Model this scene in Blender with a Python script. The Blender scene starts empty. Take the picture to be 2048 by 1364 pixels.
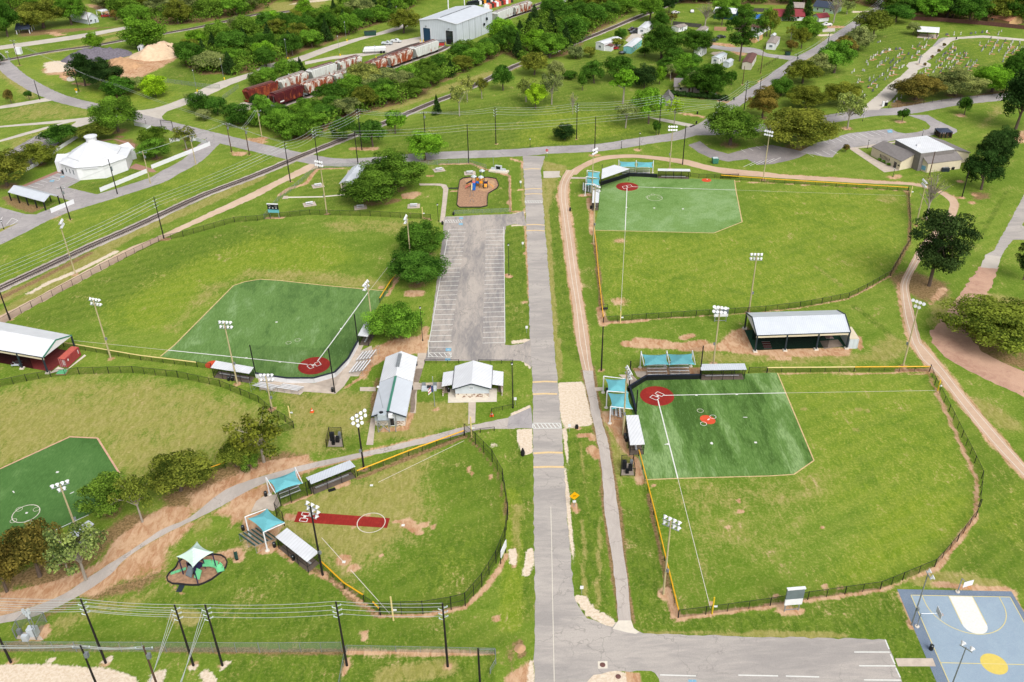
import bpy,bmesh,math,random
import numpy as np
from mathutils import Vector,Matrix
from mathutils.geometry import tessellate_polygon
random.seed(7);RNG=np.random.default_rng(7)
SC=bpy.context.scene
COL=SC.collection
# ---------------------------------------------------------------- camera (a drone 110 m above the park)
CAMH,FPX,PITCH,ROLL=110.0,1785.8,math.radians(31.994),math.radians(-1.195)
_f=Vector((0,math.cos(PITCH),-math.sin(PITCH)))
_u0=Vector((0,math.sin(PITCH),math.cos(PITCH)))
_r=Vector((math.cos(ROLL),0,0))+_u0*math.sin(ROLL)
_u=_u0*math.cos(ROLL)-Vector((1,0,0))*math.sin(ROLL)
cd=bpy.data.cameras.new('drone_camera');cam=bpy.data.objects.new('drone_camera',cd);COL.objects.link(cam)
cam.matrix_world=Matrix(((_r.x,_u.x,-_f.x,0),(_r.y,_u.y,-_f.y,0),(_r.z,_u.z,-_f.z,CAMH),(0,0,0,1)))
cd.sensor_width=36.0;cd.lens=36.0*FPX/2048.0;cd.clip_start=1.0;cd.clip_end=9000.0
SC.camera=cam
# ---------------------------------------------------------------- light: bright overcast noon
W=bpy.data.worlds.new('World');SC.world=W;W.use_nodes=True
nt=W.node_tree;bg=nt.nodes['Background']
sky=nt.nodes.new('ShaderNodeTexSky');sky.sky_type='NISHITA';sky.sun_disc=False
SUN_EL,SUN_AZ=math.radians(47),math.radians(152)
sky.sun_elevation=SUN_EL;sky.sun_rotation=SUN_AZ;sky.air_density=1.0;sky.dust_density=4.0;sky.ozone_density=1.0
hs=nt.nodes.new('ShaderNodeHueSaturation');hs.inputs['Saturation'].default_value=0.22
nt.links.new(sky.outputs[0],hs.inputs['Color']);nt.links.new(hs.outputs[0],bg.inputs['Color'])
bg.inputs['Strength'].default_value=0.14
ld=bpy.data.lights.new('sun','SUN');ld.energy=1.45;ld.angle=math.radians(42);ld.color=(1.0,0.965,0.91)
sun=bpy.data.objects.new('sun',ld);COL.objects.link(sun)
_sd=Vector((math.sin(SUN_AZ)*math.cos(SUN_EL),math.cos(SUN_AZ)*math.cos(SUN_EL),math.sin(SUN_EL)))
sun.rotation_euler=_sd.to_track_quat('Z','Y').to_euler();sun.location=(0,0,300)
vs=SC.view_settings;vs.view_transform='Standard';vs.look='None';vs.gamma=1.0;vs.use_curve_mapping=False
vs.exposure=0.7
# ---------------------------------------------------------------- picture point -> place on the ground
def gp(p,z=0.0):
 d=_f+_r*((p[0]-1024)/FPX)-_u*((p[1]-682)/FPX)
 t=(z-CAMH)/d.z
 return Vector((d.x*t,d.y*t,z))
def proj(v):
 w=Vector(v)-Vector((0,0,CAMH));k=FPX/w.dot(_f)
 return(1024+w.dot(_r)*k,682-w.dot(_u)*k)
def hgt(b,t):
 g=gp(b);d=_f+_r*((t[0]-1024)/FPX)-_u*((t[1]-682)/FPX)
 return CAMH+d.z*g.y/d.y
def RG(ox,oy,s):return lambda x,y:(ox+x*s,oy+y*s)
_s=520/2027
A1,A2,A3,A4=RG(0,0,_s),RG(510,0,_s),RG(1020,0,_s),RG(1528,0,_s)
A5,A6,A7,A8=RG(0,340,_s),RG(510,340,_s),RG(1020,340,_s),RG(1528,340,_s)
B1,B2,B3,B4=RG(0,680,_s),RG(510,680,_s),RG(1020,680,_s),RG(1528,680,_s)
B5,B6,B7,B8=RG(0,1014,_s),RG(510,1014,_s),RG(1020,1014,_s),RG(1528,1014,_s)
_t=270/2046
PO,QH,RW,ST,UT,FC,HA,DS,YB=RG(0,230,_t),RG(480,70,_t),RG(790,0,_t),RG(1180,30,_t),RG(1400,10,_t),RG(1700,230,_t),RG(1160,300,_t),RG(1190,690,_t),RG(1470,600,_t)
VT,PG,XC,EE,PL=RG(1500,0,280/2048),RG(880,310,180/2046),RG(720,690,300/2046),RG(460,920,300/2046),RG(310,1060,210/2046)
ZB,D7,TR,CM,BB=RG(0,640,240/2046),RG(1190,830,210/2046),RG(0,1190,300/2048),RG(1700,60,348/2046),RG(400,640,360/2046)
NP,CT,BT,PX=RG(520,320,360/2046),RG(1560,1140,336/2046),RG(1000,1220,320/2048),RG(0,0,1)
def pts(R,s,z=0.0):
 v=[float(a)for a in s.replace(',',' ').split()]
 return[gp(R(v[i],v[i+1]),z)for i in range(0,len(v),2)]
 # ---------------------------------------------------------------- materials
GAIN=1.6
def lin(v):
 v/=255.0
 return v/12.92 if v<=0.04045 else((v+0.055)/1.055)**2.4
def c(r,g,b):return(min(lin(r)/GAIN,.82),min(lin(g)/GAIN,.82),min(lin(b)/GAIN,.82),1)
MATS={}
class NT:
 def __init__(s,name):
  s.m=bpy.data.materials.new(name);s.m.use_nodes=True;s.t=s.m.node_tree
  s.b=s.t.nodes['Principled BSDF'];s.out=s.t.nodes['Material Output'];MATS[name]=s.m
 def n(s,typ,**kw):
  n=s.t.nodes.new(typ)
  for k,v in kw.items():setattr(n,k,v)
  return n
 def set(s,sock,v):
  if isinstance(v,bpy.types.NodeSocket):s.t.links.new(v,sock)
  elif v is not None:sock.default_value=v
 def pos(s):return s.n('ShaderNodeNewGeometry').outputs['Position']
 def obj(s):return s.n('ShaderNodeTexCoord').outputs['Object']
 def mapp(s,v,scale=(1,1,1),rot=0):
  n=s.n('ShaderNodeMapping');s.set(n.inputs['Vector'],v);n.inputs['Scale'].default_value=scale;n.inputs['Rotation'].default_value=(0,0,rot)
  return n.outputs[0]
 def noise(s,v,scale,detail=3,rough=.55,dist=0):
  n=s.n('ShaderNodeTexNoise');s.set(n.inputs['Vector'],v);n.inputs['Scale'].default_value=scale
  n.inputs['Detail'].default_value=detail;n.inputs['Roughness'].default_value=rough;n.inputs['Distortion'].default_value=dist
  return n.outputs['Fac']
 def ramp(s,f,a,b,lo=0.0,hi=1.0):
  n=s.n('ShaderNodeMapRange');s.set(n.inputs[0],f);n.inputs[1].default_value=a;n.inputs[2].default_value=b
  n.inputs[3].default_value=lo;n.inputs[4].default_value=hi;n.interpolation_type='SMOOTHSTEP'
  return n.outputs[0]
 def mix(s,f,a,b,mode='MIX'):
  n=s.n('ShaderNodeMix',data_type='RGBA',blend_type=mode)
  s.set(n.inputs[0],f);s.set(n.inputs[6],a);s.set(n.inputs[7],b)
  return n.outputs[2]
 def math(s,op,a,b=None,clamp=False):
  n=s.n('ShaderNodeMath',operation=op,use_clamp=clamp);s.set(n.inputs[0],a)
  if b is not None:s.set(n.inputs[1],b)
  return n.outputs[0]
 def attr(s,name):
  n=s.n('ShaderNodeAttribute',attribute_name=name)
  x=s.n('ShaderNodeSeparateColor');s.set(x.inputs[0],n.outputs['Color'])
  return x.outputs[0],x.outputs[1],x.outputs[2]
 def bump(s,h,strength=.3,dist=.05):
  n=s.n('ShaderNodeBump');s.set(n.inputs['Height'],h);n.inputs['Strength'].default_value=strength;n.inputs['Distance'].default_value=dist
  s.t.links.new(n.outputs[0],s.b.inputs['Normal'])
 def fin(s,col,rough=.8,metal=0.0,spec=.25):
  s.set(s.b.inputs['Base Color'],col);s.set(s.b.inputs['Roughness'],rough);s.b.inputs['Metallic'].default_value=metal
  s.b.inputs['Specular IOR Level'].default_value=spec
  return s.m
def scl(col,k):return(col[0]*k,col[1]*k,col[2]*k,1)
def plain(name,col,rough=.6,metal=0.0,var=.12,nscale=1.2,spec=.3,streak=None):
 m=NT(name);p=m.obj()
 v=m.mapp(p,streak)if streak else p
 f=m.ramp(m.noise(v,nscale,5,.6),.3,.7)
 return m.fin(m.mix(f,scl(col,1-var),scl(col,1+var*.6)),rough,metal,spec)
plain('white_paint',c(246,247,250),.55,var=.05,nscale=.8)
plain('cream_wall',c(238,224,196),.7,var=.06)
plain('pale_wall',c(214,222,228),.6,var=.06)
plain('beige_wall',c(214,206,190),.7,var=.06)
plain('teal_wall',c(140,208,205),.6,var=.06)
plain('mint_wall',c(176,208,180),.6,var=.06)
plain('tan_wall',c(222,178,128),.7)
plain('grey_wall',c(150,150,150),.7)
plain('blue_wall',c(20,62,90),.6)
plain('stone_wall',c(205,192,178),.85,var=.35,nscale=2.2)
plain('brown_roof',c(122,84,78),.8,var=.18)
plain('grey_roof',c(140,134,132),.8,var=.1)
plain('dark_roof',c(62,72,92),.8)
plain('red_roof',c(150,58,66),.7)
plain('orange_roof',c(200,140,108),.8)
plain('worn_roof',c(170,158,150),.8,var=.25)
plain('concrete',c(214,198,182),.9,var=.14,nscale=.7)
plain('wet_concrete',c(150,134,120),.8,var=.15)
plain('pale_concrete',c(238,228,212),.9,var=.08)
plain('brick_paving',c(184,140,124),.9,var=.15,nscale=2)
plain('black_metal',c(26,26,30),.5,var=.1)
plain('black_plastic',c(30,32,36),.45)
plain('steel',c(190,196,202),.4,.55,var=.08)
plain('dull_steel',c(150,156,160),.5,.3)
plain('silver_wire',c(206,210,208),.4,.2,var=.02)
plain('wood_pole',c(196,182,140),.85,var=.18,nscale=1.5,streak=(6,6,.3))
plain('tarred_pole',c(34,28,28),.8,var=.25,nscale=1.5,streak=(6,6,.3))
plain('brown_pole',c(92,66,54),.85,var=.25,nscale=1.5,streak=(6,6,.3))
plain('yellow_cap',c(250,186,10),.45,var=.06)
plain('faded_yellow',c(244,222,150),.5,var=.08)
plain('yellow_paint',c(240,205,40),.5)
plain('orange_plastic',c(240,100,40),.5)
plain('teal_fabric',c(112,190,200),.7,var=.1,nscale=.6)
plain('pale_fabric',c(214,240,226),.7,var=.04)
plain('green_metal',c(40,78,66),.5)
plain('green_trim',c(70,140,116),.5)
plain('dark_trim',c(44,56,66),.5)
plain('dark_glass',c(36,44,50),.12,spec=.6)
plain('grey_glass',c(120,132,138),.15,spec=.6)
plain('rubber',c(24,24,25),.8)
plain('white_line',c(246,246,240),.7,var=.1,nscale=3)
plain('worn_line',c(236,228,212),.8,var=.12,nscale=3)
plain('yellow_line',c(244,212,158),.8,var=.14,nscale=3)
plain('court_line',c(238,222,150),.7,var=.05)
plain('court_yellow',c(236,212,108),.8,var=.06,nscale=2)
plain('blue_paint',c(130,190,220),.7,var=.1)
plain('bright_blue',c(30,110,200),.5)
plain('bright_red',c(196,60,50),.5)
plain('bright_orange',c(250,165,50),.5)
plain('bright_green',c(126,222,160),.5,var=.06)
plain('purple_metal',c(50,40,86),.5)
plain('navy_pad',c(36,44,62),.6)
plain('salmon',c(236,130,110),.5)
plain('rail_steel',c(84,70,66),.5,.4)
plain('tie_wood',c(130,118,112),.9,var=.4,nscale=2)
plain('container_red',c(178,74,74),.6,var=.16,nscale=.8)
plain('fence_board',c(112,76,66),.85,var=.25,nscale=1.5,streak=(3,3,.3))
plain('grey_board',c(96,92,88),.85,var=.25,nscale=1.5)
plain('tan_board',c(196,150,122),.85,var=.2);plain('tan_kerb',c(226,196,142),.85,var=.2);plain('rose_kerb',c(226,180,150),.85,var=.15)
plain('mulch',c(186,146,116),.95,var=.3,nscale=1.6)
plain('dark_edging',c(48,44,46),.8)
plain('gravel_dark',c(122,116,126),.95,var=.28,nscale=1.2)
plain('sand_heap',c(236,206,172),.95,var=.14,nscale=.6)
plain('brown_heap',c(206,164,124),.95,var=.2,nscale=.6)
plain('rubble',c(226,214,198),.95,var=.3,nscale=3)
plain('stone_pale',c(226,222,220),.7,var=.15,nscale=4)
plain('stone_grey',c(140,142,150),.6,var=.2,nscale=4)
plain('stone_dark',c(96,98,108),.4,var=.2,nscale=4)
plain('grave_soil',c(214,158,120),.95,var=.2,nscale=2)
plain('insulator',c(214,224,230),.4)
plain('hvac_grey',c(190,200,206),.5)
plain('flag_red',c(206,120,120),.8)
plain('flag_blue',c(60,80,130),.8)
plain('leaf_hedge',c(60,84,40),.8,var=.4,nscale=3)
def vehicle_paint():
 m=NT('vehicle_paint');o=m.n('ShaderNodeObjectInfo');m.fin(o.outputs['Color'],.25,0,.5);m.b.inputs['Coat Weight'].default_value=.5
vehicle_paint()
def corrugated(name,col,period=.5,rot=0.0,var=.06):
 m=NT(name);p=m.obj();w=m.n('ShaderNodeTexWave',wave_type='BANDS',bands_direction='X');m.set(w.inputs['Vector'],m.mapp(p,(1,1,1),rot))
 w.inputs['Scale'].default_value=.314/period
 f=m.ramp(m.noise(p,.35,4),.3,.7)
 col2=m.mix(f,scl(col,1-var),scl(col,1+var*.5))
 m.bump(w.outputs['Fac'],.6,.04)
 return m.fin(m.mix(m.ramp(w.outputs['Fac'],.0,.25),scl(col,.86),col2),.4,.1,.3)
corrugated('ribbed_roof',c(226,232,240),.45)
corrugated('white_roof',c(248,250,254),.6,.5,.08);corrugated('ribbed_roof_cross',c(226,232,240),.45,math.pi/2)
corrugated('ribbed_wall',c(226,234,242),.9)
def rusty(name,paint,amount):
 m=NT(name);p=m.obj()
 a=m.noise(m.mapp(p,(1.0,1.0,.45)),.55,6,.65,.6);b=m.noise(m.mapp(p,(2.6,2.6,.35)),.9,4,.6)
 f=m.ramp(m.math('ADD',a,m.math('MULTIPLY',b,.35)),.78-amount,.86-amount)
 rust=m.mix(m.noise(p,1.3,4),c(112,44,30),c(190,100,56))
 base=m.mix(m.ramp(m.noise(m.mapp(p,(3,3,.3)),.8,4),.35,.7),scl(paint,.8),paint)
 return m.fin(m.mix(f,base,rust),.75)
rusty('rusty_white',c(236,236,228),.13);rusty('clean_white',c(234,236,232),.02);rusty('very_rusty',c(240,232,220),.17)
rusty('oxide_red',c(116,44,36),.12);rusty('maroon',c(92,28,34),.05)
def chain(name,col,fac):
 m=NT(name);t=m.n('ShaderNodeBsdfTransparent');mx=m.n('ShaderNodeMixShader');mx.inputs[0].default_value=fac
 d=m.n('ShaderNodeBsdfDiffuse');d.inputs[0].default_value=col
 m.t.links.new(t.outputs[0],mx.inputs[1]);m.t.links.new(d.outputs[0],mx.inputs[2]);m.t.links.new(mx.outputs[0],m.out.inputs['Surface'])
chain('black_chain_link',c(22,24,26),.28);chain('dense_chain_link',c(22,24,26),.7);chain('grey_chain_link',c(150,165,150),.3);chain('fine_netting',c(20,20,24),.14);chain('dark_netting',c(20,24,24),.55)
def stonework():
 m=NT('rubble_stone');p=m.obj();v=m.n('ShaderNodeTexVoronoi');m.set(v.inputs['Vector'],m.mapp(p,(1,1,1.6)));v.inputs['Scale'].default_value=2.4
 x=m.n('ShaderNodeSeparateColor');m.set(x.inputs[0],v.outputs['Color'])
 m.fin(m.mix(m.ramp(x.outputs[0],.55,.8),c(236,226,210),c(150,118,100)),.85)
stonework()
def asphalt(name,pale,dark,crack=0.0,streak=(1,1,1),amt=.5):
 m=NT(name);p=m.mapp(m.pos(),(1,1,1));q=m.mapp(p,streak)
 a=m.noise(q,.09,5,.6,.4);b=m.noise(q,.5,5,.65,1.2);d=m.noise(p,5,3,.7);cr=m.noise(p,22,2,.5)
 f=m.ramp(m.math('ADD',m.math('MULTIPLY',a,.6),m.math('MULTIPLY',b,.4)),amt-.14,amt+.14)
 col=m.mix(f,dark,pale)
 col=m.mix(m.ramp(d,.3,.7,.0,.35),col,scl(dark,.8));col=m.mix(m.ramp(cr,.35,.65,0,.18),col,c(236,228,220))
 vo=m.n('ShaderNodeTexVoronoi',feature='DISTANCE_TO_EDGE');vo.inputs['Scale'].default_value=.13;sw=m.n('ShaderNodeVectorMath',operation='ADD');nz=m.n('ShaderNodeTexNoise');m.set(nz.inputs['Vector'],p);nz.inputs['Scale'].default_value=.5;nz.inputs['Detail'].default_value=4;sc_=m.n('ShaderNodeVectorMath',operation='SCALE');m.set(sc_.inputs[0],nz.outputs['Color']);sc_.inputs['Scale'].default_value=3.5;m.set(sw.inputs[0],p);m.set(sw.inputs[1],sc_.outputs[0]);m.set(vo.inputs['Vector'],sw.outputs[0])
 if crack:col=m.mix(m.math('MULTIPLY',m.ramp(vo.outputs['Distance'],.004,.013,crack,0),m.ramp(a,.4,.58)),col,scl(dark,.45))
 m.bump(cr,.2,.02)
 return m.fin(col,.9,0,.2)
asphalt('road_asphalt',c(204,195,186),c(166,160,156),.35,streak=(.4,1.9,1))
asphalt('street_asphalt',c(192,186,184),c(160,154,156),.5,streak=(1,1,1))
asphalt('lot_asphalt',c(206,194,182),c(138,134,134),.4,streak=(1.9,.45,1),amt=.49)
asphalt('court_lot_asphalt',c(204,196,190),c(150,148,152),.7,amt=.47)
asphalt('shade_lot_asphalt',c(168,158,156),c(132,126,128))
asphalt('path_asphalt',c(216,204,194),c(186,176,168),.5,streak=(1.5,.5,1))
asphalt('tan_path',c(226,192,162),c(204,168,138),amt=.45)
asphalt('sandy_road',c(232,206,178),c(214,180,150),amt=.48)
asphalt('concrete_road',c(226,216,202),c(204,194,182))
asphalt('dirt_road',c(222,178,148),c(178,128,104),amt=.45)
asphalt('pale_gravel',c(238,222,202),c(214,196,178),amt=.42)
asphalt('ballast',c(218,206,196),c(160,148,138),amt=.5)
asphalt('court_surface',c(164,188,206),c(150,174,196));asphalt('court_border',c(120,142,166),c(104,126,152))
def turf(name,pale,mid,dark,scale=.06,streak=(1,1,1),rot=0.0,amt=.5,cont=.14):
 m=NT(name);p=m.pos();q=m.mapp(p,streak,rot)
 a=m.noise(q,scale,4,.6,.6);b=m.noise(q,scale*5,4,.65,.5);d=m.noise(m.mapp(p,(2.2,.5,1),rot),1.6,5,.7);e=m.noise(p,7,2,.6)
 f=m.math('ADD',m.math('MULTIPLY',a,.62),m.math('MULTIPLY',b,.38))
 col=m.mix(m.ramp(f,amt-cont,amt),dark,mid);col=m.mix(m.ramp(f,amt,amt+cont),col,pale)
 col=m.mix(m.ramp(d,.36,.66,0,.5),col,scl(dark,.9));col=m.mix(m.ramp(d,.3,.5,.3,0),col,pale);col=m.mix(m.ramp(e,.4,.7,0,.22),col,pale)
 return m.fin(col,.85,0,.25)
turf('turf_pale',c(152,184,122),c(126,162,86),c(94,136,52),.05,(1,1,1),0,.48)
turf('turf_main',c(150,182,116),c(98,138,58),c(58,96,16),.05,(1.9,.45,1),-.25,.5,.1)
turf('turf_mid',c(148,180,118),c(108,146,70),c(70,108,40),.055,(1.6,.6,1),.7,.52)
turf('turf_dark',c(112,152,84),c(84,128,60),c(62,106,40),.05,(1,1,1),0,.52)
turf('red_turf',c(176,56,42),c(160,40,32),c(140,32,28),.3);turf('orange_turf',c(240,106,66),c(228,88,52),c(214,78,44),.3);turf('cage_turf',c(40,90,62),c(26,72,50),c(20,60,42),.2)
turf('maroon_turf',c(140,60,56),c(126,50,48),c(112,42,40),.3)
def grass():
 m=NT('grass');p=m.pos();q=m.mapp(p,(1.5,.6,1),.35)
 n1=m.noise(p,.02,4,.6);n2=m.noise(p,.13,5,.65,.6);n3=m.noise(q,.7,6,.72,.8);n4=m.noise(p,2.2,4,.7,.4);n5=m.noise(p,6.0,3,.7)
 f=m.math('ADD',m.math('MULTIPLY',n1,.3),m.math('ADD',m.math('MULTIPLY',n2,.35),m.math('MULTIPLY',n3,.35)))
 col=m.mix(m.ramp(f,.4,.6),c(98,142,30),c(144,174,60))
 dirt,dry,lush=m.attr('ground_a');yel,brown,sand=m.attr('ground_b')
 rag=m.math('MULTIPLY',m.math('SUBTRACT',m.math('ADD',m.math('MULTIPLY',n2,.4),m.math('ADD',m.math('MULTIPLY',n3,.35),m.math('MULTIPLY',n4,.25))),.5),2.4)
 def k(a,sp=.9,lo=.08,hi=.58):return m.ramp(m.math('ADD',a,m.math('MULTIPLY',rag,sp)),lo,hi)
 t1=m.ramp(n3,.36,.64)
 col=m.mix(m.math('MULTIPLY',k(lush,.9,.05,.5),.85),col,m.mix(t1,c(66,112,16),c(116,150,40)))
 col=m.mix(m.math('MULTIPLY',k(yel,.8),.8),col,m.mix(t1,c(128,164,22),c(166,186,54)))
 dry2=m.math('MAXIMUM',dry,m.math('MULTIPLY',dirt,.75))
 col=m.mix(m.math('MULTIPLY',k(dry2,1.2,.05,.6),.88),col,m.mix(t1,c(172,164,86),c(208,190,126)))
 w=m.n('ShaderNodeTexWave',wave_type='BANDS',bands_direction='X');m.set(w.inputs['Vector'],m.mapp(p,(1,1,1),1.1));w.inputs['Scale'].default_value=.085;w.inputs['Distortion'].default_value=5;w.inputs['Detail'].default_value=3;w.inputs['Detail Scale'].default_value=.6
 col=m.mix(m.math('MULTIPLY',m.ramp(w.outputs['Fac'],.2,.8),m.ramp(n1,.4,.6,.05,.22)),col,c(176,184,84))
 col=m.mix(m.ramp(n4,.36,.6,.3,0),col,m.mix(.6,col,c(46,66,16)));col=m.mix(m.ramp(n4,.5,.68,0,.5),col,m.mix(.65,col,c(214,200,124)))
 col=m.mix(m.ramp(n5,.35,.65,.1,.4),m.mix(.3,col,c(58,82,8)),m.mix(.35,col,c(186,186,90)))
 col=m.mix(m.math('MULTIPLY',k(brown,1.2,.2,.8),.85),col,m.mix(m.ramp(n4,.35,.65),c(122,92,66),c(176,138,106)))
 col=m.mix(m.math('MULTIPLY',k(dirt,1.4,.18,.82),.95),col,m.mix(m.ramp(m.math('ADD',m.math('MULTIPLY',n3,.6),m.math('MULTIPLY',n2,.4)),.38,.62),c(190,138,102),c(230,192,156)))
 col=m.mix(k(sand,1.2,.3,.7),col,m.mix(m.ramp(n4,.35,.65),c(228,206,180),c(248,232,210)))
 m.bump(m.math('ADD',n4,m.math('MULTIPLY',n5,.5)),.4,.2)
 return m.fin(col,.95,0,.1)
grass()
def leaf():
 m=NT('leaf');o=m.n('ShaderNodeObjectInfo');a=m.n('ShaderNodeAttribute',attribute_name='leaf_tone')
 base=o.outputs['Color'];n=m.noise(m.obj(),6,2)
 dark=m.mix(1.0,base,(.3,.36,.3,1),'MULTIPLY');lite=m.mix(1.0,base,(2.0,1.75,1.35,1),'MULTIPLY')
 f=m.math('ADD',m.math('MULTIPLY',a.outputs['Fac'],.65),m.math('MULTIPLY',n,.35))
 col=m.mix(m.ramp(f,.2,.8),dark,lite)
 d=m.n('ShaderNodeBsdfDiffuse');t=m.n('ShaderNodeBsdfTranslucent');mx=m.n('ShaderNodeMixShader');mx.inputs[0].default_value=.35
 m.set(d.inputs[0],col);m.set(t.inputs[0],col);m.t.links.new(d.outputs[0],mx.inputs[1]);m.t.links.new(t.outputs[0],mx.inputs[2]);m.t.links.new(mx.outputs[0],m.out.inputs['Surface'])
leaf()
plain('bark',c(112,96,84),.9,var=.3,nscale=2);plain('pale_bark',c(176,166,152),.9,var=.25,nscale=2)
# ---------------------------------------------------------------- object helpers
def tag(o,label=None,cat=None,group=None,kind=None):
 if label:o['label']=label
 if cat:o['category']=cat
 if group:o['group']=group
 if kind:o['kind']=kind
 return o
def thing(name,label,cat,loc=(0,0,0),rz=0.0,group=None):
 o=bpy.data.objects.new(name,None);o.empty_display_size=.5;COL.objects.link(o);o.location=loc;o.rotation_euler=(0,0,rz)
 return tag(o,label,cat,group)
def base_loc(p):
 v=Vector((0,0,0))
 while p is not None:v+=Vector(p.location);p=p.parent
 return v
def place(name,mesh,parent=None,loc=(0,0,0),rot=(0,0,0),scale=(1,1,1),color=None):
 o=bpy.data.objects.new(name,mesh);COL.objects.link(o);o.parent=parent;o.location=loc;o.rotation_euler=rot;o.scale=scale
 if color:o.color=color
 return o
class MB:
 def __init__(s):s.v=[];s.f=[]
 def add(s,vs,fs):
  k=len(s.v);s.v+=[tuple(v)for v in vs];s.f+=[tuple(i+k for i in f)for f in fs];return s
 def box(s,cx,cy,cz,sx,sy,sz,rz=0.0):
  co,si=math.cos(rz),math.sin(rz);vs=[]
  for z in(-.5,.5):
   for x,y in((-.5,-.5),(.5,-.5),(.5,.5),(-.5,.5)):
    X,Y=x*sx,y*sy;vs.append((cx+X*co-Y*si,cy+X*si+Y*co,cz+z*sz))
  return s.add(vs,[(3,2,1,0),(4,5,6,7),(0,1,5,4),(1,2,6,5),(2,3,7,6),(3,0,4,7)])
 def hexa(s,lo,hi):
  return s.add(list(lo)+list(hi),[(3,2,1,0),(4,5,6,7),(0,1,5,4),(1,2,6,5),(2,3,7,6),(3,0,4,7)])
 def prism(s,poly,z0,z1):
  n=len(poly);vs=[(p[0],p[1],z0)for p in poly]+[(p[0],p[1],z1)for p in poly]
  return s.add(vs,[tuple(range(n-1,-1,-1)),tuple(range(n,2*n))]+[(i,(i+1)%n,n+(i+1)%n,n+i)for i in range(n)])
 def bar(s,a,b,r,r2=None,n=6,caps=True):
  a,b=Vector(a),Vector(b);d=(b-a)
  if d.length<1e-6:return s
  d.normalize();r2=r if r2 is None else r2
  x=d.orthogonal().normalized();y=d.cross(x);vs=[]
  for p,q in((a,r),(b,r2)):
   for i in range(n):
    t=2*math.pi*i/n;vs.append(p+x*(math.cos(t)*q)+y*(math.sin(t)*q))
  fs=[(i,(i+1)%n,n+(i+1)%n,n+i)for i in range(n)]
  if caps:fs+=[tuple(range(n-1,-1,-1)),tuple(range(n,2*n))]
  return s.add(vs,fs)
 def beam(s,a,b,w,h):
  a,b=Vector(a),Vector(b);d=(b-a).normalized();x=d.cross(Vector((0,0,1)))
  x=Vector((1,0,0))if x.length<1e-4 else x.normalized();y=x.cross(d)
  def q(p):return[p-x*w/2-y*h/2,p+x*w/2-y*h/2,p+x*w/2+y*h/2,p-x*w/2+y*h/2]
  return s.hexa(q(a),q(b))
 def poly(s,ps):return s.add(ps,[tuple(range(len(ps)))])
 def lathe(s,prof,n=10,cx=0,cy=0):
  vs=[];m=len(prof)
  for r,z in prof:
   for i in range(n):t=2*math.pi*i/n;vs.append((cx+r*math.cos(t),cy+r*math.sin(t),z))
  fs=[(j*n+i,j*n+(i+1)%n,(j+1)*n+(i+1)%n,(j+1)*n+i)for j in range(m-1)for i in range(n)]
  fs+=[tuple(range(n-1,-1,-1)),tuple(range((m-1)*n,m*n))]
  return s.add(vs,fs)
 def mesh(s,name,mat,off=(0,0,0),smooth=False):
  me=bpy.data.meshes.new(name);ox,oy,oz=off
  me.from_pydata([(x-ox,y-oy,z-oz)for x,y,z in s.v],[],s.f)
  if mat:me.materials.append(MATS[mat])
  if smooth:me.polygons.foreach_set('use_smooth',[True]*len(me.polygons))
  me.update();return me
 def build(s,name,mat,parent=None,world=True,kind=None,smooth=False,label=None):
  off=base_loc(parent)if(world and parent is not None)else(0,0,0)
  if parent is None and world and s.v:
   off=Vector(s.v[0]);off.z=0
  o=place(name,s.mesh(name,mat,off,smooth),parent)
  if parent is None:o.location=off
  if kind:o['kind']=kind
  if label:o['label']=label
  return o
CACHE={}
def K(key,fn,mat,smooth=False):
 if key not in CACHE:
  CACHE[key]=fn().mesh(key,mat,smooth=smooth)
 return CACHE[key]
def unit_box(mat):return K('box_'+mat,lambda:MB().box(0,0,.5,1,1,1),mat)
def unit_post(mat,n=6):return K('post_'+mat+str(n),lambda:MB().bar((0,0,0),(0,0,1),1,n=n),mat)
def rag(poly,step=1.0,amp=.12,seed=1):
 rnd=random.Random(seed);out=[];n=len(poly)
 for i in range(n):
  a,b=Vector(poly[i]),Vector(poly[(i+1)%n]);L=(b-a).length;k=max(1,int(L/step));nrm=Vector((-(b-a).y,(b-a).x,0)).normalized()if L>0 else Vector()
  for j in range(k):out.append(a.lerp(b,j/k)+nrm*(rnd.uniform(-amp,amp)if 0<j else 0))
 return out
def sheet(name,poly,z,mat,parent=None,kind='structure',edge=0.0,label=None):
 if edge:poly=rag(poly,1.0,edge,len(name)+len(poly))
 off=base_loc(parent)if parent else Vector(poly[0]).copy();off=Vector((off[0],off[1],0))
 vs=[(p[0]-off.x,p[1]-off.y,0.0)for p in poly]
 tri=tessellate_polygon([[Vector(v)for v in vs]])
 me=bpy.data.meshes.new(name);fs=[]
 for a,b,d in tri:
  va,vb,vd=Vector(vs[a]),Vector(vs[b]),Vector(vs[d])
  fs.append((a,b,d)if(vb-va).cross(vd-va).z>0 else(a,d,b))
 me.from_pydata(vs,[],fs);me.materials.append(MATS[mat]);me.update()
 o=place(name,me,parent,(off.x,off.y,z)if not parent else(0,0,z-base_loc(parent).z))
 if kind:o['kind']=kind
 if label:o['label']=label
 return o
def offset(pl,d):
 out=[]
 for i,p in enumerate(pl):
  a=pl[max(i-1,0)];b=pl[min(i+1,len(pl)-1)];t=(b-a);t.z=0;t.normalize();out.append(Vector(p)+Vector((-t.y,t.x,0))*d)
 return out
def smooth_line(pl,k=4):
 out=[];n=len(pl)
 for i in range(n-1):
  p0,p1,p2,p3=pl[max(i-1,0)],pl[i],pl[i+1],pl[min(i+2,n-1)]
  for j in range(k):
   t=j/k;out.append(((p1*2)+(p2-p0)*t+(p0*2-p1*5+p2*4-p3)*t*t+(p1*3-p0-p2*3+p3)*t**3)*.5)
 return out+[Vector(pl[-1])]
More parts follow.
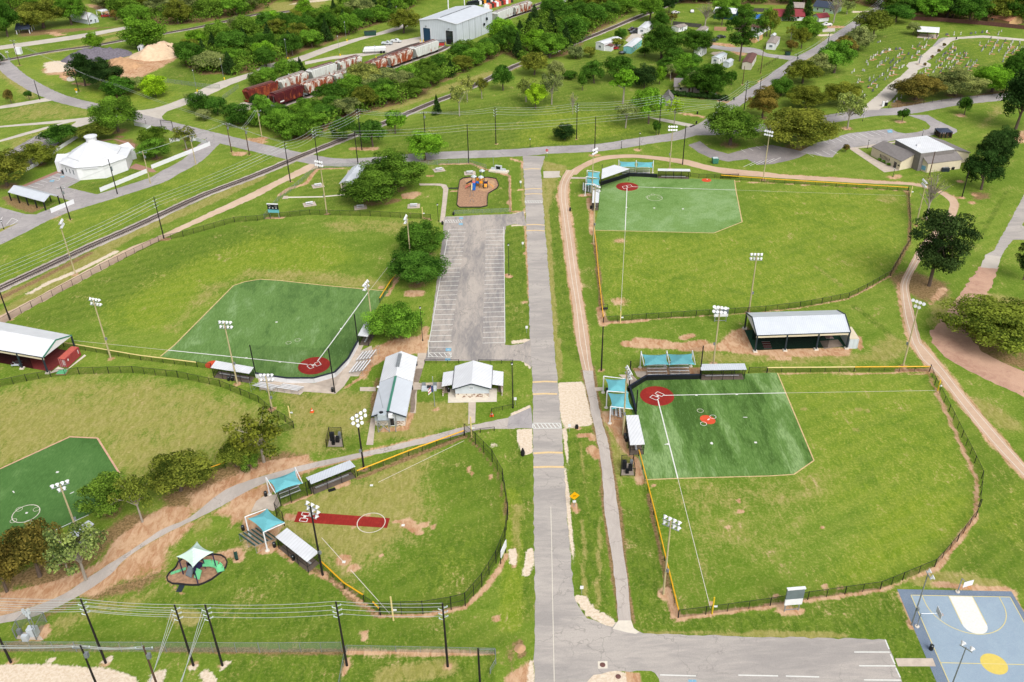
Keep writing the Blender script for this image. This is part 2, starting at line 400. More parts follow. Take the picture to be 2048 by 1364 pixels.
def ribbon(pl,w):return offset(pl,w/2)+offset(pl,-w/2)[::-1]
def strips(segs,w,z=0):
 m=MB()
 for a,b in segs:
  a,b=Vector(a),Vector(b);t=(b-a);t.z=0;t.normalize();q=Vector((-t.y,t.x,0))*w/2
  m.poly([a-q+Vector((0,0,z)),b-q+Vector((0,0,z)),b+q+Vector((0,0,z)),a+q+Vector((0,0,z))])
 return m
def ring(cn,r,w,z,a0=0,a1=2*math.pi,n=40,ax=Vector((1,0,0)),sy=1.0):
 m=MB();ay=Vector((-ax.y,ax.x,0))
 for i in range(n):
  t0,t1=a0+(a1-a0)*i/n,a0+(a1-a0)*(i+1)/n
  def P(t,q):return Vector(cn)+ax*(math.cos(t)*q)+ay*(math.sin(t)*q*sy)+Vector((0,0,z))
  m.poly([P(t0,r-w/2),P(t0,r+w/2),P(t1,r+w/2),P(t1,r-w/2)])
 return m
def disc(cn,r,n=40):return[Vector(cn)+Vector((math.cos(2*math.pi*i/n)*r,math.sin(2*math.pi*i/n)*r,0))for i in range(n)]
def ang(a,b):return math.atan2(b[1]-a[1],b[0]-a[0])
# ================================================================ GROUND
DIRT,DRY,LUSH,YEL,BROWN,SAND=range(6)
def axis(marks):
 out=[marks[0][0]]
 for end,st in marks[1:]:
  k=max(1,round((end-out[-1])/st));s0=out[-1]
  out+=[s0+(end-s0)*(i+1)/k for i in range(k)]
 return np.array(out)
GX=axis([(-4000,0),(-600,500),(-340,20),(-210,2.2),(-120,1.1),(120,.7),(190,1.1),(330,2.2),(600,20),(4000,500)])
GY=axis([(-600,0),(40,80),(74,4),(210,.62),(330,1.0),(480,1.8),(660,3),(900,20),(5000,400)])
XX,YY=np.meshgrid(GX,GY);GV=np.stack([XX.ravel(),YY.ravel()],1)
WT=np.zeros((6,len(GV)),np.float32)
def paint_line(kind,pl,r,s=1.0):
 P=np.array([[p[0],p[1]]for p in pl]);
 if len(P)==1:P=np.vstack([P,P+.01])
 lo,hi=P.min(0)-r,P.max(0)+r
 idx=np.nonzero((GV[:,0]>lo[0])&(GV[:,0]<hi[0])&(GV[:,1]>lo[1])&(GV[:,1]<hi[1]))[0]
 if not len(idx):return
 V=GV[idx];d=np.full(len(V),1e9)
 for a,b in zip(P[:-1],P[1:]):
  ab=b-a;t=np.clip(((V-a)@ab)/max(ab@ab,1e-9),0,1);d=np.minimum(d,np.linalg.norm(V-a-t[:,None]*ab,axis=1))
 w=np.clip(1.35*(1-d/r),0,1);w=w*w*(3-2*w)*s
 WT[kind,idx]=np.maximum(WT[kind,idx],w)
def paint_area(kind,poly,s=1.0,soft=2.0):
 P=np.array([[p[0],p[1]]for p in poly]);lo,hi=P.min(0)-soft,P.max(0)+soft
 idx=np.nonzero((GV[:,0]>lo[0])&(GV[:,0]<hi[0])&(GV[:,1]>lo[1])&(GV[:,1]<hi[1]))[0]
 if not len(idx):return
 V=GV[idx];ins=np.zeros(len(V),bool);d=np.full(len(V),1e9)
 for a,b in zip(P,np.roll(P,-1,0)):
  ab=b-a;t=np.clip(((V-a)@ab)/max(ab@ab,1e-9),0,1);d=np.minimum(d,np.linalg.norm(V-a-t[:,None]*ab,axis=1))
  cnd=(a[1]>V[:,1])!=(b[1]>V[:,1]);xs=a[0]+(V[:,1]-a[1])*(b[0]-a[0])/(b[1]-a[1]if b[1]!=a[1]else 1e-9)
  ins^=cnd&(V[:,0]<xs)
 sd=np.where(ins,d,-d);w=np.clip((sd+soft)/(2*soft),0,1);w=w*w*(3-2*w)*s
 WT[kind,idx]=np.maximum(WT[kind,idx],w)
def L(kind,R,s,r,st=1.0):paint_line(kind,pts(R,s),r,st)
def A(kind,R,s,st=1.0,soft=2.0):paint_area(kind,pts(R,s),st,soft)
A(DRY,B1,'-300 420 0 400 450 310 850 290 1380 330 1850 480 2150 640 2100 800 1900 900 1500 950 980 1100 760 765 545 755 0 1000 -300 1100',.5,5)
A(DRY,B1,'-100 600 300 450 800 480 1100 600 1300 800 1100 1000 760 765 545 755 0 1000 -100 1000',.72,8)
A(YEL,B1,'0 400 850 290 1380 330 1900 500 1800 700 1300 560 850 430 0 520',.16,4)
A(DRY,B2,'220 1300 700 1110 1350 870 1300 1364 900 1700 700 1800 200 1500',.66,6)
A(DRY,B6,'250 0 1300 0 1250 250 700 520 560 420 300 150',.6,5)
A(LUSH,B6,'1250 200 1900 0 1960 150 1850 450 1640 700 1350 800 980 720 760 560 1000 500',.42,6)
A(LUSH,B2,'1000 1120 1640 760 1850 950 1970 1364 1500 1364 1350 1100',.4,6);A(YEL,B6,'1300 420 1800 150 1850 300 1600 620 1250 700',.22,6)
A(YEL,A7,'680 520 1580 500 1830 410 2400 0 3100 180 3100 600 2800 950 2200 1090 720 1150',.34,6)
A(YEL,A8,'0 150 1110 200 1120 500 950 800 650 980 0 1080 -300 1090 -200 500',.34,6)
A(YEL,B4,'120 270 1250 270 1400 560 1650 1000 1650 1364 400 1364 250 1080 380 940',.3,6)
A(DRY,B8,'-700 -50 200 0 500 200 0 500 -600 600 -800 300',.2,8);A(YEL,B8,'900 -200 1650 -100 1640 150 1300 450 900 600 500 620 700 300',.5,6)
A(LUSH,B8,'-700 300 -200 420 600 500 900 620 300 690 -700 800',.22,6)
A(DRY,B3,'1060 1095 2027 1060 2600 1020 2400 1364 1350 1364',.25,4)
A(LUSH,A5,'100 1180 800 800 1240 580 1830 430 2300 420 2300 560 1500 800 900 1100 500 1240',.42,5);A(YEL,A5,'800 1100 1500 700 2027 500 2600 520 2800 700 2400 880 2000 820 1700 900 1300 1250 900 1250',.5,8)
A(DRY,A6,'-50 770 500 800 1040 870 1030 935 400 880 0 840 -400 900 -600 1250 -700 1250',.5,3)
A(YEL,A5,'0 620 800 230 1200 110 1800 -100 2100 -250 2100 -60 1500 180 900 480 0 900',.25,4)
A(LUSH,A6,'200 380 480 20 700 0 900 330 500 310',.4,2);A(LUSH,PG,'120 130 650 210 1560 420 1540 1260 120 1330 230 800 400 850 1060 1180 1340 700 1000 430 450 560',.45,2)
A(LUSH,A2,'1000 1150 1300 900 2027 750 2500 700 3300 1000 2700 1150 2000 1180 1400 1200',.55,6);A(YEL,A3,'100 950 300 830 700 880 1000 1030 500 1130 0 1160',.4,6)
A(LUSH,A3,'0 700 500 600 900 900 400 1100 0 1150',.3,6);A(LUSH,A3,'420 560 600 390 900 420 1250 480 1000 520 560 560 500 620',.45,4)
A(LUSH,A3,'1690 540 2300 420 1800 760 1680 700',.4,4);A(LUSH,A4,'700 350 1000 200 1340 300 1100 560 850 720 700 640 760 500',.5,5);A(LUSH,A4,'1200 590 1500 310 2027 320 2200 500 1700 560',.35,5);A(YEL,A4,'1500 330 2100 320 2100 480 1700 500',.25,5)
A(LUSH,B5,'1500 1100 1000 600 1400 640 1800 420 2027 500 2700 620 2900 900 3500 860 4000 1000 4000 1130 500 1030 500 900',.5,5);A(LUSH,B6,'-300 200 250 480 500 540 850 800 600 900 -300 900',.55,4)
A(LUSH,B5,'1780 1150 2700 1150 2650 1500 1700 1500',1,.5);A(BROWN,B5,'1800 1160 2680 1160 2640 1500 1720 1500',.12,2);A(LUSH,B6,'720 1150 1880 1150 1860 1500 690 1500',.75,.6)
L(DRY,B6,'1000 1330 1500 1250',2.5,.6)
A(LUSH,B3,'430 700 650 690 720 1364 760 1900 800 2200 560 2150 470 1364',.6,1.5);A(LUSH,A7,'290 100 400 150 480 1100 560 1500 520 1500 370 1364 300 600',.55,1.2);A(LUSH,A7,'460 160 620 60 640 560 720 1200 600 1250 540 600',.3,2)
A(LUSH,A6,'1950 450 2200 440 2230 1364 1950 1364',.6,1);A(LUSH,B3,'0 700 50 700 170 950 185 2200 0 2200',.5,2);L(YEL,B6,'1990 -100 2010 500 1990 900',3,.5)
A(LUSH,B7,'870 0 1080 60 1300 880 1300 960 1000 960 940 600',.6,1.5);A(LUSH,B8,'-900 880 0 830 800 690 1050 660 1230 1060 1300 1180 1020 1180 940 1020 0 1000 -900 980',.7,1.2)
A(LUSH,B8,'1050 1250 1330 1250 1380 1500 1100 1500',.7,.8);A(LUSH,B4,'1400 300 2100 1000 2100 1364 1700 1364',.3,4);A(LUSH,B8,'1700 80 2100 -100 2100 700 1950 650 1600 550 1400 500',.4,3)
A(YEL,B8,'1500 200 1700 50 1950 -200 2100 -100 2000 300',.3,4)
L(DIRT,B3,'900 30 1200 40 1350 50 1500 20',2.2,.8);L(DIRT,A7,'990 1330 1200 1345',2.0,.8);L(DIRT,A7,'1350 1310 1420 1290',1.5,.7);L(DIRT,B3,'1350 60 1800 55',2.4,.75)
A(DIRT,YB,'0 450 180 420 330 760 1800 720 1700 850 900 850 300 830 0 800 -300 720',.9,1.2);L(DIRT,YB,'1880 560 1900 740',1,.8);L(DIRT,YB,'550 880 800 880',1.6,.5);A(DRY,YB,'-600 780 2000 800 2300 500 2800 700 2300 950 -600 950',.45,2)
A(DIRT,DS,'560 350 1600 340 1600 500 760 500',.85,.8);A(DIRT,DS,'100 1020 420 980 480 1364 330 1364',.85,.8)
A(DIRT,D7,'100 0 540 0 640 640 900 900 1000 1364 820 1364 720 880 500 640 300 300',.75,.6);A(DRY,D7,'230 200 460 280 640 700 880 1200 380 1250 330 700',.5,1)
L(DIRT,A7,'560 200 620 190',1.6,.8);L(DIRT,A7,'615 220 640 340 640 500',1.3,.8);L(BROWN,A7,'655 500 690 800 715 1100',.8,.9);L(DIRT,A7,'700 1080 730 1200',1.6,.8);L(DIRT,A7,'725 1185 900 1185 1060 1170',1.0,.8)
L(DIRT,A7,'1060 1165 1840 1120',.5,.5);L(DIRT,A8,'0 1105 280 1075 650 1005 800 930 985 825',.5,.6);L(BROWN,A8,'985 825 1130 570 1140 400 1120 160',.9,.7);L(DIRT,A8,'1080 165 1120 165',.9,.7);L(DIRT,A8,'-300 88 0 100 600 130 1100 165',.5,.5)
L(DIRT,B4,'1285 240 1200 235 1050 240',1.2,.8);L(DIRT,B4,'20 260 900 260 1280 265',.5,.5);L(DIRT,B4,'1280 260 1400 520 1600 960 1660 1100 1650 1364',.6,.7)
L(DIRT,B8,'1650 80 1500 275 1350 470',.8,.8);A(DIRT,B8,'860 655 1050 590 1330 470 1380 420 1340 500 1150 560 900 665',.9,.4);L(DIRT,B8,'0 775 340 725 620 690 900 645',.6,.7);L(DIRT,B8,'130 810 280 810',1.0,.9)
L(DRY,B8,'1200 560 1500 570 1800 620',2.4,.8);L(DIRT,B8,'1350 600 1700 640 1900 650',1.0,.8);L(DIRT,B8,'1070 670 1150 850 1240 1050 1290 1170',.55,.9);A(DIRT,B8,'1110 900 1150 870 1230 950 1150 950',.9,.3);L(DIRT,B8,'1345 1250 1400 1400',.6,.9);L(DIRT,B8,'1940 660 2040 900',.5,.8)
A(DRY,B7,'1000 970 2027 980 2027 1012 1040 985',.8,.4);A(DRY,B8,'-100 960 640 985 640 1022 -100 1012',.8,.4)
L(BROWN,B7,'1080 -100 1110 100 1200 440 1290 860',.7,.9);A(DIRT,B7,'1160 650 1240 620 1320 850 1320 880 1260 850 1250 740 1180 710',.9,.4);L(DIRT,B7,'1310 870 1500 845 1700 815 2027 775',.6,.8)
A(SAND,B3,'375 330 560 325 600 440 640 660 430 690 385 560',1,.3);A(SAND,B3,'50 700 175 695 178 880 90 900',1,.3);A(SAND,B7,'500 690 600 700 640 780 840 905 800 940 600 850 520 740',.95,.3);A(SAND,BT,'1100 900 1200 800 1420 780 1600 800 1620 1000 1060 1000',1,.3);A(DIRT,BT,'1600 790 1800 800 1820 1000 1610 1000',1,.2)
A(SAND,BT,'380 640 440 600 440 1000 330 1000',.8,.5);A(DIRT,BT,'60 860 300 700 420 620 400 1000 80 1000',.7,.6);L(BROWN,BT,'250 420 280 560',1.0,1);L(SAND,B7,'160 340 130 520',1.0,.9);L(DRY,B7,'60 0 40 400',1.2,.5);L(DIRT,B7,'35 330 30 460',.8,.8)
for q in('700 80 690 600 680 800','560 100 600 900'):L(DRY,B7,q,.5,.6)
L(DRY,B3,'540 800 560 1000 600 1364',.5,.5);L(DIRT,B3,'540 745 620 740 640 770',1.0,.9);L(DIRT,B3,'640 850 680 900',1.8,.85);L(DIRT,B3,'500 1290 520 1330',1.1,.8);L(DIRT,B3,'470 660 540 690',.7,.9)
L(DRY,A7,'250 100 290 400 310 700 330 1000 350 1364',1.1,.8);L(DRY,B3,'370 0 385 300',1.1,.8);L(SAND,B3,'425 700 440 1000 455 1364',.5,.9);L(SAND,B7,'465 0 475 300 492 640',.4,.9)
L(DIRT,A7,'118 300 125 480 150 1000',.5,.6);L(DIRT,A7,'110 650 120 650',1,.7);L(DIRT,A7,'110 1030 120 1030',1,.6);L(SAND,A7,'20 345 110 330',.8,.9);L(SAND,A7,'20 430 110 425',.8,.9);L(SAND,B3,'30 15 150 5',.9,.9);L(SAND,B3,'110 160 160 210',.7,.9);L(SAND,B3,'20 580 150 520',.7,.9)
A(DRY,B2,'1220 480 1660 500 1660 640 1200 760 950 780 950 700 1180 600',.75,2);A(DRY,B2,'150 420 700 400 880 400 900 700 400 900 280 800 300 560',.5,3);A(LUSH,B2,'500 760 870 700 860 850 500 900',.4,2)
for q in('300 480 380 470','420 540 440 640'):L(LUSH,B2,q,3,.9)
A(DRY,B2,'280 700 480 620 480 860 260 940',.7,2.5);A(BROWN,B2,'0 930 250 860 420 890 300 960 60 1050 0 1100',.7,1.5);A(DIRT,B2,'0 960 420 890 430 960 60 1060 0 1080',.8,.8)
L(BROWN,B2,'900 640 930 450 960 300',.9,.6);L(DIRT,B2,'1000 700 1180 690 1220 560',1.1,.8);A(DIRT,B2,'930 60 1060 0 1360 -40 1330 120 1250 100 1040 140 930 200 860 300 820 290',.85,1);L(DIRT,B2,'710 370 830 290 900 80',.6,.7)
L(DIRT,B2,'1400 545 1420 540',.8,.8);L(DIRT,B2,'860 870 1200 790 1640 690',.8,.5);L(DIRT,B2,'430 1000 900 890',.9,.7);L(BROWN,B2,'800 1080 1250 900 1640 750',.9,.8);L(DIRT,B2,'650 1140 700 1115',1.0,.9);L(BROWN,B2,'1640 750 1750 850 1900 1050 1970 1364',.6,.6)
L(SAND,B2,'1850 820 1870 820',1.4,.5);L(DIRT,B2,'1660 1000 1690 1050',.6,.8);L(DIRT,B2,'1820 1050 1840 1080',.6,.8)
A(DIRT,EE,'0 480 420 330 640 300 600 60 1000 0 1300 60 1000 200 980 260 660 400 460 500 300 700 180 800 0 920',.8,1.4);A(DIRT,EE,'130 920 230 760 480 660 560 800 700 900 620 1100 520 1240 440 1240 260 1100',.75,.8);A(DRY,EE,'0 560 300 480 340 560 260 700 0 900',.7,1.5)
L(DIRT,EE,'780 770 900 780',1.2,.95);L(DIRT,EE,'1480 340 1600 310',1.2,.9);L(DIRT,EE,'720 620 1100 480',.5,.8);L(DIRT,EE,'430 1250 640 1200 860 1364',1.2,.7);L(BROWN,B6,'240 330 400 470 540 520 750 700 970 850',.9,.8);L(DIRT,B6,'420 500 640 600 960 840',.6,.6)
for x,y,r in((1190,130,1.9),(1240,170,1.7),(1280,205,.9),(1320,140,.9),(1385,155,.7),(690,410,2.0),(770,475,1.4),(990,375,.6),(870,68,.7),(780,150,.6),(850,985,.8),(850,1020,.6),(1880,870,.9)):paint_line(DIRT,[gp(B6(x,y))],r,.95)
L(DRY,B6,'500 230 700 430',.6,.6);L(DIRT,B6,'1075 110 1150 112',.4,.9);L(DIRT,B6,'980 850 1300 850 1640 780 1800 630 1920 460 1960 370',.6,.85);L(SAND,B6,'2010 340 2015 440',.9,.9)
A(DIRT,B5,'650 640 1000 380 1350 170 1760 0 1900 0 2027 200 1950 300 1850 80 1600 60 1400 260 1300 330 1300 480 1100 560 950 580 700 700 600 700',.72,1.5);A(BROWN,B5,'650 690 1000 560 1240 480 1300 540 1100 640 900 690 700 740',.75,2);A(DRY,B5,'1500 110 1650 90 1620 160 1520 200',.9,1)
A(DIRT,B5,'0 680 500 560 800 430 900 260 1080 130 1280 0 1500 0 1480 80 1280 170 1000 350 700 540 500 680 220 790 0 850',.95,1);A(BROWN,B5,'0 640 500 640 850 300 1280 60 1000 60 600 300 0 560',.8,2);A(BROWN,B1,'1280 1180 1700 1000 2027 900 2027 1060 1500 1300 1280 1364',.75,2);A(DIRT,B1,'1500 1200 2027 950 2027 1090 1480 1364',.7,1.5)
A(BROWN,B5,'300 900 660 740 620 700 330 830',.6,1);A(DRY,B5,'400 900 900 700 1100 700 1250 620 1000 800 700 850 450 1000',.6,2);A(DIRT,B5,'1290 560 1320 520 1400 660 1480 660 1400 690 1370 660',.7,.6);L(DIRT,B5,'1720 380 1850 350 1860 400',1.4,.85);L(DRY,B5,'1400 850 1500 870',2,.8)
A(SAND,B5,'-200 1240 300 1230 800 1260 1060 1330 1080 1600 -200 1600',1,.8);A(SAND,B5,'1180 1300 1290 1270 1240 1500 1100 1500',.8,.6);A(BROWN,B5,'0 1070 130 1040 420 1060 1000 1090 1300 1120 700 1130 0 1130',.7,.6);L(BROWN,B5,'1200 1110 2027 1120',.9,.75);L(BROWN,B6,'0 1125 680 1128',.9,.75);L(DIRT,B6,'720 1130 1200 1135 1860 1140',.8,.75)
L(SAND,B5,'830 1200 860 1180',.8,.9);L(SAND,B5,'1510 1245 1500 1250',.9,.7);L(SAND,B5,'1740 1250 1760 1220',.9,.8);L(SAND,B5,'1600 1300 1650 1364',1.2,.8);L(SAND,B5,'390 1200 400 1190',.7,.8);A(DIRT,B5,'130 1020 380 900 400 960 330 1050',.8,.5);L(DIRT,B6,'690 1300 715 1200',.8,.7);A(BROWN,B6,'1960 1100 2027 1000 2027 1330 1960 1364',.5,1.5)
for x,y in((1785,35),(1690,165),(1570,745)):paint_line(DIRT,[gp(B7(x,y))],.6,.85)
for x,y in((455,160),(600,625),(475,620),(100,695)):paint_line(DIRT,[gp(B8(x,y))],.7,.85)
for x,y in((1780,1255),(1800,1335),(1120,1135)):paint_line(DIRT,[gp(B3(x,y))],.8,.85)
for x,y in((805,553),(740,540),(720,700),(310,537),(425,160),(860,60)):paint_line(DRY,[gp(B4(x,y))],.8,.9)
for x,y,r in((860,1020,3.4),(850,550,2.6)):paint_line(DIRT,[gp(A7(x,y))],r,.5)
A(BROWN,A8,'960 830 1140 780 1440 880 1430 1000 1250 1040 1130 960 1060 960',.7,2);L(DIRT,A8,'1300 1040 1400 930',1.5,.5);A(DRY,A8,'1700 950 2027 1000 2027 1100 1700 1100',.5,2);L(DIRT,A8,'1930 1080 2027 1040',1.4,.8);A(DRY,A8,'1300 1060 1450 950 1500 1100 1400 1300 1300 1364',.5,2)
A(BROWN,B4,'1320 0 1900 50 2100 100 2100 250 1750 150 1500 100',.6,2);L(DRY,B4,'1650 500 1900 650',4,.6);L(DRY,A8,'400 750 600 900',1.2,.4);L(LUSH,A8,'700 1060 820 1150 1000 1300',.9,1);L(LUSH,A8,'1890 170 1700 500 1480 800',.7,.9);L(LUSH,A8,'1450 380 1750 420',.6,.8);L(BROWN,A8,'0 92 500 105 900 110',.35,.4)
for x,y in((1640,195),(1000,60),(1540,215),(1530,90),(1620,255),(1050,45)):paint_line(DIRT,[gp(A8(x,y))],1.8,.85)
A(BROWN,A8,'1600 170 1760 180 1760 220 1640 240',.7,1.5);paint_line(DRY,[gp(A8(970,220))],5,.4)
for x,y in((645,1000),(1065,950),(1535,900),(1040,1150)):paint_line(DIRT,[gp(A4(x,y))],2.6,.8)
A(DIRT,A4,'1920 1060 2027 1020 2100 1100 1980 1120',.7,2);A(BROWN,A4,'350 890 560 900 440 935 370 930',.7,1.5);A(BROWN,A4,'1000 790 1300 800 1900 700 1900 745 1450 800 1000 850',.8,2);A(DRY,A4,'1800 820 1900 800 1700 1000',.5,4)
A(DRY,A1,'0 960 0 860 300 800 500 800 740 880 700 900',.3,4);A(DRY,A1,'0 1100 380 1000 620 950 500 1000 100 1200',.3,4);L(DRY,A1,'0 560 150 660 250 760',3,.7);L(DRY,A1,'350 420 700 350 1000 270',5,.5);L(DRY,A1,'400 320 700 290 960 250',4,.6)
A(DIRT,A1,'330 540 520 470 780 500 1100 420 1340 350 1420 400 1350 470 1200 550 1100 600 960 640 900 560 560 580 380 580',1,2.5);A(SAND,A1,'350 490 500 470 620 520 500 560 360 570',.8,2);A(DIRT,A1,'660 30 760 40 900 110 980 160 920 150 800 90',.9,2);A(BROWN,A1,'130 240 700 215 950 205 480 260 140 290',.7,3);L(DIRT,A1,'400 250 470 275',3,.8)
L(DIRT,A1,'500 590 530 620',2.5,.9);L(DIRT,A1,'600 650 680 660',3,.7);L(DIRT,A1,'1850 1200 1880 1200',3.2,.9);L(BROWN,A1,'920 1065 940 1070',2.4,.9);A(BROWN,A1,'1030 1080 1080 1130 1030 1240 880 1090',.7,1);L(DIRT,A1,'1970 1090 2027 1110',4,.6);A(LUSH,A1,'920 1320 1080 1290 1100 1364 900 1364',.6,1.5);A(LUSH,A5,'540 130 900 50 880 120 750 180',.5,2);A(YEL,A1,'270 590 470 580 700 800 1000 860 1400 740 1300 620 1000 680 700 700 480 660',.4,4);A(LUSH,A1,'1230 600 1430 460 1700 640 1550 690',.55,4);A(YEL,A1,'0 560 150 640 300 780 0 820',.2,4);A(YEL,A1,'120 480 480 450 320 540 160 530',.3,3)
L(DIRT,A5,'400 380 640 270 770 195',1.2,.5);A(DIRT,A5,'330 300 480 240 330 300',.8,1);A(BROWN,A5,'0 210 60 200 260 270 350 290 250 340 100 290',.75,1.2);L(DIRT,A5,'200 400 250 405',1.5,.8);A(DRY,A5,'0 460 130 400 220 410 0 520',.5,1.5);L(DIRT,A5,'1260 540 1310 540',1.2,.9);L(DRY,A5,'0 1130 300 960 600 780 850 640',3,.7);L(SAND,A5,'230 960 400 870 600 790 900 640',1.3,.7);L(DRY,A5,'0 1010 600 730 1100 470 1500 300 2027 60',3.5,.7);L(BROWN,A5,'0 1000 250 880 700 650',1.5,.8)
L(DIRT,A5,'650 610 730 570',2,.4);L(DIRT,NP,'220 400 320 330 520 270 640 110 700 100',1.1,.8);L(DIRT,NP,'700 100 1000 100 1180 95',.6,.8);L(DIRT,NP,'80 660 250 660',.9,.9);A(DIRT,NP,'1600 390 1780 360 1830 380 1740 440 1620 440',.9,.8);A(BROWN,NP,'1390 520 1600 470 1620 440 1500 440',.7,1.2);L(DIRT,NP,'1900 180 1960 180',1.2,.7);L(DIRT,NP,'340 250 360 250',.9,.8);L(DIRT,NP,'1860 660 1930 680',.9,.8);L(DIRT,NP,'1600 1220 1540 1364',.8,.8);A(DIRT,A6,'1180 940 1320 940 1310 985 1170 985',.9,.8);L(DIRT,A6,'1140 800 1030 980',.7,.8);paint_line(DIRT,[gp(A6(985,915))],1.2,.9);A(DRY,A6,'500 400 1300 390 1100 500 600 470',.4,3);L(DIRT,A6,'1960 820 1985 830',1.3,.9);L(DIRT,A6,'1300 1364 1330 1230',1.2,.7)
L(DIRT,PG,'0 215 500 205 700 190 1000 310 1560 470',.7,.85);L(DIRT,PG,'1580 470 1590 800 1600 1250',.6,.85);A(DIRT,PG,'1100 320 1540 380 1530 470 1440 420',.8,.5);L(DIRT,PG,'1620 90 1880 170 1880 300',.8,.7);L(DRY,PG,'1850 230 1890 700 1900 1150',.9,.6);L(DIRT,PG,'1780 800 1880 780',.8,.7);L(DIRT,PG,'1560 1060 1570 1120',.7,.8);L(DIRT,PG,'1650 1290 1800 1290',1.2,.7);L(DIRT,PG,'200 810 390 820',.7,.8)
L(DRY,A2,'1000 850 1300 760 1600 650 2027 520',5,.7);L(DRY,A2,'1020 600 760 700 450 780',3,.6);L(DRY,A3,'560 300 700 235 980 140',5,.65);L(DIRT,A2,'0 1090 60 1080',3,.8);L(DIRT,A2,'760 1160 930 1160',2.5,.7);A(DIRT,A2,'1130 330 1290 290 1300 330 1100 390 1020 400',.9,2);A(SAND,A2,'600 0 300 30 260 40 560 -40',.9,4);A(DRY,A2,'60 30 560 -20 500 60 200 100',.7,5);A(DIRT,A3,'890 300 950 260 1040 270 1000 310 930 330',.5,2);A(SAND,A3,'1560 410 1660 400 1700 420 1600 440',.7,2);L(DIRT,A3,'1560 340 1700 350 1800 420',4,.8);L(DIRT,A3,'1960 640 2027 610',2.5,.8);L(DIRT,A3,'1340 885 1500 910',1.5,.8);L(DIRT,A3,'1640 785 1760 800',2.0,.8)
L(DIRT,A3,'640 1210 680 1210',1.6,.8);L(DIRT,A3,'985 1165 1000 1170',1.5,.8);A(DRY,A3,'250 1250 440 1300 400 1364 270 1340',.8,1.5);A(DRY,A7,'240 60 380 60 300 300 290 400 270 150',.6,1);L(DIRT,A4,'440 210 620 210',3.5,.9);L(SAND,A4,'700 90 830 95',3,.9);L(SAND,A4,'440 275 560 272',2.5,.9);L(DRY,A4,'480 300 400 420 200 540',3,.4);A(DRY,A4,'1450 1130 1600 1200 1620 1260 1500 1280',.3,2);L(DIRT,FC,'600 940 690 950',1.4,.9)
for R,s in((B3,'565 230 600 400 640 600 690 830 720 1050 740 1364'),(B3,'640 210 660 350 720 650 760 770 790 950 850 1364'),(B7,'740 0 790 350 820 600 845 880'),(B7,'845 0 880 320 920 600 945 900')):L(BROWN,R,s,.7,.8)
for R,s in((A7,'390 90 375 200 395 330 415 500 450 800 490 1050 520 1364'),(A7,'460 100 450 200 465 330 500 560 540 850 580 1100 620 1364'),(A8,'0 30 600 62 900 85 1150 100 1300 130 1400 170 1480 210 1515 290'),(B4,'1130 0 1220 150 1340 260 1500 470 1750 780 2027 1080'),(B4,'1220 0 1330 130 1430 250 1570 430 1800 700 2027 960'),(A8,'1050 880 1050 950 1075 1130 1120 1300 1150 1364')):L(DIRT,R,s,.8,.6)
def ground_build():
 ny,nx=XX.shape;me=bpy.data.meshes.new('ground');n=nx*ny
 me.vertices.add(n);co=np.zeros((n,3),np.float32);co[:,:2]=GV;me.vertices.foreach_set('co',co.ravel())
 i=np.arange(n).reshape(ny,nx);q=np.stack([i[:-1,:-1],i[:-1,1:],i[1:,1:],i[1:,:-1]],-1).reshape(-1,4)
 me.loops.add(q.size);me.loops.foreach_set('vertex_index',q.ravel().astype(np.int32));me.polygons.add(len(q));me.polygons.foreach_set('loop_start',np.arange(0,q.size,4,dtype=np.int32))
 for nm,a in(('ground_a',0),('ground_b',3)):
  at=me.attributes.new(nm,'FLOAT_COLOR','POINT');cl=np.ones((n,4),np.float32);cl[:,:3]=WT[a:a+3].T*np.array([1.3,1.1,1.15]if a==0 else[1.1,1.2,1.3]);at.data.foreach_set('color',cl.ravel())
 me.materials.append(MATS['grass']);me.update();me.validate()
 tag(place('ground',me),kind='structure')
 # ================================================================ ROADS, PATHS, LOTS
road_l=pts(PX,'1046 312 1047 340 1050 391 1053 463 1057 571 1060 690 1065.6 765 1065.7 860 1067 936 1067.5 1030 1068.7 1117 1070 1219 1068.7 1364 1068 1460')
road_r=pts(PX,'1090 312 1081.6 340 1086 404 1090.5 463 1099.5 571 1108.5 690 1115 762 1122.6 844 1126.5 911 1134 1030 1139.6 1090 1145.7 1168 1151 1201 1174 1237 1225 1254 1232 1245 1262 1245 1266 1258 1287 1267 1392 1270.6 1540 1274 1772 1279.5 1804 1364 1825 1430 1320 1440 1318 1358 1310 1346 1302 1342 1217 1343.6 1187 1350 1174 1364 1168 1460')
sheet('park_road',road_l[::-1]+road_r,.024,'road_asphalt',edge=.16)
lotp=pts(PX,'889 434 960 430 1030 428 1047 422 1053 452 1030 448 1012 452 1009 470 1009 570 1010 690 1022 691 1046 687 1061 680 1064 736 1046 722 1020 721.5 850 722 858 690 873 566 883 494')
sheet('parking_lot',lotp,.028,'lot_asphalt',edge=.1)
cross=smooth_line(pts(PX,'-40 85 4 126 42 158 115 195 213 219 290 239 400 267 510 294 590 312 660 324 733 323 864 312 1020 306 1100 300 1200 295 1290 281 1359 271 1405 253 1432 236 1469 208 1505 183 1541 160 1562 143 1600 118 1637 98 1666 78 1693 60 1740 28 1785 4 1850 -30'),4)
sheet('cross_street',ribbon(cross[:69],7.4),.02,'street_asphalt',edge=.2);sheet('cross_street',ribbon(cross[64:],5.6),.0235,'street_asphalt',edge=.2)
br=smooth_line(pts(PX,'440 276 420 287 385 320 338 346 308 362 200 396 100 428 0 477 -120 530'),4);sheet('side_street',ribbon(br,7.4),.016,'street_asphalt',edge=.15)
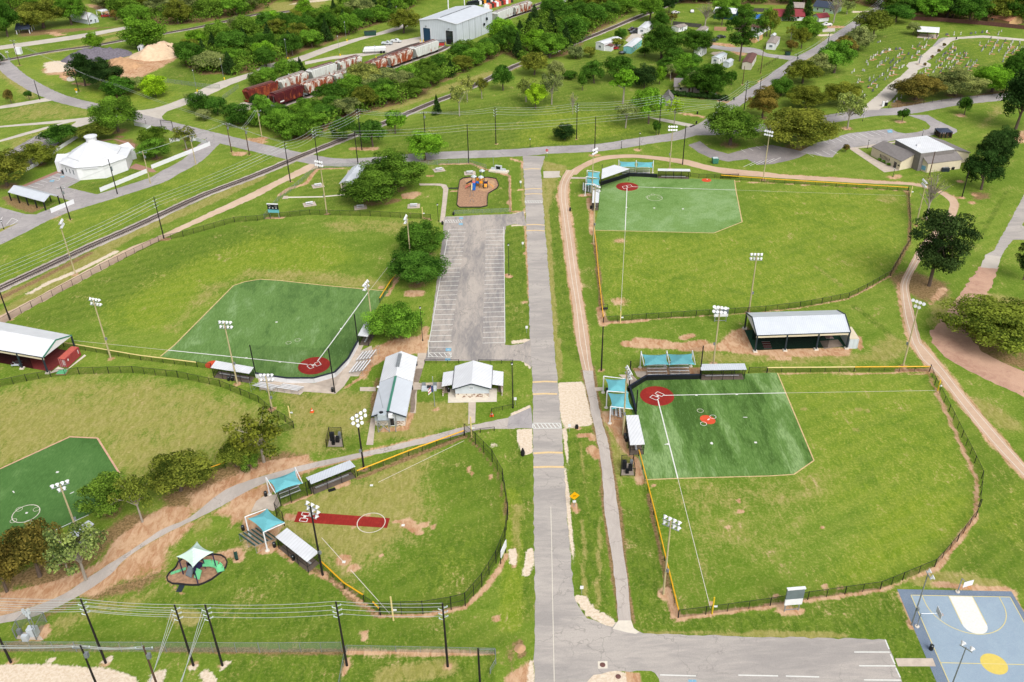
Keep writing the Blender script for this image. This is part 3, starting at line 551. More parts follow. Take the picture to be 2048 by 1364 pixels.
cemroad=smooth_line(pts(PX,'1378 263 1440 262 1520 256 1600 247 1640 241 1735 226 1810 221 1900 205 2010 193 2100 184'),4);sheet('cemetery_street',ribbon(cemroad,8.2),.012,'street_asphalt',edge=.2)
lane=pts(CM,'130 945 340 940 480 830 600 690 780 520 800 470 870 440 940 435 955 405 900 370 960 330 1080 240 1200 130 1290 105 1560 90 2046 130 2046 105 1570 62 1240 85 1100 90 1040 105 1110 110 1060 150 960 200 810 330 790 365 700 380 660 420 690 450 600 540 440 650 340 750 230 840')
sheet('cemetery_lane',lane,.02,'concrete_road',edge=.2)
sheet('lane_patch',pts(CM,'1130 92 1050 100 970 190 1000 190 1110 110'),.03,'street_asphalt')
sheet('community_lot',pts(FC,'-780 560 -500 420 -270 370 -130 310 0 275 620 210 720 260 850 280 1020 260 1200 210 1220 170 1150 100 930 20 860 0 1180 0 1300 70 1620 220 1620 260 1560 290 1310 290 1200 320 700 380 400 440 0 500 -120 500 -200 560 -260 640 -340 640'),.024,'street_asphalt',edge=.1)
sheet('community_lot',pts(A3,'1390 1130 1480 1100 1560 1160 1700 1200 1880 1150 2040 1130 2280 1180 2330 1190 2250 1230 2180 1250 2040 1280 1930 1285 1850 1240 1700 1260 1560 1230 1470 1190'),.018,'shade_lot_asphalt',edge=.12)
sheet('entrance_walk',pts(FC,'0 495 100 490 330 450 400 440 700 400 700 420 330 490 120 505 330 640 520 740 740 800 750 840 520 870 0 520'),.03,'concrete')
sheet('farm_road',pts(A8,'2060 120 2027 190 1980 280 1900 430 1790 630 1730 660 1850 675 1880 620 1940 545 2060 545 2060 460 2010 430 2060 330'),.02,'road_asphalt',edge=.15)
sheet('concrete_apron',pts(A8,'1728 658 1852 673 1820 770 1690 760'),.016,'concrete_road',edge=.2)
sheet('dirt_road',smooth_line(pts(A8,'1690 750 1590 880 1500 1000 1420 1120'),3)+smooth_line(pts(B4,'1290 -60 1330 40 1440 150 1640 260 2040 450'),3)+smooth_line(pts(B4,'2040 250 1850 170 1680 70 1590 -60'),3)+smooth_line(pts(A8,'1640 1140 1740 980 1835 760'),3),.013,'dirt_road',edge=.5)
oL=smooth_line(pts(A3,'442 1364 480 1325 540 1290 640 1240 740 1215 850 1206 1000 1206 1250 1230 1400 1250 1600 1300 2027 1346'),3)+smooth_line(pts(A8,'150 38 600 62 900 85 1150 100 1300 130 1400 170 1480 210 1512 250 1515 290 1490 370 1440 440 1380 500 1290 600 1190 760 1135 870 1135 960 1180 1150 1215 1300 1240 1364'),3)+smooth_line(pts(B4,'1240 30 1330 130 1430 250 1570 430 1800 700 2027 960 2200 1160'),3)
iL=smooth_line(pts(A3,'520 1362 560 1325 600 1300 680 1265 750 1245 900 1230 1050 1235 1300 1270 1500 1320 1700 1362'),3)+smooth_line(pts(A8,'100 62 700 100 1100 115 1250 140 1350 175 1430 230 1450 270 1430 330 1390 400 1340 450 1210 600 1110 780 1065 880 1065 960 1085 1130 1130 1300 1150 1364'),3)+smooth_line(pts(B4,'1150 30 1220 150 1340 260 1500 470 1750 780 2027 1080 2200 1290'),3)
wl=smooth_line(pts(A7,'440 0 390 90 378 200 395 330 415 500 450 800 490 1050 520 1364'),3)+smooth_line(pts(B3,'527 60 545 150 565 235'),2)
wr=smooth_line(pts(A7,'520 0 460 100 450 200 465 330 500 560 540 850 580 1100 620 1364'),3)+smooth_line(pts(B3,'625 60 635 150 650 240'),2)
sheet('jogging_path',oL+iL[::-1],.02,'tan_path',edge=.12);sheet('jogging_path',wl+wr[::-1],.024,'tan_path',edge=.1)
mk=MB();off=0
def edge_line(pl,d,w=.16):q=offset(pl,d);return[(q[i],q[i+1])for i in range(len(q)-1)]
sg=edge_line(wl,.85)+edge_line(wr,-.85)+edge_line(oL[60:],-.6)+edge_line(iL[56:],.6)
o=strips(sg,.13).build('path_edge_line','worn_line',kind='structure');o.location.z=.034
walk_l=pts(B3,'565 230 600 400 640 600 690 830 720 1050 740 1364')+pts(B7,'790 350 820 600 845 885');walk_r=pts(B3,'645 215 660 350 720 650 760 770 790 950 850 1364')+pts(B7,'880 320 920 600 945 885')
sheet('asphalt_walk',walk_l+walk_r[::-1],.022,'path_asphalt',edge=.08)
sheet('concrete_apron',pts(B7,'845 885 945 885 965 945 1010 975 980 990 800 950'),.027,'pale_concrete',edge=.1)
wu=smooth_line(pts(PX,'1030 833 936 852 818 883 728 904 620 927 526 952 450 980 379 1035 326 1058 257 1104 180 1153 128 1188 57 1217 0 1232 -60 1246'),3);wd=smooth_line(pts(PX,'1030 858 960 859 895 877 741 911 620 938 540 962 490 985 430 1019 346 1060 282 1096 244 1124 220 1150 159 1191 85 1227 40 1240 0 1247 -60 1262'),3)
sheet('park_walk',wu+wd[::-1],.02,'path_asphalt',edge=.12)
sheet('walk_apron',pts(B3,'-10 600 60 572 165 525 180 690 60 688 -20 690'),.034,'street_asphalt',edge=.1)
sheet('sandy_road',smooth_line(pts(A5,'-100 1190 0 1135 300 985 640 800 1000 610 1260 505 2027 145'),3)+pts(A6,'330 0')+pts(A2,'430 1275 540 1268 570 1290 480 1310')+pts(A6,'420 10 200 110')+smooth_line(pts(A5,'2027 200 1350 500 1000 672 700 832 250 1072 0 1212 -100 1270'),3),.014,'sandy_road',edge=.25)
sheet('farm_road',smooth_line(pts(A1,'-60 365 400 300 700 255 985 205 1100 190'),3)+smooth_line(pts(A1,'1100 205 985 228 700 285 420 330 -60 395'),3),.014,'concrete_road',edge=.2)
sheet('yard_road',smooth_line(pts(A1,'1020 862 1200 845 1440 762 1560 700 1700 640 1980 560'),3)+smooth_line(pts(A2,'60 505 300 455 600 350 900 270 1050 225 1180 180 1290 140'),3)+smooth_line(pts(A2,'1290 165 1080 245 830 310 560 405 390 470 200 530 0 590'),3)+pts(A1,'1990 590 1800 660 1620 745 1500 800 1300 870 1262 905 1280 945 1100 905'),.016,'concrete_road',edge=.15)
sheet('yard_apron',pts(A2,'390 480 600 440 830 415 1000 360 1060 330 1290 285 1440 300 1480 340 1330 350 1190 400 1020 410 830 440 600 462 390 505'),.02,'concrete_road',edge=.2)
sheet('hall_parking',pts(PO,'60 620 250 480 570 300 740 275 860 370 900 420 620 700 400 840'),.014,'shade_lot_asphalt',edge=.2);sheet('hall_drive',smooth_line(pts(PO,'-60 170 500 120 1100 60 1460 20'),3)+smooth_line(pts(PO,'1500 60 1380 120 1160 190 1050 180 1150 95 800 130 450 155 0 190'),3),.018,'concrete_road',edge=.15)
sheet('hall_drive',pts(PO,'-60 400 0 380 400 260 700 180 1000 100 1140 95 900 150 600 245 300 330 -60 425'),.016,'concrete_road',edge=.15);sheet('hall_drive',pts(A1,'-20 830 300 775 400 755 470 775 300 800 100 835 -20 850'),.016,'concrete_road',edge=.15)
sheet('hall_lot',pts(PO,'330 1080 600 990 860 870 1000 870 1310 945 1020 1100 1500 1210 1350 1260 1190 1330 880 1250 700 1190'),.022,'street_asphalt',edge=.1);sheet('hall_lot',pts(A5,'-80 280 0 290 200 345 340 350 420 330 430 360 270 410 200 395 50 440 -80 490'),.022,'street_asphalt',edge=.1)
sheet('brick_walk',pts(PO,'310 1080 860 850 900 800 960 830 980 870 880 880 380 1085'),.026,'brick_paving');sheet('brick_walk',pts(PO,'1340 925 1700 880 1990 720 1990 460 1720 370 1560 400 1500 380 1750 360 2046 440 2046 660 1780 830 1760 905 1390 945'),.026,'brick_paving');sheet('brick_walk',pts(A1,'1060 1275 1200 1320 1220 1340 1190 1345 1000 1310'),.03,'brick_paving')
sheet('trailer_lane',smooth_line(pts(UT,'140 650 400 690 800 740 1050 790 1330 830 1440 880'),3)+smooth_line(pts(UT,'1560 800 1400 770 1050 740 900 670 700 640 450 640 190 600'),3),.016,'street_asphalt',edge=.3);sheet('trailer_pad',pts(ST,'540 390 640 280 800 290 820 340 700 390 600 420'),.016,'concrete_road',edge=.2)
sheet('house_drive',pts(UT,'1850 350 2046 350 2046 400 1860 410'),.016,'concrete_road');sheet('house_drive',pts(A3,'1080 915 1200 925 1480 980 1440 998 1180 945'),.02,'concrete_road')
for q in('0 575 215 575 215 630 0 630','85 1364 150 1000 215 1000 180 1364','790 110 905 110 880 250 800 520 1130 505 1130 600 780 610 760 930 690 930 720 500','1480 780 1580 780 1570 1060 1475 1080'):sheet('concrete_walk',pts(XC,q),.026,'concrete',edge=.03)
sheet('wet_walk',pts(XC,'750 325 860 320 800 510 735 510'),.034,'wet_concrete');sheet('wet_walk',pts(XC,'700 610 780 610 745 720 755 800 730 920 680 920'),.034,'wet_concrete',edge=.15)
sheet('concrete_apron',pts(BB,'660 650 1000 700 1300 720 1520 640 1700 480 1800 290 1860 285 1830 350 1950 290 1960 350 1800 640 1710 640 1640 750 1540 840 1180 815 1140 850 680 790'),.024,'concrete',edge=.05)
sheet('concrete_walk',pts(NP,'320 418 700 412 960 388 960 400 700 425 320 432'),.026,'pale_concrete');sheet('concrete_walk',pts(NP,'1810 268 2040 268')+pts(A6,'1440 105 1490 115 1508 145 1495 250 1478 405 1440 410 1460 250 1468 150 1450 125 1400 120')+pts(NP,'1815 290'),.026,'concrete');sheet('concrete_pad',pts(NP,'250 445 270 410 320 408 320 440'),.03,'concrete')
sheet('concrete_walk',pts(B3,'655 370 730 368 730 395 665 398'),.026,'concrete');sheet('concrete_walk',pts(A7,'480 55 590 57 590 70 470 68'),.026,'concrete');sheet('concrete_apron',pts(A7,'260 10 390 8 385 40 400 55 330 62 262 62'),.026,'concrete_road')
sheet('concrete_walk',pts(B8,'1022 1180 1315 1180 1340 1243 1045 1243'),.026,'concrete');sheet('concrete_pad',pts(DS,'600 400 780 400 780 470 700 500 640 480'),.026,'concrete');sheet('concrete_pad',pts(DS,'360 450 560 450 660 550 600 590 520 640 470 540'),.026,'concrete');sheet('concrete_pad',pts(EE,'280 720 360 560 480 480 640 470 690 620 590 700 480 660'),.026,'concrete',edge=.06)
sheet('concrete_pad',pts(HA,'320 500 620 390 820 350 1060 330 1060 380 760 390 330 530'),.02,'concrete')
hump=[]
for R,l,r,y0,y1,w in((A7,115,247,151,148,.55),(A7,116,252,191,188,.6),(A7,128,272,428,431,.6),(A7,128,274,474,476,.6),(B3,175,368,330,327,.55),(B3,176,368,424,422,.7),(B3,182,412,885,880,.6),(B3,183,422,993,992,.6),(A3,108,235,1321,1318,.6)):
 hump.append((gp(R(l,y0)),gp(R((l+r)/2,min(y0,y1)-3))),);hump.append((gp(R((l+r)/2,min(y0,y1)-3)),gp(R(r,y1))))
o=strips(hump,.55).build('speed_hump_line','yellow_line',kind='structure');o.location.z=.04
xw=[]
for R,q in((A7,(118,240,250,240,250,257,118,257)),(B3,(178,650,388,650,400,688,178,690))):
 P=[gp(R(q[i],q[i+1]))for i in range(0,8,2)];xw+=[(P[i],P[(i+1)%4])for i in range(4)]
 for k in range(7):xw.append((P[0].lerp(P[1],k/7),P[3].lerp(P[2],(k+.8)/7)))
o=strips(xw,.2).build('crosswalk_line','white_line',kind='structure');o.location.z=.046
st=[]
La,Lb=gp(A6(1512,465)),gp(A6(1358,1338));Ra,Rb=gp(A6(1940,466)),gp(A6(1949,1345))
for k in range(26):p=La.lerp(Lb,k/25);st.append((p,p+Vector((5.0,.1,0))))
for k in range(27):p=Ra.lerp(Rb,k/26);st.append((p,p-Vector((5.2,.1,0))))
st+=[(Ra+Vector((0,2,0)),Rb),(La,Lb)]
for q in('1350 15 1535 12','1352 57 1535 57','1350 100 1530 100','1345 130 1528 135','1350 0 1355 135','1530 100 1526 135'):v=pts(B2,q);st.append((v[0],v[1]))
for k in range(5):st.append((gp(B2(1355+k*40,102)),gp(B2(1390+k*36,132))))
for q in('1488 390 1620 390','1480 410 1620 408','1488 390 1480 410','1490 365 1625 365'):v=pts(A6,q);st.append((v[0],v[1]))
for k in range(7):st.append((gp(A6(1488+k*19,391)),gp(A6(1500+k*19,408))))
o=strips(st,.15).build('stall_line','white_line',kind='structure');o.location.z=.04
st=[]
for q in('703 1132 980 1132','742 1239 1025 1240','780 1349 1070 1351','945 1035 975 1110','985 1148 1020 1225','1028 1258 1062 1330','170 1319 430 1326','-200 1312 110 1318'):v=pts(B8,q);st.append((v[0],v[1]))
v=pts(B7,'1170 1310 1450 1318');st.append((v[0],v[1]));o=strips(st,.2).build('stall_line','white_line',kind='structure');o.location.z=.04
st=[tuple(pts(FC,f'{-60 + 95 * k} {305 - 15 * k} {70 + 98 * k} {372 - 16 * k}'))for k in range(-4,6)]+[tuple(pts(A4,f'{-60 + 50 * k} {1285 - 8 * k} {30 + 50 * k} {1245 - 8 * k}'))for k in range(-2,3)]+[tuple(pts(A4,f'{330 + 62 * k} {1192 - 8 * k} {390 + 62 * k} {1222 - 8 * k}'))for k in range(4)]+[tuple(pts(A3,f'{1800 + 60 * k} {1165 - 12 * k} {1835 + 60 * k} {1187 - 12 * k}'))for k in range(4)]
st+=[tuple(pts(PO,q))for q in('435 1070 575 1105','530 1032 665 1065','615 995 720 1022','720 958 880 995','760 940 910 970','860 890 1000 930','880 995 910 970','790 930 915 962')]+[tuple(pts(PO,f'{110 + 70 * k} {610 - 45 * k} {330 + 50 * k} {560 - 50 * k}'))for k in range(7)]+[tuple(pts(A5,q))for q in('50 425 95 375','80 432 140 395','95 375 140 395','0 400 20 365')]
o=strips(st,.16).build('stall_line','white_line',kind='structure');o.location.z=.04
for R,q in((B2,'1487 65 1530 65 1530 88 1487 88'),(B2,'1483 145 1523 145 1523 161 1483 161'),(A6,'1595 370 1622 370 1620 383 1592 383'),(A6,'1590 415 1620 415 1618 430 1588 430'),(FC,'560 235 630 225 650 265 580 270'),(PO,'760 990 830 985 810 1015 750 1015'),(PO,'925 925 985 925 960 950 910 945'),(B7,'1390 1348 1450 1348 1455 1364 1390 1364')):
 P=pts(R,q);sheet('accessible_mark',P,.05,'blue_paint');cn=sum(P,Vector())/4;sz=min((P[1]-P[0]).length,(P[2]-P[1]).length)*.3
 m=ring(cn+Vector((-.05*sz,-.2*sz,0)),sz*.55,sz*.2,0,math.pi*.6,math.pi*2.1,14);m.box(cn.x,cn.y+sz*.35,0,sz*.22,sz*.8,.002);m.box(cn.x+sz*.25,cn.y+sz*.05,0,sz*.6,sz*.2,.002);o=m.build('accessible_symbol','white_line',kind='structure');o.location.z=.058
sheet('centre_seam',ribbon(pts(B7,'318 0 325 300 332 700 345 1364'),.12),.034,'worn_line')
sheet('manhole_pad',pts(BT,'1252 658 1375 655 1378 750 1255 755'),.045,'pale_concrete');o=MB().lathe([(.42,0),(.42,.03)],16).build('manhole_cover','brown_roof',world=False);o.location=gp(BT(1313,702),.05);tag(o,'round rusty manhole cover in a pale square pad on the asphalt','manhole cover')
o=MB().lathe([(.4,0),(.4,.05)],16).build('manhole_cover','brown_roof',world=False);o.location=gp(BT(1513,852),.01);tag(o,'brown manhole cover in the rubble island at the lot entrance','manhole cover')
# ================================================================ BALLFIELDS
def lines(name,segs,w,z,mat):
 o=strips(segs,w).build(name,mat,kind='structure');o.location.z=z;return o
def seg(R,*qs):return[t for q in qs for P in[pts(R,q)]for t in zip(P[:-1],P[1:])]
def boxes(R,qs):
 out=[]
 for q in qs:
  P=pts(R,q);out+=[(P[i],P[(i+1)%4])for i in range(4)]
 return out
def marks(R,qs,w,z=.044):
 m=MB()
 for x,y in qs:g=gp(R(x,y));m.box(g.x,g.y,0,w,w*.9,.02)
 o=m.build('base_mark','white_line',kind='structure');o.location.z=z
ta=pts(A7,'700 112 940 50 1150 52 1400 66 1750 78 1762 160 1810 405 1590 492 660 470 690 290')
sheet('turf_infield',ta,.018,'turf_pale');lines('field_kerb',[(ta[i],ta[i+1])for i in range(4,8)],.28,.03,'tan_kerb')
sheet('home_circle',disc(gp(A7(914,130)),3.56),.03,'red_turf')
lines('foul_line',seg(A7,'912 142 898 470','955 131 1757 157'),.22,.042,'white_line');lines('faint_foul_line',seg(A7,'898 470 862 1125')+seg(A7,'1757 157 2027 165')+seg(A8,'0 165 1110 200'),.09,.024,'worn_line')
lines('batter_box_line',boxes(A7,['875 130 905 122 918 138 888 148','908 122 940 116 955 130 922 136']),.14,.044,'white_line')
o=ring(gp(A7(1128,217)),2.35,.12,0).build('pitcher_circle','worn_line',kind='structure');o.location.z=.04
for x,y in((1075,208),(1115,192),(1165,215)):o=ring(gp(A7(x,y)),.6,.07,0,n=18).build('pitcher_circle','worn_line',kind='structure');o.location.z=.038
marks(A7,[(1125,297),(1348,304),(908,292),(1336,145),(1122,136)],.55);sheet('bullpen_mound',disc(gp(A7(1532,80)),1.55,24),.03,'orange_turf');marks(A7,[(1537,73)],.4)
tb=pts(PX,'467 571 490 563.5 520 558.5 560 561 650 571 777 582.5 760 604 738 645 715 688 705 708 690 732 677 748 655 757 633 762 610 762 587 759.5 545 756 510 752 480 745 395 723.6 320.6 713 349 690')
sheet('turf_infield',tb,.018,'turf_mid');lines('field_kerb',[(tb[i],tb[i+1])for i in range(0,5)]+[(tb[-1],tb[0]),(tb[-2],tb[-1])],.3,.03,'tan_kerb')
sheet('home_circle',disc(gp(B2(461,200)),3.56),.03,'red_turf')
lines('foul_line',seg(PX,'615 729 336 700.5','635 722.5 667 680 737 583.7'),.24,.042,'white_line');lines('faint_foul_line',seg(PX,'336 700.5 146 681','737 583.7 790 516'),.09,.024,'worn_line')
lines('batter_box_line',boxes(BB,['1215 522 1258 502 1295 540 1250 556','1300 492 1352 472 1378 508 1325 528']),.14,.044,'white_line')
marks(BB,[(870,25),(910,478),(525,433),(1605,100),(1290,513)],.5)
for x,y in((1007,260),(1110,228)):o=ring(gp(BB(x,y)),.62,.07,0,n=18).build('pitcher_circle','worn_line',kind='structure');o.location.z=.04
sheet('bullpen_mound',disc(gp(BB(140,505)),1.6,24),.03,'orange_turf')
tcn=pts(B1,'-330 1160 0 1005 545 755 760 765 975 1110 960 1160')+pts(B5,'690 62 500 160 30 370 -250 500 -500 400')
sheet('turf_infield',tcn,.018,'turf_dark');lines('field_kerb',[(tcn[i],tcn[i+1])for i in range(0,4)],.35,.03,'rose_kerb')
lines('foul_line',seg(B5,'690 62 330 228','270 255 20 372'),.16,.042,'white_line')
o=ring(gp(B5(203,52)),2.3,.14,0).build('pitcher_circle','worn_line',kind='structure');o.location.z=.04
for x,y in((150,18),(285,18),(105,108),(220,120)):o=ring(gp(B5(x,y)),.55,.08,0,n=18).build('pitcher_circle','worn_line',kind='structure');o.location.z=.038
marks(B5,[(208,47)],.4);marks(B1,[(448,1031)],.5);lines('base_line',seg(B1,'100 1178 112 1192','545 1200 578 1184'),.2,.044,'white_line')
td=pts(PX,'1258.6 781 1277 765 1291.5 758.5 1402 757 1500 747 1540 745.5 1555 746 1628 921 1588 949 1540 952 1356 957 1289.4 959.6 1276.5 911 1265 830')
sheet('turf_infield',td,.018,'turf_main');lines('field_kerb',[(td[i],td[i+1])for i in range(6,11)],.24,.03,'tan_kerb')
sheet('home_circle',disc(gp(B3(1146,436)),3.56),.03,'red_turf')
lines('foul_line',seg(PX,'1327 791 1572 786','1315.5 799 1355.7 957'),.22,.042,'white_line');lines('faint_foul_line',seg(PX,'1572 786 1874 781','1355.7 957 1421 1217'),.09,.024,'worn_line')
lines('batter_box_line',boxes(DS,['910 738 948 708 1050 752 1012 785','830 795 875 760 975 805 930 838']),.14,.044,'white_line')
marks(B3,[(1152,438),(1232,812),(1453,430),(1768,424),(1915,800),(1572,806)],.5);lines('base_line',seg(B3,'1205 815 1235 812','1818 603 1850 604','1570 796 1576 816'),.2,.044,'white_line')
sheet('pitcher_mound',[gp(DS(1708+118*math.cos(t)+8*math.sin(t),1133+66*math.sin(t)+18*math.cos(t)))for t in[i*math.pi/12 for i in range(24)]],.03,'orange_turf');lines('pitcher_plate',seg(DS,'1705 1140 1735 1120'),.25,.044,'white_line')
for x,y in((1787,1090),(1645,1195),(1595,997)):o=ring(gp(DS(x,y)),.62,.09,0,n=20).build('pitcher_circle','white_line' if y>1050 else 'worn_line',kind='structure');o.location.z=.038
sheet('pitching_lane',pts(PX,'596 1023 780 1036.5 774 1056 588 1044'),.02,'red_turf')
lines('batter_box_line',boxes(EE,['990 712 1092 722 1072 768 975 752','965 792 1062 802 1045 845 945 832']),.13,.036,'white_line');marks(EE,[(1020,776)],.5,.036)
o=ring(gp(B6(906,123)),2.45,.14,0).build('pitcher_circle','worn_line',kind='structure');o.location.z=.036
lines('faint_foul_line',seg(B2,'960 1110 1630 785')+seg(B6,'520 240 700 440','745 490 1050 830'),.1,.012,'worn_line');marks(B2,[(908,1133)],.55,.02);marks(B6,[(693,428),(1155,142)],.55,.02)
# ================================================================ FENCES
def fence(name,label,P,h,sp=3.0,mesh='black_chain_link',post='black_metal',pr=.05,cap=None,mid=False,cat='fence',group=None,board=False):
 root=thing(name,label,cat,P[0],0,group);b=Vector(P[0]);pm=unit_post(post);qm=K('panel_'+mesh,lambda:MB().poly([(0,0,0),(1,0,0),(1,0,1),(0,0,1)]),mesh)if not board else K('board_'+mesh,lambda:MB().box(.5,0,.5,1,.05,1),mesh)
 rails=MB();caps=MB()
 for i in range(len(P)-1):
  a,e=Vector(P[i]),Vector(P[i+1]);L0=(e-a).length;k=max(1,round(L0/sp));rz=ang(a,e)
  for j in range(k):
   p=a.lerp(e,j/k)-b;big=1.5 if j==0 else 1.0
   place('post',pm,root,p,scale=(pr*big,pr*big,h*(1.04 if j==0 else 1)))
   place('board_panel' if board else 'mesh_panel',qm,root,p+Vector((0,0,.04)),(0,0,rz),(L0/k,1,h-.06))
  up=Vector((0,0,h))
  rails.bar(a+up,e+up,pr*.8,n=5)
  if mid:rails.bar(a+up*.5,e+up*.5,pr*.6,n=5)
  if cap:caps.bar(a+up*1.0,e+up*1.0,.12,n=6)
 place('post',pm,root,Vector(P[-1])-b,scale=(pr*1.5,pr*1.5,h*1.04))
 if not board:rails.build('top_rail',post,root)
 if cap:caps.build('safety_cap',cap,root)
 return root
BF='black chain-link ballfield fences'
fence('yellow_capped_fence','yellow-capped fence along the left side of the far right outfield beside the jogging path',pts(A7,'655 480 672 640 690 850 712 1055 726 1188'),1.35,cap='yellow_cap',group=BF)
fence('chain_link_fence','black outfield fence behind the roofed batting cage, curving past the big pine',pts(A7,'728 1190 1060 1165 1450 1140')+pts(A8,'-130 1115 10 1105 280 1072 450 1042 660 1000 800 930 985 825 1060 690 1140 560 1138 460 1130 300 1122 165'),1.6,group=BF)
fence('yellow_capped_fence','long yellow-capped fence beside the tan jogging path at the far right field',pts(A7,'1640 68 1960 92')+pts(A8,'0 95 560 130 1120 165'),1.25,cap='yellow_cap',group=BF)
fence('chain_link_fence','short black fence with two gates beside the far dugout bench',pts(HA,'1670 405 1800 425 2040 425 2400 422')+pts(A7,'1640 68'),1.4,group=BF)
fence('yellow_capped_fence','yellow-capped fence down the left side of the near right field',pts(B3,'1003 905 1030 1010 1120 1364')+pts(B7,'1205 420 1310 862'),1.5,cap='yellow_cap',group=BF)
fence('chain_link_fence','black fence curving round the near right outfield above the blue court',pts(B7,'1312 864 1525 838 2027 770')+pts(B8,'340 722 630 680 905 642 1080 570 1330 466 1505 270 1650 80 1682 0')+pts(B4,'1672 1300 1695 1080 1640 960 1540 760 1440 560 1330 350 1290 245'),1.75,group=BF)
fence('yellow_capped_fence','fence with faded yellow cap between the batting cage and the near right field',pts(B4,'1288 246 700 250'),1.35,cap='yellow_cap',group=BF);fence('yellow_capped_fence','pale cream-capped fence in front of the roofed batting cage',pts(B4,'700 250 20 255'),1.35,cap='faded_yellow',group=BF)
fence('chain_link_fence','short uncapped black fence between the dugout and the cream-capped fence',pts(B3,'1860 258 2005 255'),1.5,group=BF)
fence('chain_link_fence','long black outfield fence following the sandy road beside the railway',pts(A5,'-60 1240 0 1212 250 1072 790 782 1240 560 1430 520 1830 408 2010 396')+pts(A6,'120 380 430 350 900 360 1370 386'),1.7,group=BF)
fence('yellow_capped_fence','yellow-capped fence from the red container to the left dugout',pts(B1,'500 55 1100 158 1540 212'),1.35,cap='faded_yellow',group=BF);fence('chain_link_fence','short black fence beside the orange bullpen mound',pts(B1,'1540 212 1650 226'),1.5,group=BF)
fence('yellow_capped_fence','yellow-capped fence between the middle-left outfield and the oaks by the parking lot',pts(A6,'1140 800 1060 900 975 1035'),1.35,cap='yellow_cap',group=BF)
fence('chain_link_fence','black fence round the dry brown outfield, from the batting cage to the olive tree',pts(B1,'-60 385 0 366 210 322 400 290 620 268 850 262 1040 258 1390 295 1720 366 1880 432 2020 490')+pts(B2,'130 575 240 640 305 690 150 745'),1.8,group=BF)
fence('yellow_capped_fence','short yellow-capped fence glimpsed between the olive trees',pts(B1,'1760 1000 1655 1035 1570 1065'),1.4,cap='yellow_cap',group=BF)
fence('yellow_capped_fence','yellow-capped fence along the tan walk on the dry infield without turf',pts(B2,'800 1062 1200 905 1630 748'),1.35,cap='yellow_cap',group=BF)
fence('chain_link_fence','tall black fence curving beside the main road round the field with the red lane',pts(B2,'1635 745 1720 815 1850 950 1930 1100 1972 1364')+pts(B6,'1970 100 1950 260 1880 440 1770 620 1640 772 1530 800 1310 836 980 842'),2.9,mid=True,group=BF)
fence('yellow_capped_fence','yellow-capped fence sloping down to the yellow foul pole at lower left',pts(B6,'520 470 700 640 850 735'),1.5,cap='yellow_cap',group=BF);fence('chain_link_fence','short gate of black fence in the lower left yellow-capped run',pts(B6,'850 738 925 790'),1.5,group=BF);fence('yellow_capped_fence','last short yellow-capped panel at the lower left foul corner',pts(B6,'925 790 975 842'),1.5,cap='yellow_cap',group=BF)
fence('chain_link_fence','black backstop fence behind the red pitching lane',pts(EE,'1115 465 1060 490 840 580 700 632 640 775 745 900'),3.2,sp=2.4,mid=True,group='backstop fences')
GF='grey chain-link fences of the park'
fence('park_fence','grey chain-link fence round the picnic lawn and the bright playground',pts(NP,'50 670 240 430 400 320 640 105')+pts(A2,'620 1308 870 1300')+pts(PG,'-60 225 200 210 640 195 1050 320'),1.5,mesh='grey_chain_link',post='dull_steel',pr=.035,group=GF)
fence('park_fence','grey fence on the road side of the bright playground',pts(PG,'1570 480 1600 1300 330 1350'),1.3,mesh='grey_chain_link',post='dull_steel',pr=.035,group=GF)
fence('wire_fence','grey wire fence with slanted posts along the bottom strip of lawn',pts(B5,'-100 1125 600 1128 1300 1130 2027 1135')+pts(B6,'680 1130'),2.2,sp=3.4,mesh='grey_chain_link',post='dull_steel',pr=.04,group=GF)
fence('wire_fence','thin wire fence from the power pole towards the main road',pts(B6,'720 1122 1100 1130 1870 1146'),1.3,sp=4,mesh='grey_chain_link',post='dull_steel',pr=.03,group=GF);fence('wire_fence','sagging wire fence running down between two dark lawns',pts(B6,'712 1130 690 1240 660 1400'),1.3,mesh='grey_chain_link',post='dull_steel',pr=.04,group=GF)
fence('wire_fence','wire fence with a leaning gate by the drain at the road edge',pts(B6,'1740 1150 1875 1150 1878 1225 1835 1300'),1.2,mesh='grey_chain_link',post='dull_steel',pr=.04,group=GF)
fence('park_fence','pale chain-link fence by the rail yard gate',pts(A1,'1260 640 1640 690 1715 690'),1.8,sp=4,mesh='grey_chain_link',post='dull_steel',pr=.04,group=GF);fence('park_fence','faint chain-link fence in front of the rusty hopper cars',pts(A1,'1740 780 1860 690'),1.8,sp=4,mesh='grey_chain_link',post='dull_steel',pr=.04,group=GF)
fence('low_barrier','low black rail barrier between the white restroom and the parking lot',pts(B2,'1325 182 1590 182'),1.0,mesh='fine_netting',group='low black barriers');fence('low_barrier','low black rail barrier right of the white restroom',pts(B2,'1745 182 2010 185 2012 420 2015 530 1845 565 1848 605'),1.0,mesh='fine_netting',group='low black barriers');fence('low_barrier','low black rail barrier at the yellow fence corner beside the walk',pts(B2,'1690 735 1757 722 1866 708'),1.0,mesh='fine_netting',group='low black barriers')
WF='white board fences round the octagonal hall'
fence('white_fence','long white board fence between the hall lawn and the side street',pts(A5,'785 172 1150 22'),1.5,mesh='white_paint',post='white_paint',board=True,sp=2.4,group=WF);fence('white_fence','white board fence at the street corner below the small olive tree',pts(A1,'1185 1318 1640 1135 1530 1098 1460 1100'),1.5,mesh='white_paint',post='white_paint',board=True,sp=2.4,group=WF)
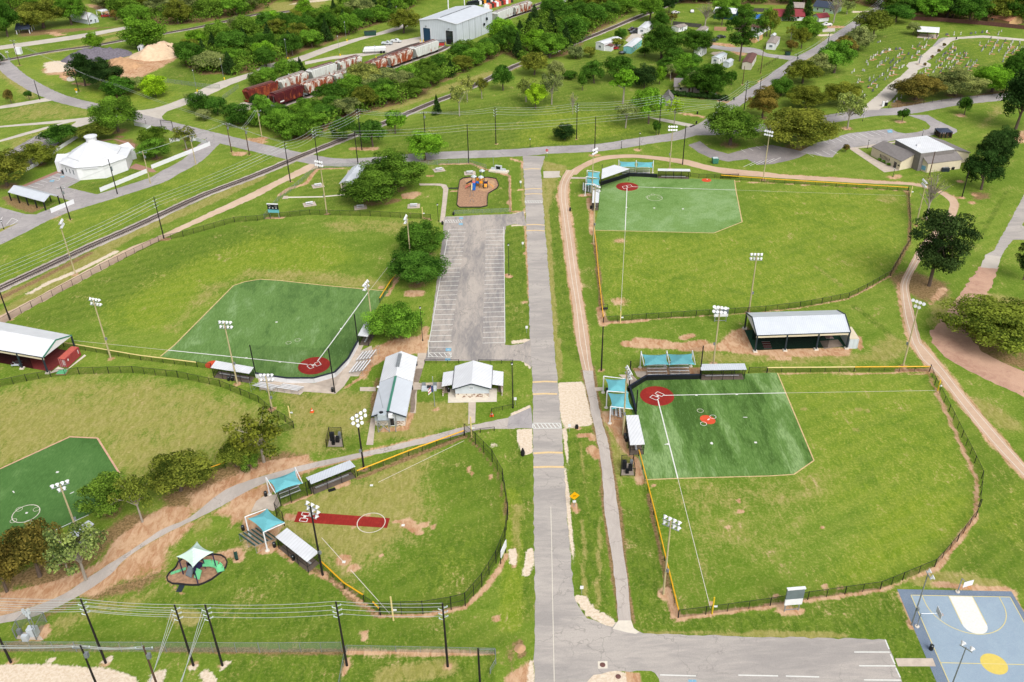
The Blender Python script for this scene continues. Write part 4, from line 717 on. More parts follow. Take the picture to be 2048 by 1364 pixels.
fence('white_fence','short white board fence beside the open metal pavilion',pts(A5,'402 335 580 262'),1.5,mesh='white_paint',post='white_paint',board=True,sp=2.4,group=WF);fence('white_fence','white board fence behind the big tree by the hall gate',pts(A1,'1050 978 1180 1005 1130 1040'),1.4,mesh='white_paint',post='white_paint',board=True,sp=2.4,group=WF)
fence('white_fence','white board fence along the hall parking, half hidden by two trees',pts(PO,'400 855 620 740 860 555 960 490 1180 350'),1.3,mesh='white_paint',post='white_paint',board=True,sp=2.6,group=WF);fence('white_fence','short white fence by the entrance walk of the hall',pts(A1,'1325 1105 1400 1100'),1.3,mesh='white_paint',post='white_paint',board=True,sp=2.4,group=WF)
fence('board_fence','long brown board fence behind the cemetery',pts(A4,'1150 155 1400 170 1700 195 2040 230'),2.0,mesh='fence_board',post='fence_board',board=True,sp=2.6);fence('board_fence','grey weathered board fence behind the mobile homes',pts(A3,'1270 195 1370 205 1490 218'),2.0,mesh='grey_board',post='grey_board',board=True,sp=2.6);fence('board_fence','tan board fence behind the mobile home with the worn roof',pts(A3,'1590 238 1690 242'),2.0,mesh='tan_board',post='tan_board',board=True,sp=2.6);fence('board_fence','dark board fence behind the blue pool tarp',pts(UT,'770 100 1040 110'),2.0,mesh='grey_board',post='grey_board',board=True,sp=2.6)
fence('wire_fence','thin wire fence beside the beige mobile home',pts(UT,'880 1000 1180 820'),1.2,sp=3.5,mesh='fine_netting',post='brown_pole',pr=.05,group=GF);fence('iron_fence','dark iron fence under the cemetery trees',pts(A4,'970 845 1310 800 1600 770 1900 720'),1.3,sp=4,mesh='fine_netting');fence('park_fence','dark pipe rail fence between the road and the cemetery street trees',pts(A4,'370 930 560 905 740 870'),1.2,sp=4,mesh='fine_netting',group=GF)
def pad_wall(label,P,h,mat,top=None):
 r=thing('backstop_wall',label,'wall',P[0]);m=MB();t=MB()
 for a,b in zip(P[:-1],P[1:]):
  a,b=Vector(a),Vector(b);m.beam(a+Vector((0,0,h/2)),b+Vector((0,0,h/2)),.3,h);t.beam(a+Vector((0,0,h+.06)),b+Vector((0,0,h+.06)),.42,.14)
 m.build('wall_panel',mat,r);t.build('padded_top',top or mat,r)
pad_wall('black padded wall behind home plate on the near right field',pts(B3,'982 585 955 470 932 392 1060 312 1300 306 1488 303'),1.1,'black_plastic','navy_pad');pad_wall('white block wall with navy padding behind home plate on the left',pts(BB,'640 655 840 690 1000 712 1300 712 1540 645 1690 490 1800 288'),1.2,'white_paint','navy_pad');pad_wall('black padded wall in front of the sloped roof at the far right field',pts(HA,'310 538 560 460 745 400 960 405 1172 420'),1.1,'black_plastic','navy_pad')
def net(label,R,poles,spans,zs=None):
 r=thing('backstop_net',label,'backstop',gp(R(*poles[0][1])));tops=[]
 for t,b in poles:
  h=hgt(R(*b),R(*t));g=gp(R(*b));place('pole',unit_post('black_metal',8),r,g-r.location,scale=(.13,.13,h));tops.append((g,h))
 for i,j in spans:
  (a,ha),(b,hb)=tops[i],tops[j];MB().poly([a+Vector((0,0,1.2)),b+Vector((0,0,1.2)),b+Vector((0,0,hb)),a+Vector((0,0,ha))]).build('net','fine_netting',r)
net('pair of tall black net poles flanking home plate on the near right field',PX,[((1404,691.5),(1399.7,754)),((1262,722),(1258,778)),((1275.5,780),(1272,829))],[(0,1),(1,2)])
net('three tall black net poles behind home plate on the left field',PX,[((500.7,690),(512.5,754)),((657.5,697),(670,786)),((708.6,628.6),(716.5,690))],[(0,1),(1,2)])
# ================================================================ DUGOUTS, SHADES, BLEACHERS
def dugout(label,R,q,h=2.6,front=(3,2),roof='ribbed_roof',bench=True,rear_z=.25):
 """q: picture corners of the roof; edge q[3]-q[2] is the open or fenced long side"""
 P=[gp(p,h)for p in(lambda v:[R(v[i],v[i+1])for i in range(0,8,2)])([float(x)for x in q.split()])]
 cn=sum(P,Vector())/4;r=thing('dugout',label,'dugout',(cn.x,cn.y,0),0,'roofed dugouts of the ballfields')
 up=Vector((0,0,.1));lo=list(P);hi=[p+up for p in P]
 MB().hexa(lo,hi).build('roof',roof,r)
 g=[Vector((p.x,p.y,0)).lerp(Vector((cn.x,cn.y,0)),.05)for p in P];z=Vector((0,0,h-.02))
 sheet('floor',g,.05,'wet_concrete',r,kind=None)
 def post(p):place('post',unit_post('black_metal'),r,p-r.location,scale=(.06,.06,h))
 for i in range(4):
  a,b=g[i],g[(i+1)%4];k=max(1,round((b-a).length/2.4));MB().bar(a+z*.98,b+z*.98,.05,n=4).bar(a+z*.5,b+z*.5,.035,n=4).build('rail','black_metal',r)
  for j in range(k):
   post(a.lerp(b,j/k));s,e=a.lerp(b,j/k),a.lerp(b,(j+1)/k);MB().poly([s,e,e+z,s+z]).build('mesh_panel','black_chain_link',r)
 if bench:
  d=(g[1]-g[0])if(g[1]-g[0]).length>(g[2]-g[1]).length else(g[2]-g[1]);d=d.normalized();Lb=max((g[1]-g[0]).length,(g[2]-g[1]).length)*.8;c0=Vector((cn.x,cn.y,.45));MB().beam(c0-d*Lb/2,c0+d*Lb/2,.35,.08).build('bench','white_paint',r)
 return r
dugout('ribbed metal roof dugout right of the blue-shaded bleachers on the near right field',B3,'1485 190 1828 185 1845 232 1488 237');dugout('white roof dugout beside the light pole on the left line of the near right field',B3,'903 590 1000 587 1051 815 937 821',roof='white_roof')
dugout('long white roof dugout along the walk at the dry field',B2,'397 1075 740 940 783 988 437 1125',roof='ribbed_roof');dugout('white roof dugout beside the lower blue shade and the black light pole',B6,'160 235 250 165 497 355 405 430',roof='white_roof')
dugout('white roof dugout with a tan light pole on the third-base side of the left field',BB,'180 465 612 540 560 612 122 545',roof='white_roof');dugout('white roof dugout half hidden by the oak near the net pole',BB,'1793 178 1905 192 2000 25 1890 0',roof='white_roof')
dugout('flat-roofed dugout with long white bench at the far right field',HA,'1180 285 1665 292 1672 325 1178 316',roof='white_roof');dugout('white roof dugout with a light pole on the left line of the far right field',HA,'195 605 298 600 283 800 183 802',roof='white_roof');dugout('white roof dugout under grey olive trees at the lower left',B5,'440 282 690 105 735 135 490 322',roof='ribbed_roof')
def roof_canopy():
 P=[gp(HA(x,y),4.0)for x,y in((325,440),(335,290),(525,228),(750,290))];cn=sum(P,Vector())/4
 r=thing('press_shelter','four-sided pale sloped roof over the seats behind the far right home plate','shelter',(cn.x,cn.y,0));MB().hexa(P,[p+Vector((0,0,.12))for p in P]).build('roof','white_roof',r)
 for p in P:place('post',unit_post('black_metal'),r,Vector((p.x,p.y,0))-r.location,scale=(.08,.08,5.6 if p is P[1]else 4.0))
 for i in range(4):a,b=P[i],P[(i+1)%4];z=Vector((0,0,-2.9));MB().poly([a+z,b+z,b+z*.4,a+z*.4]).build('mesh_panel','black_chain_link',r)
roof_canopy()
def shade(label,R,bays,arms,fab='teal_fabric',cat='shade canopy',bulge=.75):
 def X(v):return R(*v)
 zt=hgt(X(arms[0][2]),X(arms[0][0]))if arms[0][2]else 4.0
 r=thing('shade_canopy',label,cat,(0,0,0),0,'fabric shade canopies');f0=gp(X(arms[0][0]),zt);r.location=(f0.x,f0.y,0)
 for top,tip,foot in arms:
  a=gp(X(top),zt);MB().bar((a.x,a.y,0),a,.14,.12,8).build('post','white_paint',r);MB().lathe([(.42,0),(.42,.14),(.3,.2)],10,a.x,a.y).build('post_foot','pale_concrete',r)
  if tip:MB().bar(a,gp(X(tip),zt-.45),.1,.08,6).build('arm','white_paint',r)
 for bq in bays:
  C=[gp(X(p),zt-.3)for p in bq];N=10;m=MB();V=[]
  for i in range(N+1):
   for j in range(N+1):
    u,v=i/N,j/N;su=.5+(u-.5)*(1-.16*(1-abs(2*v-1)**2)*1);sv=.5+(v-.5)*(1-.16*(1-abs(2*u-1)**2))
    p=(C[0]*(1-su)+C[1]*su)*(1-sv)+(C[3]*(1-su)+C[2]*su)*sv
    hip=min(1,1.9*min(u,1-u),1.9*min(v,1-v)*1.3);V.append(p+Vector((0,0,bulge*hip)))
  m.add(V,[(i*(N+1)+j,i*(N+1)+j+1,(i+1)*(N+1)+j+1,(i+1)*(N+1)+j)for i in range(N)for j in range(N)]);m.build('canopy',fab,r)
 return r
shade('teal shade canopy over aluminium bleachers beside the tan walk',EE,[((510,275),(890,140),(995,318),(618,452))],[((490,235),(620,455),(540,470)),((885,98),(992,318),None)])
shade('teal shade canopy over green bleachers at the lower left backstop',EE,[((240,800),(505,662),(752,850),(465,1000))],[((205,775),(490,668),(250,1025)),((455,985),(745,858),(497,1235))])
shade('pair of teal shade canopies over bleachers behind the near right home plate',DS,[((705,140),(1092,138),(1130,300),(742,315)),((1095,135),(1480,128),(1522,300),(1132,305))],[((700,95),(745,315),(683,340)),((1090,88),(1132,305),None),((1477,82),(1522,298),None)])
shade('pair of teal shade canopies on white posts beside the asphalt walk',DS,[((155,512),(468,508),(500,722),(190,712)),((192,722),(505,722),(572,968),(250,975))],[((133,472),(462,512),(125,722)),((183,698),(505,722),(168,952)),((236,932),(570,970),(222,1192))])
shade('pair of teal shade canopies behind the far right home plate',HA,[((595,172),(848,178),(848,262),(593,256)),((856,178),(1112,182),(1108,268),(855,262))],[((1113,162),(1110,262),(1105,345)),((853,156),(850,262),None),((590,150),(592,255),None)],bulge=.5)
shade('two teal shade canopies left of the far right home plate',HA,[((115,325),(308,335),(302,430),(100,428)),((100,432),(302,432),(300,535),(90,535))],[((83,505),(300,530),(75,690)),((92,405),(302,430),None),((108,306),(306,335),None)],bulge=.4)
def bleacher(label,R,a,b,back,rows=5,mat='white_paint',rail=False):
 A_,B_=gp(R(*a)),gp(R(*b));d=(B_-A_);Ln=d.length;d.normalize();nrm=Vector((-d.y,d.x,0));nrm=nrm if nrm.dot(gp(R(*back))-A_)>0 else-nrm
 r=thing('bleachers',label,'bleachers',A_,0,'bleachers by the ballfields');fr=MB()
 for k in range(rows):
  z=.4+.27*k;o0=A_+nrm*(.82*k);MB().beam(o0+Vector((0,0,z)),o0+d*Ln+Vector((0,0,z)),.24,.05).build('seat_plank',mat,r)
  if k:MB().beam(o0-nrm*.3+Vector((0,0,z-.25)),o0-nrm*.3+d*Ln+Vector((0,0,z-.25)),.16,.04).build('foot_plank','dull_steel',r)
 nf=max(2,round(Ln/1.8))
 for j in range(nf+1):
  o0=A_+d*(Ln*j/nf);t=o0+nrm*(.82*(rows-1));fr.bar(o0,o0+Vector((0,0,.36)),.035,n=4).bar(t,t+Vector((0,0,.36+.27*(rows-1))),.035,n=4).bar(o0+Vector((0,0,.34)),t+Vector((0,0,.34+.27*(rows-1))),.035,n=4).bar(o0,t,.035,n=4)
 if rail:t=A_+nrm*(.82*rows);h=Vector((0,0,1.5+.27*rows));fr.bar(t+h,t+d*Ln+h,.03,n=4).bar(t+h*.7,t+d*Ln+h*.7,.03,n=4).bar(t,t+h,.03,n=4).bar(t+d*Ln,t+d*Ln+h,.03,n=4)
 fr.build('frame','steel',r)
bleacher('left set of aluminium bleachers under the paired teal canopies',DS,(800,470),(1095,468),(780,340));bleacher('right set of aluminium bleachers beside the ribbed dugout roof',DS,(1140,462),(1432,460),(1115,330));bleacher('aluminium bleachers under the teal canopy by the tan walk',EE,(690,540),(965,430),(640,465),4)
bleacher('green bleachers under the lower teal canopy',EE,(410,930),(630,1085),(280,960),6,'green_metal');bleacher('narrow aluminium bleachers under the white-posted canopies',DS,(440,1130),(430,980),(300,1000),4);bleacher('aluminium bleachers left behind the far right padded wall',HA,(640,372),(820,378),(650,330),5);bleacher('aluminium bleachers right behind the far right padded wall',HA,(870,385),(1062,388),(870,300),5);bleacher('small aluminium bleachers below the far left canopies',HA,(165,660),(168,550),(100,560),4)
bleacher('lower aluminium bleachers of the pair left of the long grey roof',BB,(1700,610),(1795,490),(1820,600),5);bleacher('upper aluminium bleachers with a guard rail left of the long grey roof',BB,(1780,472),(1860,375),(1900,480),5,rail=True);bleacher('aluminium bleachers with side rails beside the twin-row light pole',BB,(680,722),(905,768),(690,790),4,rail=True);bleacher('low aluminium bleachers seen from behind near the net pole',BB,(945,742),(1180,778),(940,800),4)
# ================================================================ RAILWAY
def track(P,name='railway_track',w=3.4,bal=True):
 P=smooth_line(P,3)
 if bal:b=sheet('ballast',ribbon(P,w),.03,'ballast',edge=.3);b.name='rail_bed'
 r=bpy.data.objects.new(name,None);COL.objects.link(r);r.location=P[0];r['kind']='structure'
 for d in(-.72,.72):
  m=MB();q=offset(P,d)
  for a,e in zip(q[:-1],q[1:]):m.beam(a+Vector((0,0,.24)),e+Vector((0,0,.24)),.13,.16)
  m.build('rail','rail_steel',r,kind='structure')
 m=MB();acc=0.0
 for a,e in zip(P[:-1],P[1:]):
  Ls=(e-a).length;t=(-acc)%.62
  while t<Ls:
   p=a.lerp(e,t/Ls);m.box(p.x,p.y,.1,2.5+random.uniform(-.1,.1),.24,.16,ang(a,e)+math.pi/2+random.uniform(-.04,.04));t+=.62
  acc=(acc+Ls)%.62
 m.build('ties','tie_wood',r,kind='stuff')
main_track=pts(A5,'-160 1005 0 925 300 785 700 598 1000 468 1250 352 1600 192 2000 40')+pts(A2,'350 1222 640 1106 1000 962 1200 880 1400 795 1560 735 1800 625 2027 515')+pts(A3,'330 405 600 298 790 220 980 140 1160 70 1400 -30')
track(main_track,w=4.6)
back_sid=pts(QH,'-40 1085 90 1047 590 893 1040 735 1470 597 1850 492 2100 420');front_sid=pts(A2,'60 880 130 850 380 760 610 685 830 612 1030 540 1225 470 1420 400 1500 362')
track(back_sid+pts(A2,'900 480 1040 420 1200 360 1290 335'),w=3.6);track(front_sid,w=5.2)
track(pts(A1,'-60 490 70 465 400 402 700 362 1000 308 1300 258 1600 202 2000 112')+pts(A2,'120 108 230 92 420 70'),w=5)
track(pts(RW,'1530 350 1760 258 2040 165 2300 80 2500 10'),w=4);track(pts(RW,'1530 290 1800 200 2046 110 2400 -20'),w=4)
# ---------------------------------------------------------------- hopper cars
def hopper(name,label,a,b,mat,top='brown_roof',h=6.0):
 a,b=Vector(a),Vector(b);d=(b-a);Ln=d.length-.9;d.normalize();cn=(a+b)/2
 r=thing(name,label,'hopper car',cn,ang(a,b),'covered hopper cars');w=1.9;hl=Ln/2
 m=MB()
 prof=[(w,1.35),(w,h-.55),(.9,h-.12),(-.9,h-.12),(-w,h-.55),(-w,1.35)]
 m.add([(-hl+1.5,y,z)for y,z in prof]+[(hl-1.5,y,z)for y,z in prof],[tuple(range(6)),tuple(range(11,5,-1))]+[(i,6+i,6+(i+1)%6,(i+1)%6)for i in range(6)])
 for s in(-1,1):
  x0,x1=s*(hl-1.5),s*(hl-.35);m.add([(x0,-w,1.5),(x0,w,1.5),(x1,w,h-1.0),(x1,-w,h-1.0),(x0,-w,h-.55),(x0,w,h-.55)],[(0,1,2,3),(3,2,5,4),(0,3,4),(1,5,2)])
 for i in range(3):
  x=-hl*.55+hl*.55*i;q=Ln*.13;m.hexa([(x-q*.35,-.5,.45),(x+q*.35,-.5,.45),(x+q*.35,.5,.45),(x-q*.35,.5,.45)],[(x-q,-w*.98,1.36),(x+q,-w*.98,1.36),(x+q,w*.98,1.36),(x-q,w*.98,1.36)])
 m.build('hopper_body',mat,r,world=False)
 t=MB()
 for y in(-1.2,1.2):t.box(0,y,h-.1,Ln-2.4,.5,.06)
 t.box(0,0,h+.02,Ln-3.2,.7,.16);t.build('roof_walk',top,r,world=False)
 m=MB();n=12
 for i in range(n+1):
  for s in(-1,1):m.box(-hl+1.5+(Ln-3)*i/n,s*(w+.03),(h+.9)/2+.1,.1,.08,h-1.9)
 m.build('side_rib',mat,r,world=False)
 for s in(-1,1):
  f=MB().box(s*(hl-.5),0,1.15,1.0,2.6,.25).box(s*(hl-.05),0,1.05,.5,.4,.3).bar((s*(hl-.3),-1.3,1.2),(s*(hl-.3),-1.3,h-.8),.05,n=4).bar((s*(hl-.3),1.3,1.2),(s*(hl-.3),1.3,h-.8),.05,n=4).bar((s*(hl-.3),-1.3,2.6),(s*(hl-.3),1.3,2.6),.04,n=4)
  f.build('end_frame','dull_steel' if mat!='oxide_red' else 'oxide_red',r,world=False)
  bg=MB().box(s*(hl-1.7),0,.55,2.2,2.0,.4)
  for dx in(-.85,.85):
   for y in(-.75,.75):bg.bar((s*(hl-1.7)+dx,y-.08,.62),(s*(hl-1.7)+dx,y+.08,.62),.42,n=10)
  bg.build('bogie','rubber',r,world=False)
def on(P,x0,y0,x1,y1,R):return gp(R(x0,y0)),gp(R(x1,y1))
for lab,R,q,mat,top in(('oxide red hopper car at the near end of the back siding',QH,(78,1048,585,893),'oxide_red','brown_roof'),('white hopper car with rust streaks behind the oxide red one',QH,(585,893,1040,735),'rusty_white','worn_roof'),('cleanest white hopper car with a brown roof walk on the back siding',QH,(1040,735,1468,597),'clean_white','brown_roof'),('last white hopper car of the back siding beside the concrete drive',QH,(1468,597,1850,490),'rusty_white','brown_roof'),('dark maroon hopper car with a small white mark at the end of the front siding',A2,(128,848,378,757),'maroon','brown_roof'),('heavily rusted hopper car behind the maroon one',A2,(378,757,608,682),'very_rusty','worn_roof'),('white hopper car with a rusty top band beside the pale green tree',A2,(608,682,822,612),'rusty_white','worn_roof'),('hopper car mostly hidden behind the pale green tree',A2,(822,612,1026,540),'very_rusty','brown_roof'),('hopper car with a rusty upper half near the warehouse',A2,(1026,540,1224,469),'very_rusty','brown_roof'),('pale hopper car standing nearest the warehouse doors',A2,(1224,469,1425,398),'clean_white','brown_roof'),('white hopper car right behind the warehouse',RW,(1500,358,1765,256),'clean_white','worn_roof'),('hopper car with one orange rust patch beyond the warehouse',RW,(1770,256,2050,165),'rusty_white','worn_roof'),('white hopper car almost hidden by the far trees',A3,(270,95,520,20),'clean_white','worn_roof')):
 a,b=on(None,*q,R);hopper('hopper_car',lab,a,b,mat,top)
o=place('marking',MB().box(0,0,0,2.2,.03,.5).mesh('marking','white_paint'));cr=[x for x in bpy.data.objects if x.get('label','').startswith('dark maroon')][0];o.parent=cr;o.location=(-4.6,-2.02,2.2)
# ================================================================ BUILDINGS
def wall_item(root,name,a,b,t,z,w,h,mat,frame='white_paint',deep=.04,label=None):
 """window or door on the wall a->b (world points), outside is to the right of a->b"""
 a,b=Vector(a),Vector(b);d=(b-a).normalized();n=Vector((d.y,-d.x,0));c0=a.lerp(b,t)+Vector((0,0,z))+n*.02
 def fr(q,hw,z0,z1,th):m=MB();return m.hexa([q-d*hw+Vector((0,0,z0)),q+d*hw+Vector((0,0,z0)),q+d*hw+n*th+Vector((0,0,z0)),q-d*hw+n*th+Vector((0,0,z0))],[q-d*hw+Vector((0,0,z1)),q+d*hw+Vector((0,0,z1)),q+d*hw+n*th+Vector((0,0,z1)),q-d*hw+n*th+Vector((0,0,z1))])
 p=fr(c0,w/2,-h/2,h/2,deep).build(name,mat,root)
 if label:p['label']=label
 if frame:
  m=MB()
  for s in(-1,1):m.beam(c0+d*s*w/2+n*.04+Vector((0,0,-h/2)),c0+d*s*w/2+n*.04+Vector((0,0,h/2)),.1,.1)
  m.beam(c0-d*w/2+n*.04+Vector((0,0,h/2)),c0+d*w/2+n*.04+Vector((0,0,h/2)),.1,.1);m.beam(c0-d*w/2+n*.04-Vector((0,0,h/2)),c0+d*w/2+n*.04-Vector((0,0,h/2)),.1,.1)
  o=m.build('frame',frame,root);o.parent=p
 return p
def gable(name,label,cat,A_,B_,Ln,he,rise,wm,rm,ridge='AD',oh=.35,items=(),group=None,trim=None,open_=False,base=None):
 A_,B_=Vector((A_[0],A_[1],0)),Vector((B_[0],B_[1],0));d=(B_-A_).normalized();n=Vector((-d.y,d.x,0));C_,D_=B_+n*Ln,A_+n*Ln
 r=thing(name,label,cat,(A_+C_)/2,0,group);Q=[A_,B_,C_,D_];H=Vector((0,0,he));T=Vector((0,0,he+rise));m=MB()
 if ridge=='AD':g0,g1=(A_+B_)/2,(D_+C_)/2;faces=[(A_,B_,g0),(C_,D_,g1)];ea,eb=(D_,A_),(B_,C_)
 else:g0,g1=(A_+D_)/2,(B_+C_)/2;faces=[(D_,A_,g0),(B_,C_,g1)];ea,eb=(A_,B_),(C_,D_)
 if not open_:
  for i in range(4):a,b=Q[i],Q[(i+1)%4];m.poly([a,b,b+H,a+H])
  for a,b,g in faces:m.poly([a+H,b+H,g+T])
  m.build('wall',wm,r)
 else:
  for i in range(4):
   a,b=Q[i],Q[(i+1)%4];k=max(1,round((b-a).length/5))
   for j in range(k):q=a.lerp(b,j/k)-r.location;place('post',unit_box(wm),r,(q.x,q.y,0),scale=(.28,.28,he))
  for a,b,g in faces:m.poly([a+H,b+H,g+T])
  m.build('gable_panel',trim or 'white_paint',r)
 ax=(g1-g0).normalized();g0e,g1e=g0-ax*oh,g1+ax*oh;th=Vector((0,0,.14));rf=MB()
 for e0,e1 in(ea,eb):
  if(e1-e0).dot(ax)<0:e0,e1=e1,e0
  e0,e1=e0-ax*oh,e1+ax*oh;o0,o1=(e0-g0e),(e1-g1e);w=o0.length;f=oh/w;dz=Vector((0,0,-rise*f));lo=[g0e+T,e0+o0*f+H+dz,e1+o1*f+H+dz,g1e+T]
  if(lo[1]-lo[0]).cross(lo[2]-lo[0]).z<0:lo=lo[::-1]
  rf.hexa(lo,[p+th for p in lo])
 rf.build('roof',rm,r)
 if trim and not open_:
  tm=MB()
  for e0,e1 in(ea,eb):
   off=((e0+e1)/2-(g0+g1)/2).normalized()*(oh+.05);dz=Vector((0,0,he-rise*oh/max((e0-g0).length,.1)+.06));tm.beam(e0+off+dz,e1+off+dz,.1,.2)
  for g,(e0,e1)in((g0e,(ea[0]if(ea[0]-g0).length<(ea[1]-g0).length else ea[1],eb[0]if(eb[0]-g0).length<(eb[1]-g0).length else eb[1])),):
   for e in(e0,e1):tm.beam(g+T+Vector((0,0,.06))-ax*.04,e-ax*(oh+.04)+(e-g0).normalized()*oh+H+Vector((0,0,.06-rise*oh/max((e-g0).length,.1))),.1,.2)
  tm.build('roof_trim',trim,r)
 for it in items:
  nm,wi,t,z,w,h,mt=it[:7];wall_item(r,nm,Q[wi],Q[(wi+1)%4],t,z,w,h,mt,*(it[7:]))
 return r,Q,(g0,g1)
def home(label,R,a,b,btop,far,wm,rm,items=(),rise=.5,name='mobile_home',cat='mobile home',group='mobile homes',trim=None):
 A_,B_=gp(R(*a)),gp(R(*b));he=max(2.2,min(3.6,hgt(R(*b),R(*btop))));Fp=gp(R(*far),he);d=(B_-A_).normalized();n=Vector((-d.y,d.x,0));Ln=max(4,min(24,(Fp-B_).dot(n)))
 wdt=(B_-A_).length
 if wdt>6.5 and name=='mobile_home':A_=B_-d*5.0
 return gable(name,label,cat,A_,B_,Ln,he,rise,wm,rm,'AD',.2,items,group,trim)
mhw=[('window',1,.25,1.6,1.1,1.0,'dark_glass'),('door',1,.45,1.25,.9,2.0,'grey_glass'),('window',1,.7,1.6,1.1,1.0,'dark_glass'),('window',0,.5,1.7,1.6,1.1,'grey_glass')]
home('white mobile home beside the railway with a small shed at its end',ST,(85,520),(212,545),(215,440),(445,350),'white_paint','white_roof',mhw)
home('teal mobile home with a white roof and a trampoline at its end',ST,(505,577),(628,588),(628,490),(872,372),'teal_wall','white_roof',mhw[:3]);home('white mobile home with two dark trucks parked at its end',ST,(722,287),(842,296),(850,208),(940,112),'white_paint','white_roof',mhw)
home('white mobile home with a brown-stained roof behind the big dark oak',ST,(1232,240),(1340,262),(1340,205),(1428,150),'white_paint','worn_roof',mhw[:2]);home('white mobile home with a worn roof in front of the tan board fence',ST,(1580,322),(1690,332),(1690,280),(1832,188),'white_paint','worn_roof',mhw[:2]);home('white mobile home with a covered porch among the dark trees',ST,(1565,645),(1640,655),(1640,540),(1788,470),'white_paint','white_roof',mhw[:2])
home('small camper with a tan roof under the dark oak',ST,(1180,560),(1268,566),(1268,480),(1312,445),'white_paint','tan_board',mhw[:1]);home('grey-white mobile home beside the tall pine',UT,(170,890),(276,906),(274,810),(392,740),'white_paint','pale_wall',mhw);home('beige mobile home with a dark brown roof by the brown power pole',UT,(632,975),(768,986),(770,880),(1012,755),'beige_wall','brown_roof',mhw[:3]);home('white mobile home with a grey roof and a bay window at the lane corner',UT,(998,672),(1136,683),(1140,590),(1348,500),'white_paint','worn_roof',mhw)
home('tan mobile home with a white roof left of the grey-roofed one',UT,(745,565),(832,577),(836,490),(958,432),'tan_wall','white_roof',mhw[:2]);home('white metal shed beside the grey-white mobile home',UT,(345,940),(432,952),(440,880),(518,835),'pale_wall','ribbed_roof',name='shed',cat='shed',group='small sheds');home('tiny white shed with a brown roof at the end of the railway mobile home',ST,(222,542),(322,552),(322,495),(340,475),'white_paint','brown_roof',name='shed',cat='shed',group='small sheds');home('small white hut with a dark doorway behind the sand heap',A1,(1080,402),(1118,400),(1118,372),(1100,352),'pale_wall','white_roof',[('door',0,.3,1.1,.9,2.0,'dark_glass')],name='shed',cat='hut',group='small sheds')
home('tall grey shed behind the grey-roofed mobile home',UT,(1065,530),(1115,535),(1115,470),(1170,455),'pale_wall','white_roof',name='shed',cat='shed',group='small sheds')
def house(label,R,a,b,btop,depth,rise,wm,rm,ridge='AB',items=(),name='house'):
 A_,B_=gp(R(*a)),gp(R(*b));return gable(name,label,'house' if name=='house' else name.replace('_',' '),A_,B_,depth,max(2.2,hgt(R(*b),R(*btop))),rise,wm,rm,ridge,.5,items,'houses beyond the park')
hw=[('window',0,.2,1.6,1.2,1.1,'dark_glass'),('door',0,.5,1.1,1.0,2.0,'brown_roof'),('window',0,.8,1.6,1.2,1.1,'dark_glass')]
house('long white house with a dark red roof behind dark trees',UT,(1120,235),(1570,238),(1570,168),9,2.6,'white_paint','red_roof',items=hw);house('small white house with a red gabled porch roof',UT,(1705,225),(1800,258),(1800,190),6,1.4,'white_paint','red_roof','AD',hw[1:2]);house('house with a faded brown roof above the mobile homes',UT,(775,392),(968,418),(968,345),9,2.2,'white_paint','brown_roof',items=hw[:2]);house('blue workshop with a bright white roof',UT,(205,205),(520,228),(520,130),10,1.6,'blue_wall','white_roof',name='workshop');house('mint green house with a dark roof',VT,(920,165),(1240,205),(1240,125),9,2.2,'mint_wall','dark_roof',items=hw)
house('brown house with a tan roof behind the red-roofed house',VT,(620,165),(770,172),(770,120),8,1.8,'fence_board','worn_roof');house('beige house half hidden by the dark hedge and big tree',ST,(1280,1168),(1722,1180),(1722,1090),9,2.0,'beige_wall','grey_roof',items=hw);house('small grey gabled roof among the street trees',ST,(1105,1372),(1262,1376),(1262,1310),6,2.4,'grey_wall','grey_roof','AD');house('house with an orange-brown roof behind the brown board fence',A4,(1742,166),(1905,202),(1905,165),10,2.2,'tan_wall','orange_roof',items=hw[:1]);house('tan house among the trees above the board fence',A4,(1335,100),(1415,108),(1415,75),7,2.0,'tan_wall','brown_roof');house('pale house roof at the top right corner among trees',A4,(1690,15),(1790,22),(1790,-10),7,2.0,'beige_wall','orange_roof')
house('white farmhouse with a white metal roof in the far left corner',A1,(690,190),(772,172),(772,130),16,2.6,'pale_wall','white_roof','AD',[('window',0,.3,1.6,1.2,1.2,'dark_glass'),('door',0,.7,1.1,1.0,2.0,'grey_glass')])
r,Q,_=gable('carport','white carport roof beside the far farmhouse','carport',gp(A1(800,128)),gp(A1(852,118)),6,2.6,.3,'white_paint','white_roof','AB',.3,(),None,'white_paint',True)
gable('shelter','open shelter with a dark hipped roof under the far left trees','shelter',gp(A1(135,268)),gp(A1(235,262)),9,2.6,2.2,'white_paint','dark_roof','AB',.5,(),'open shelters','dark_roof',True)
gable('shelter','open white-roofed shelter in the middle of the cemetery','shelter',gp(A4(1195,288)),gp(A4(1345,298)),9,2.8,1.3,'brown_pole','white_roof','AB',.6,(),'open shelters','white_paint',True);sheet('concrete_pad',[gp(A4(x,y))for x,y in((1190,294),(1345,304),(1365,272),(1215,262))],.03,'concrete')
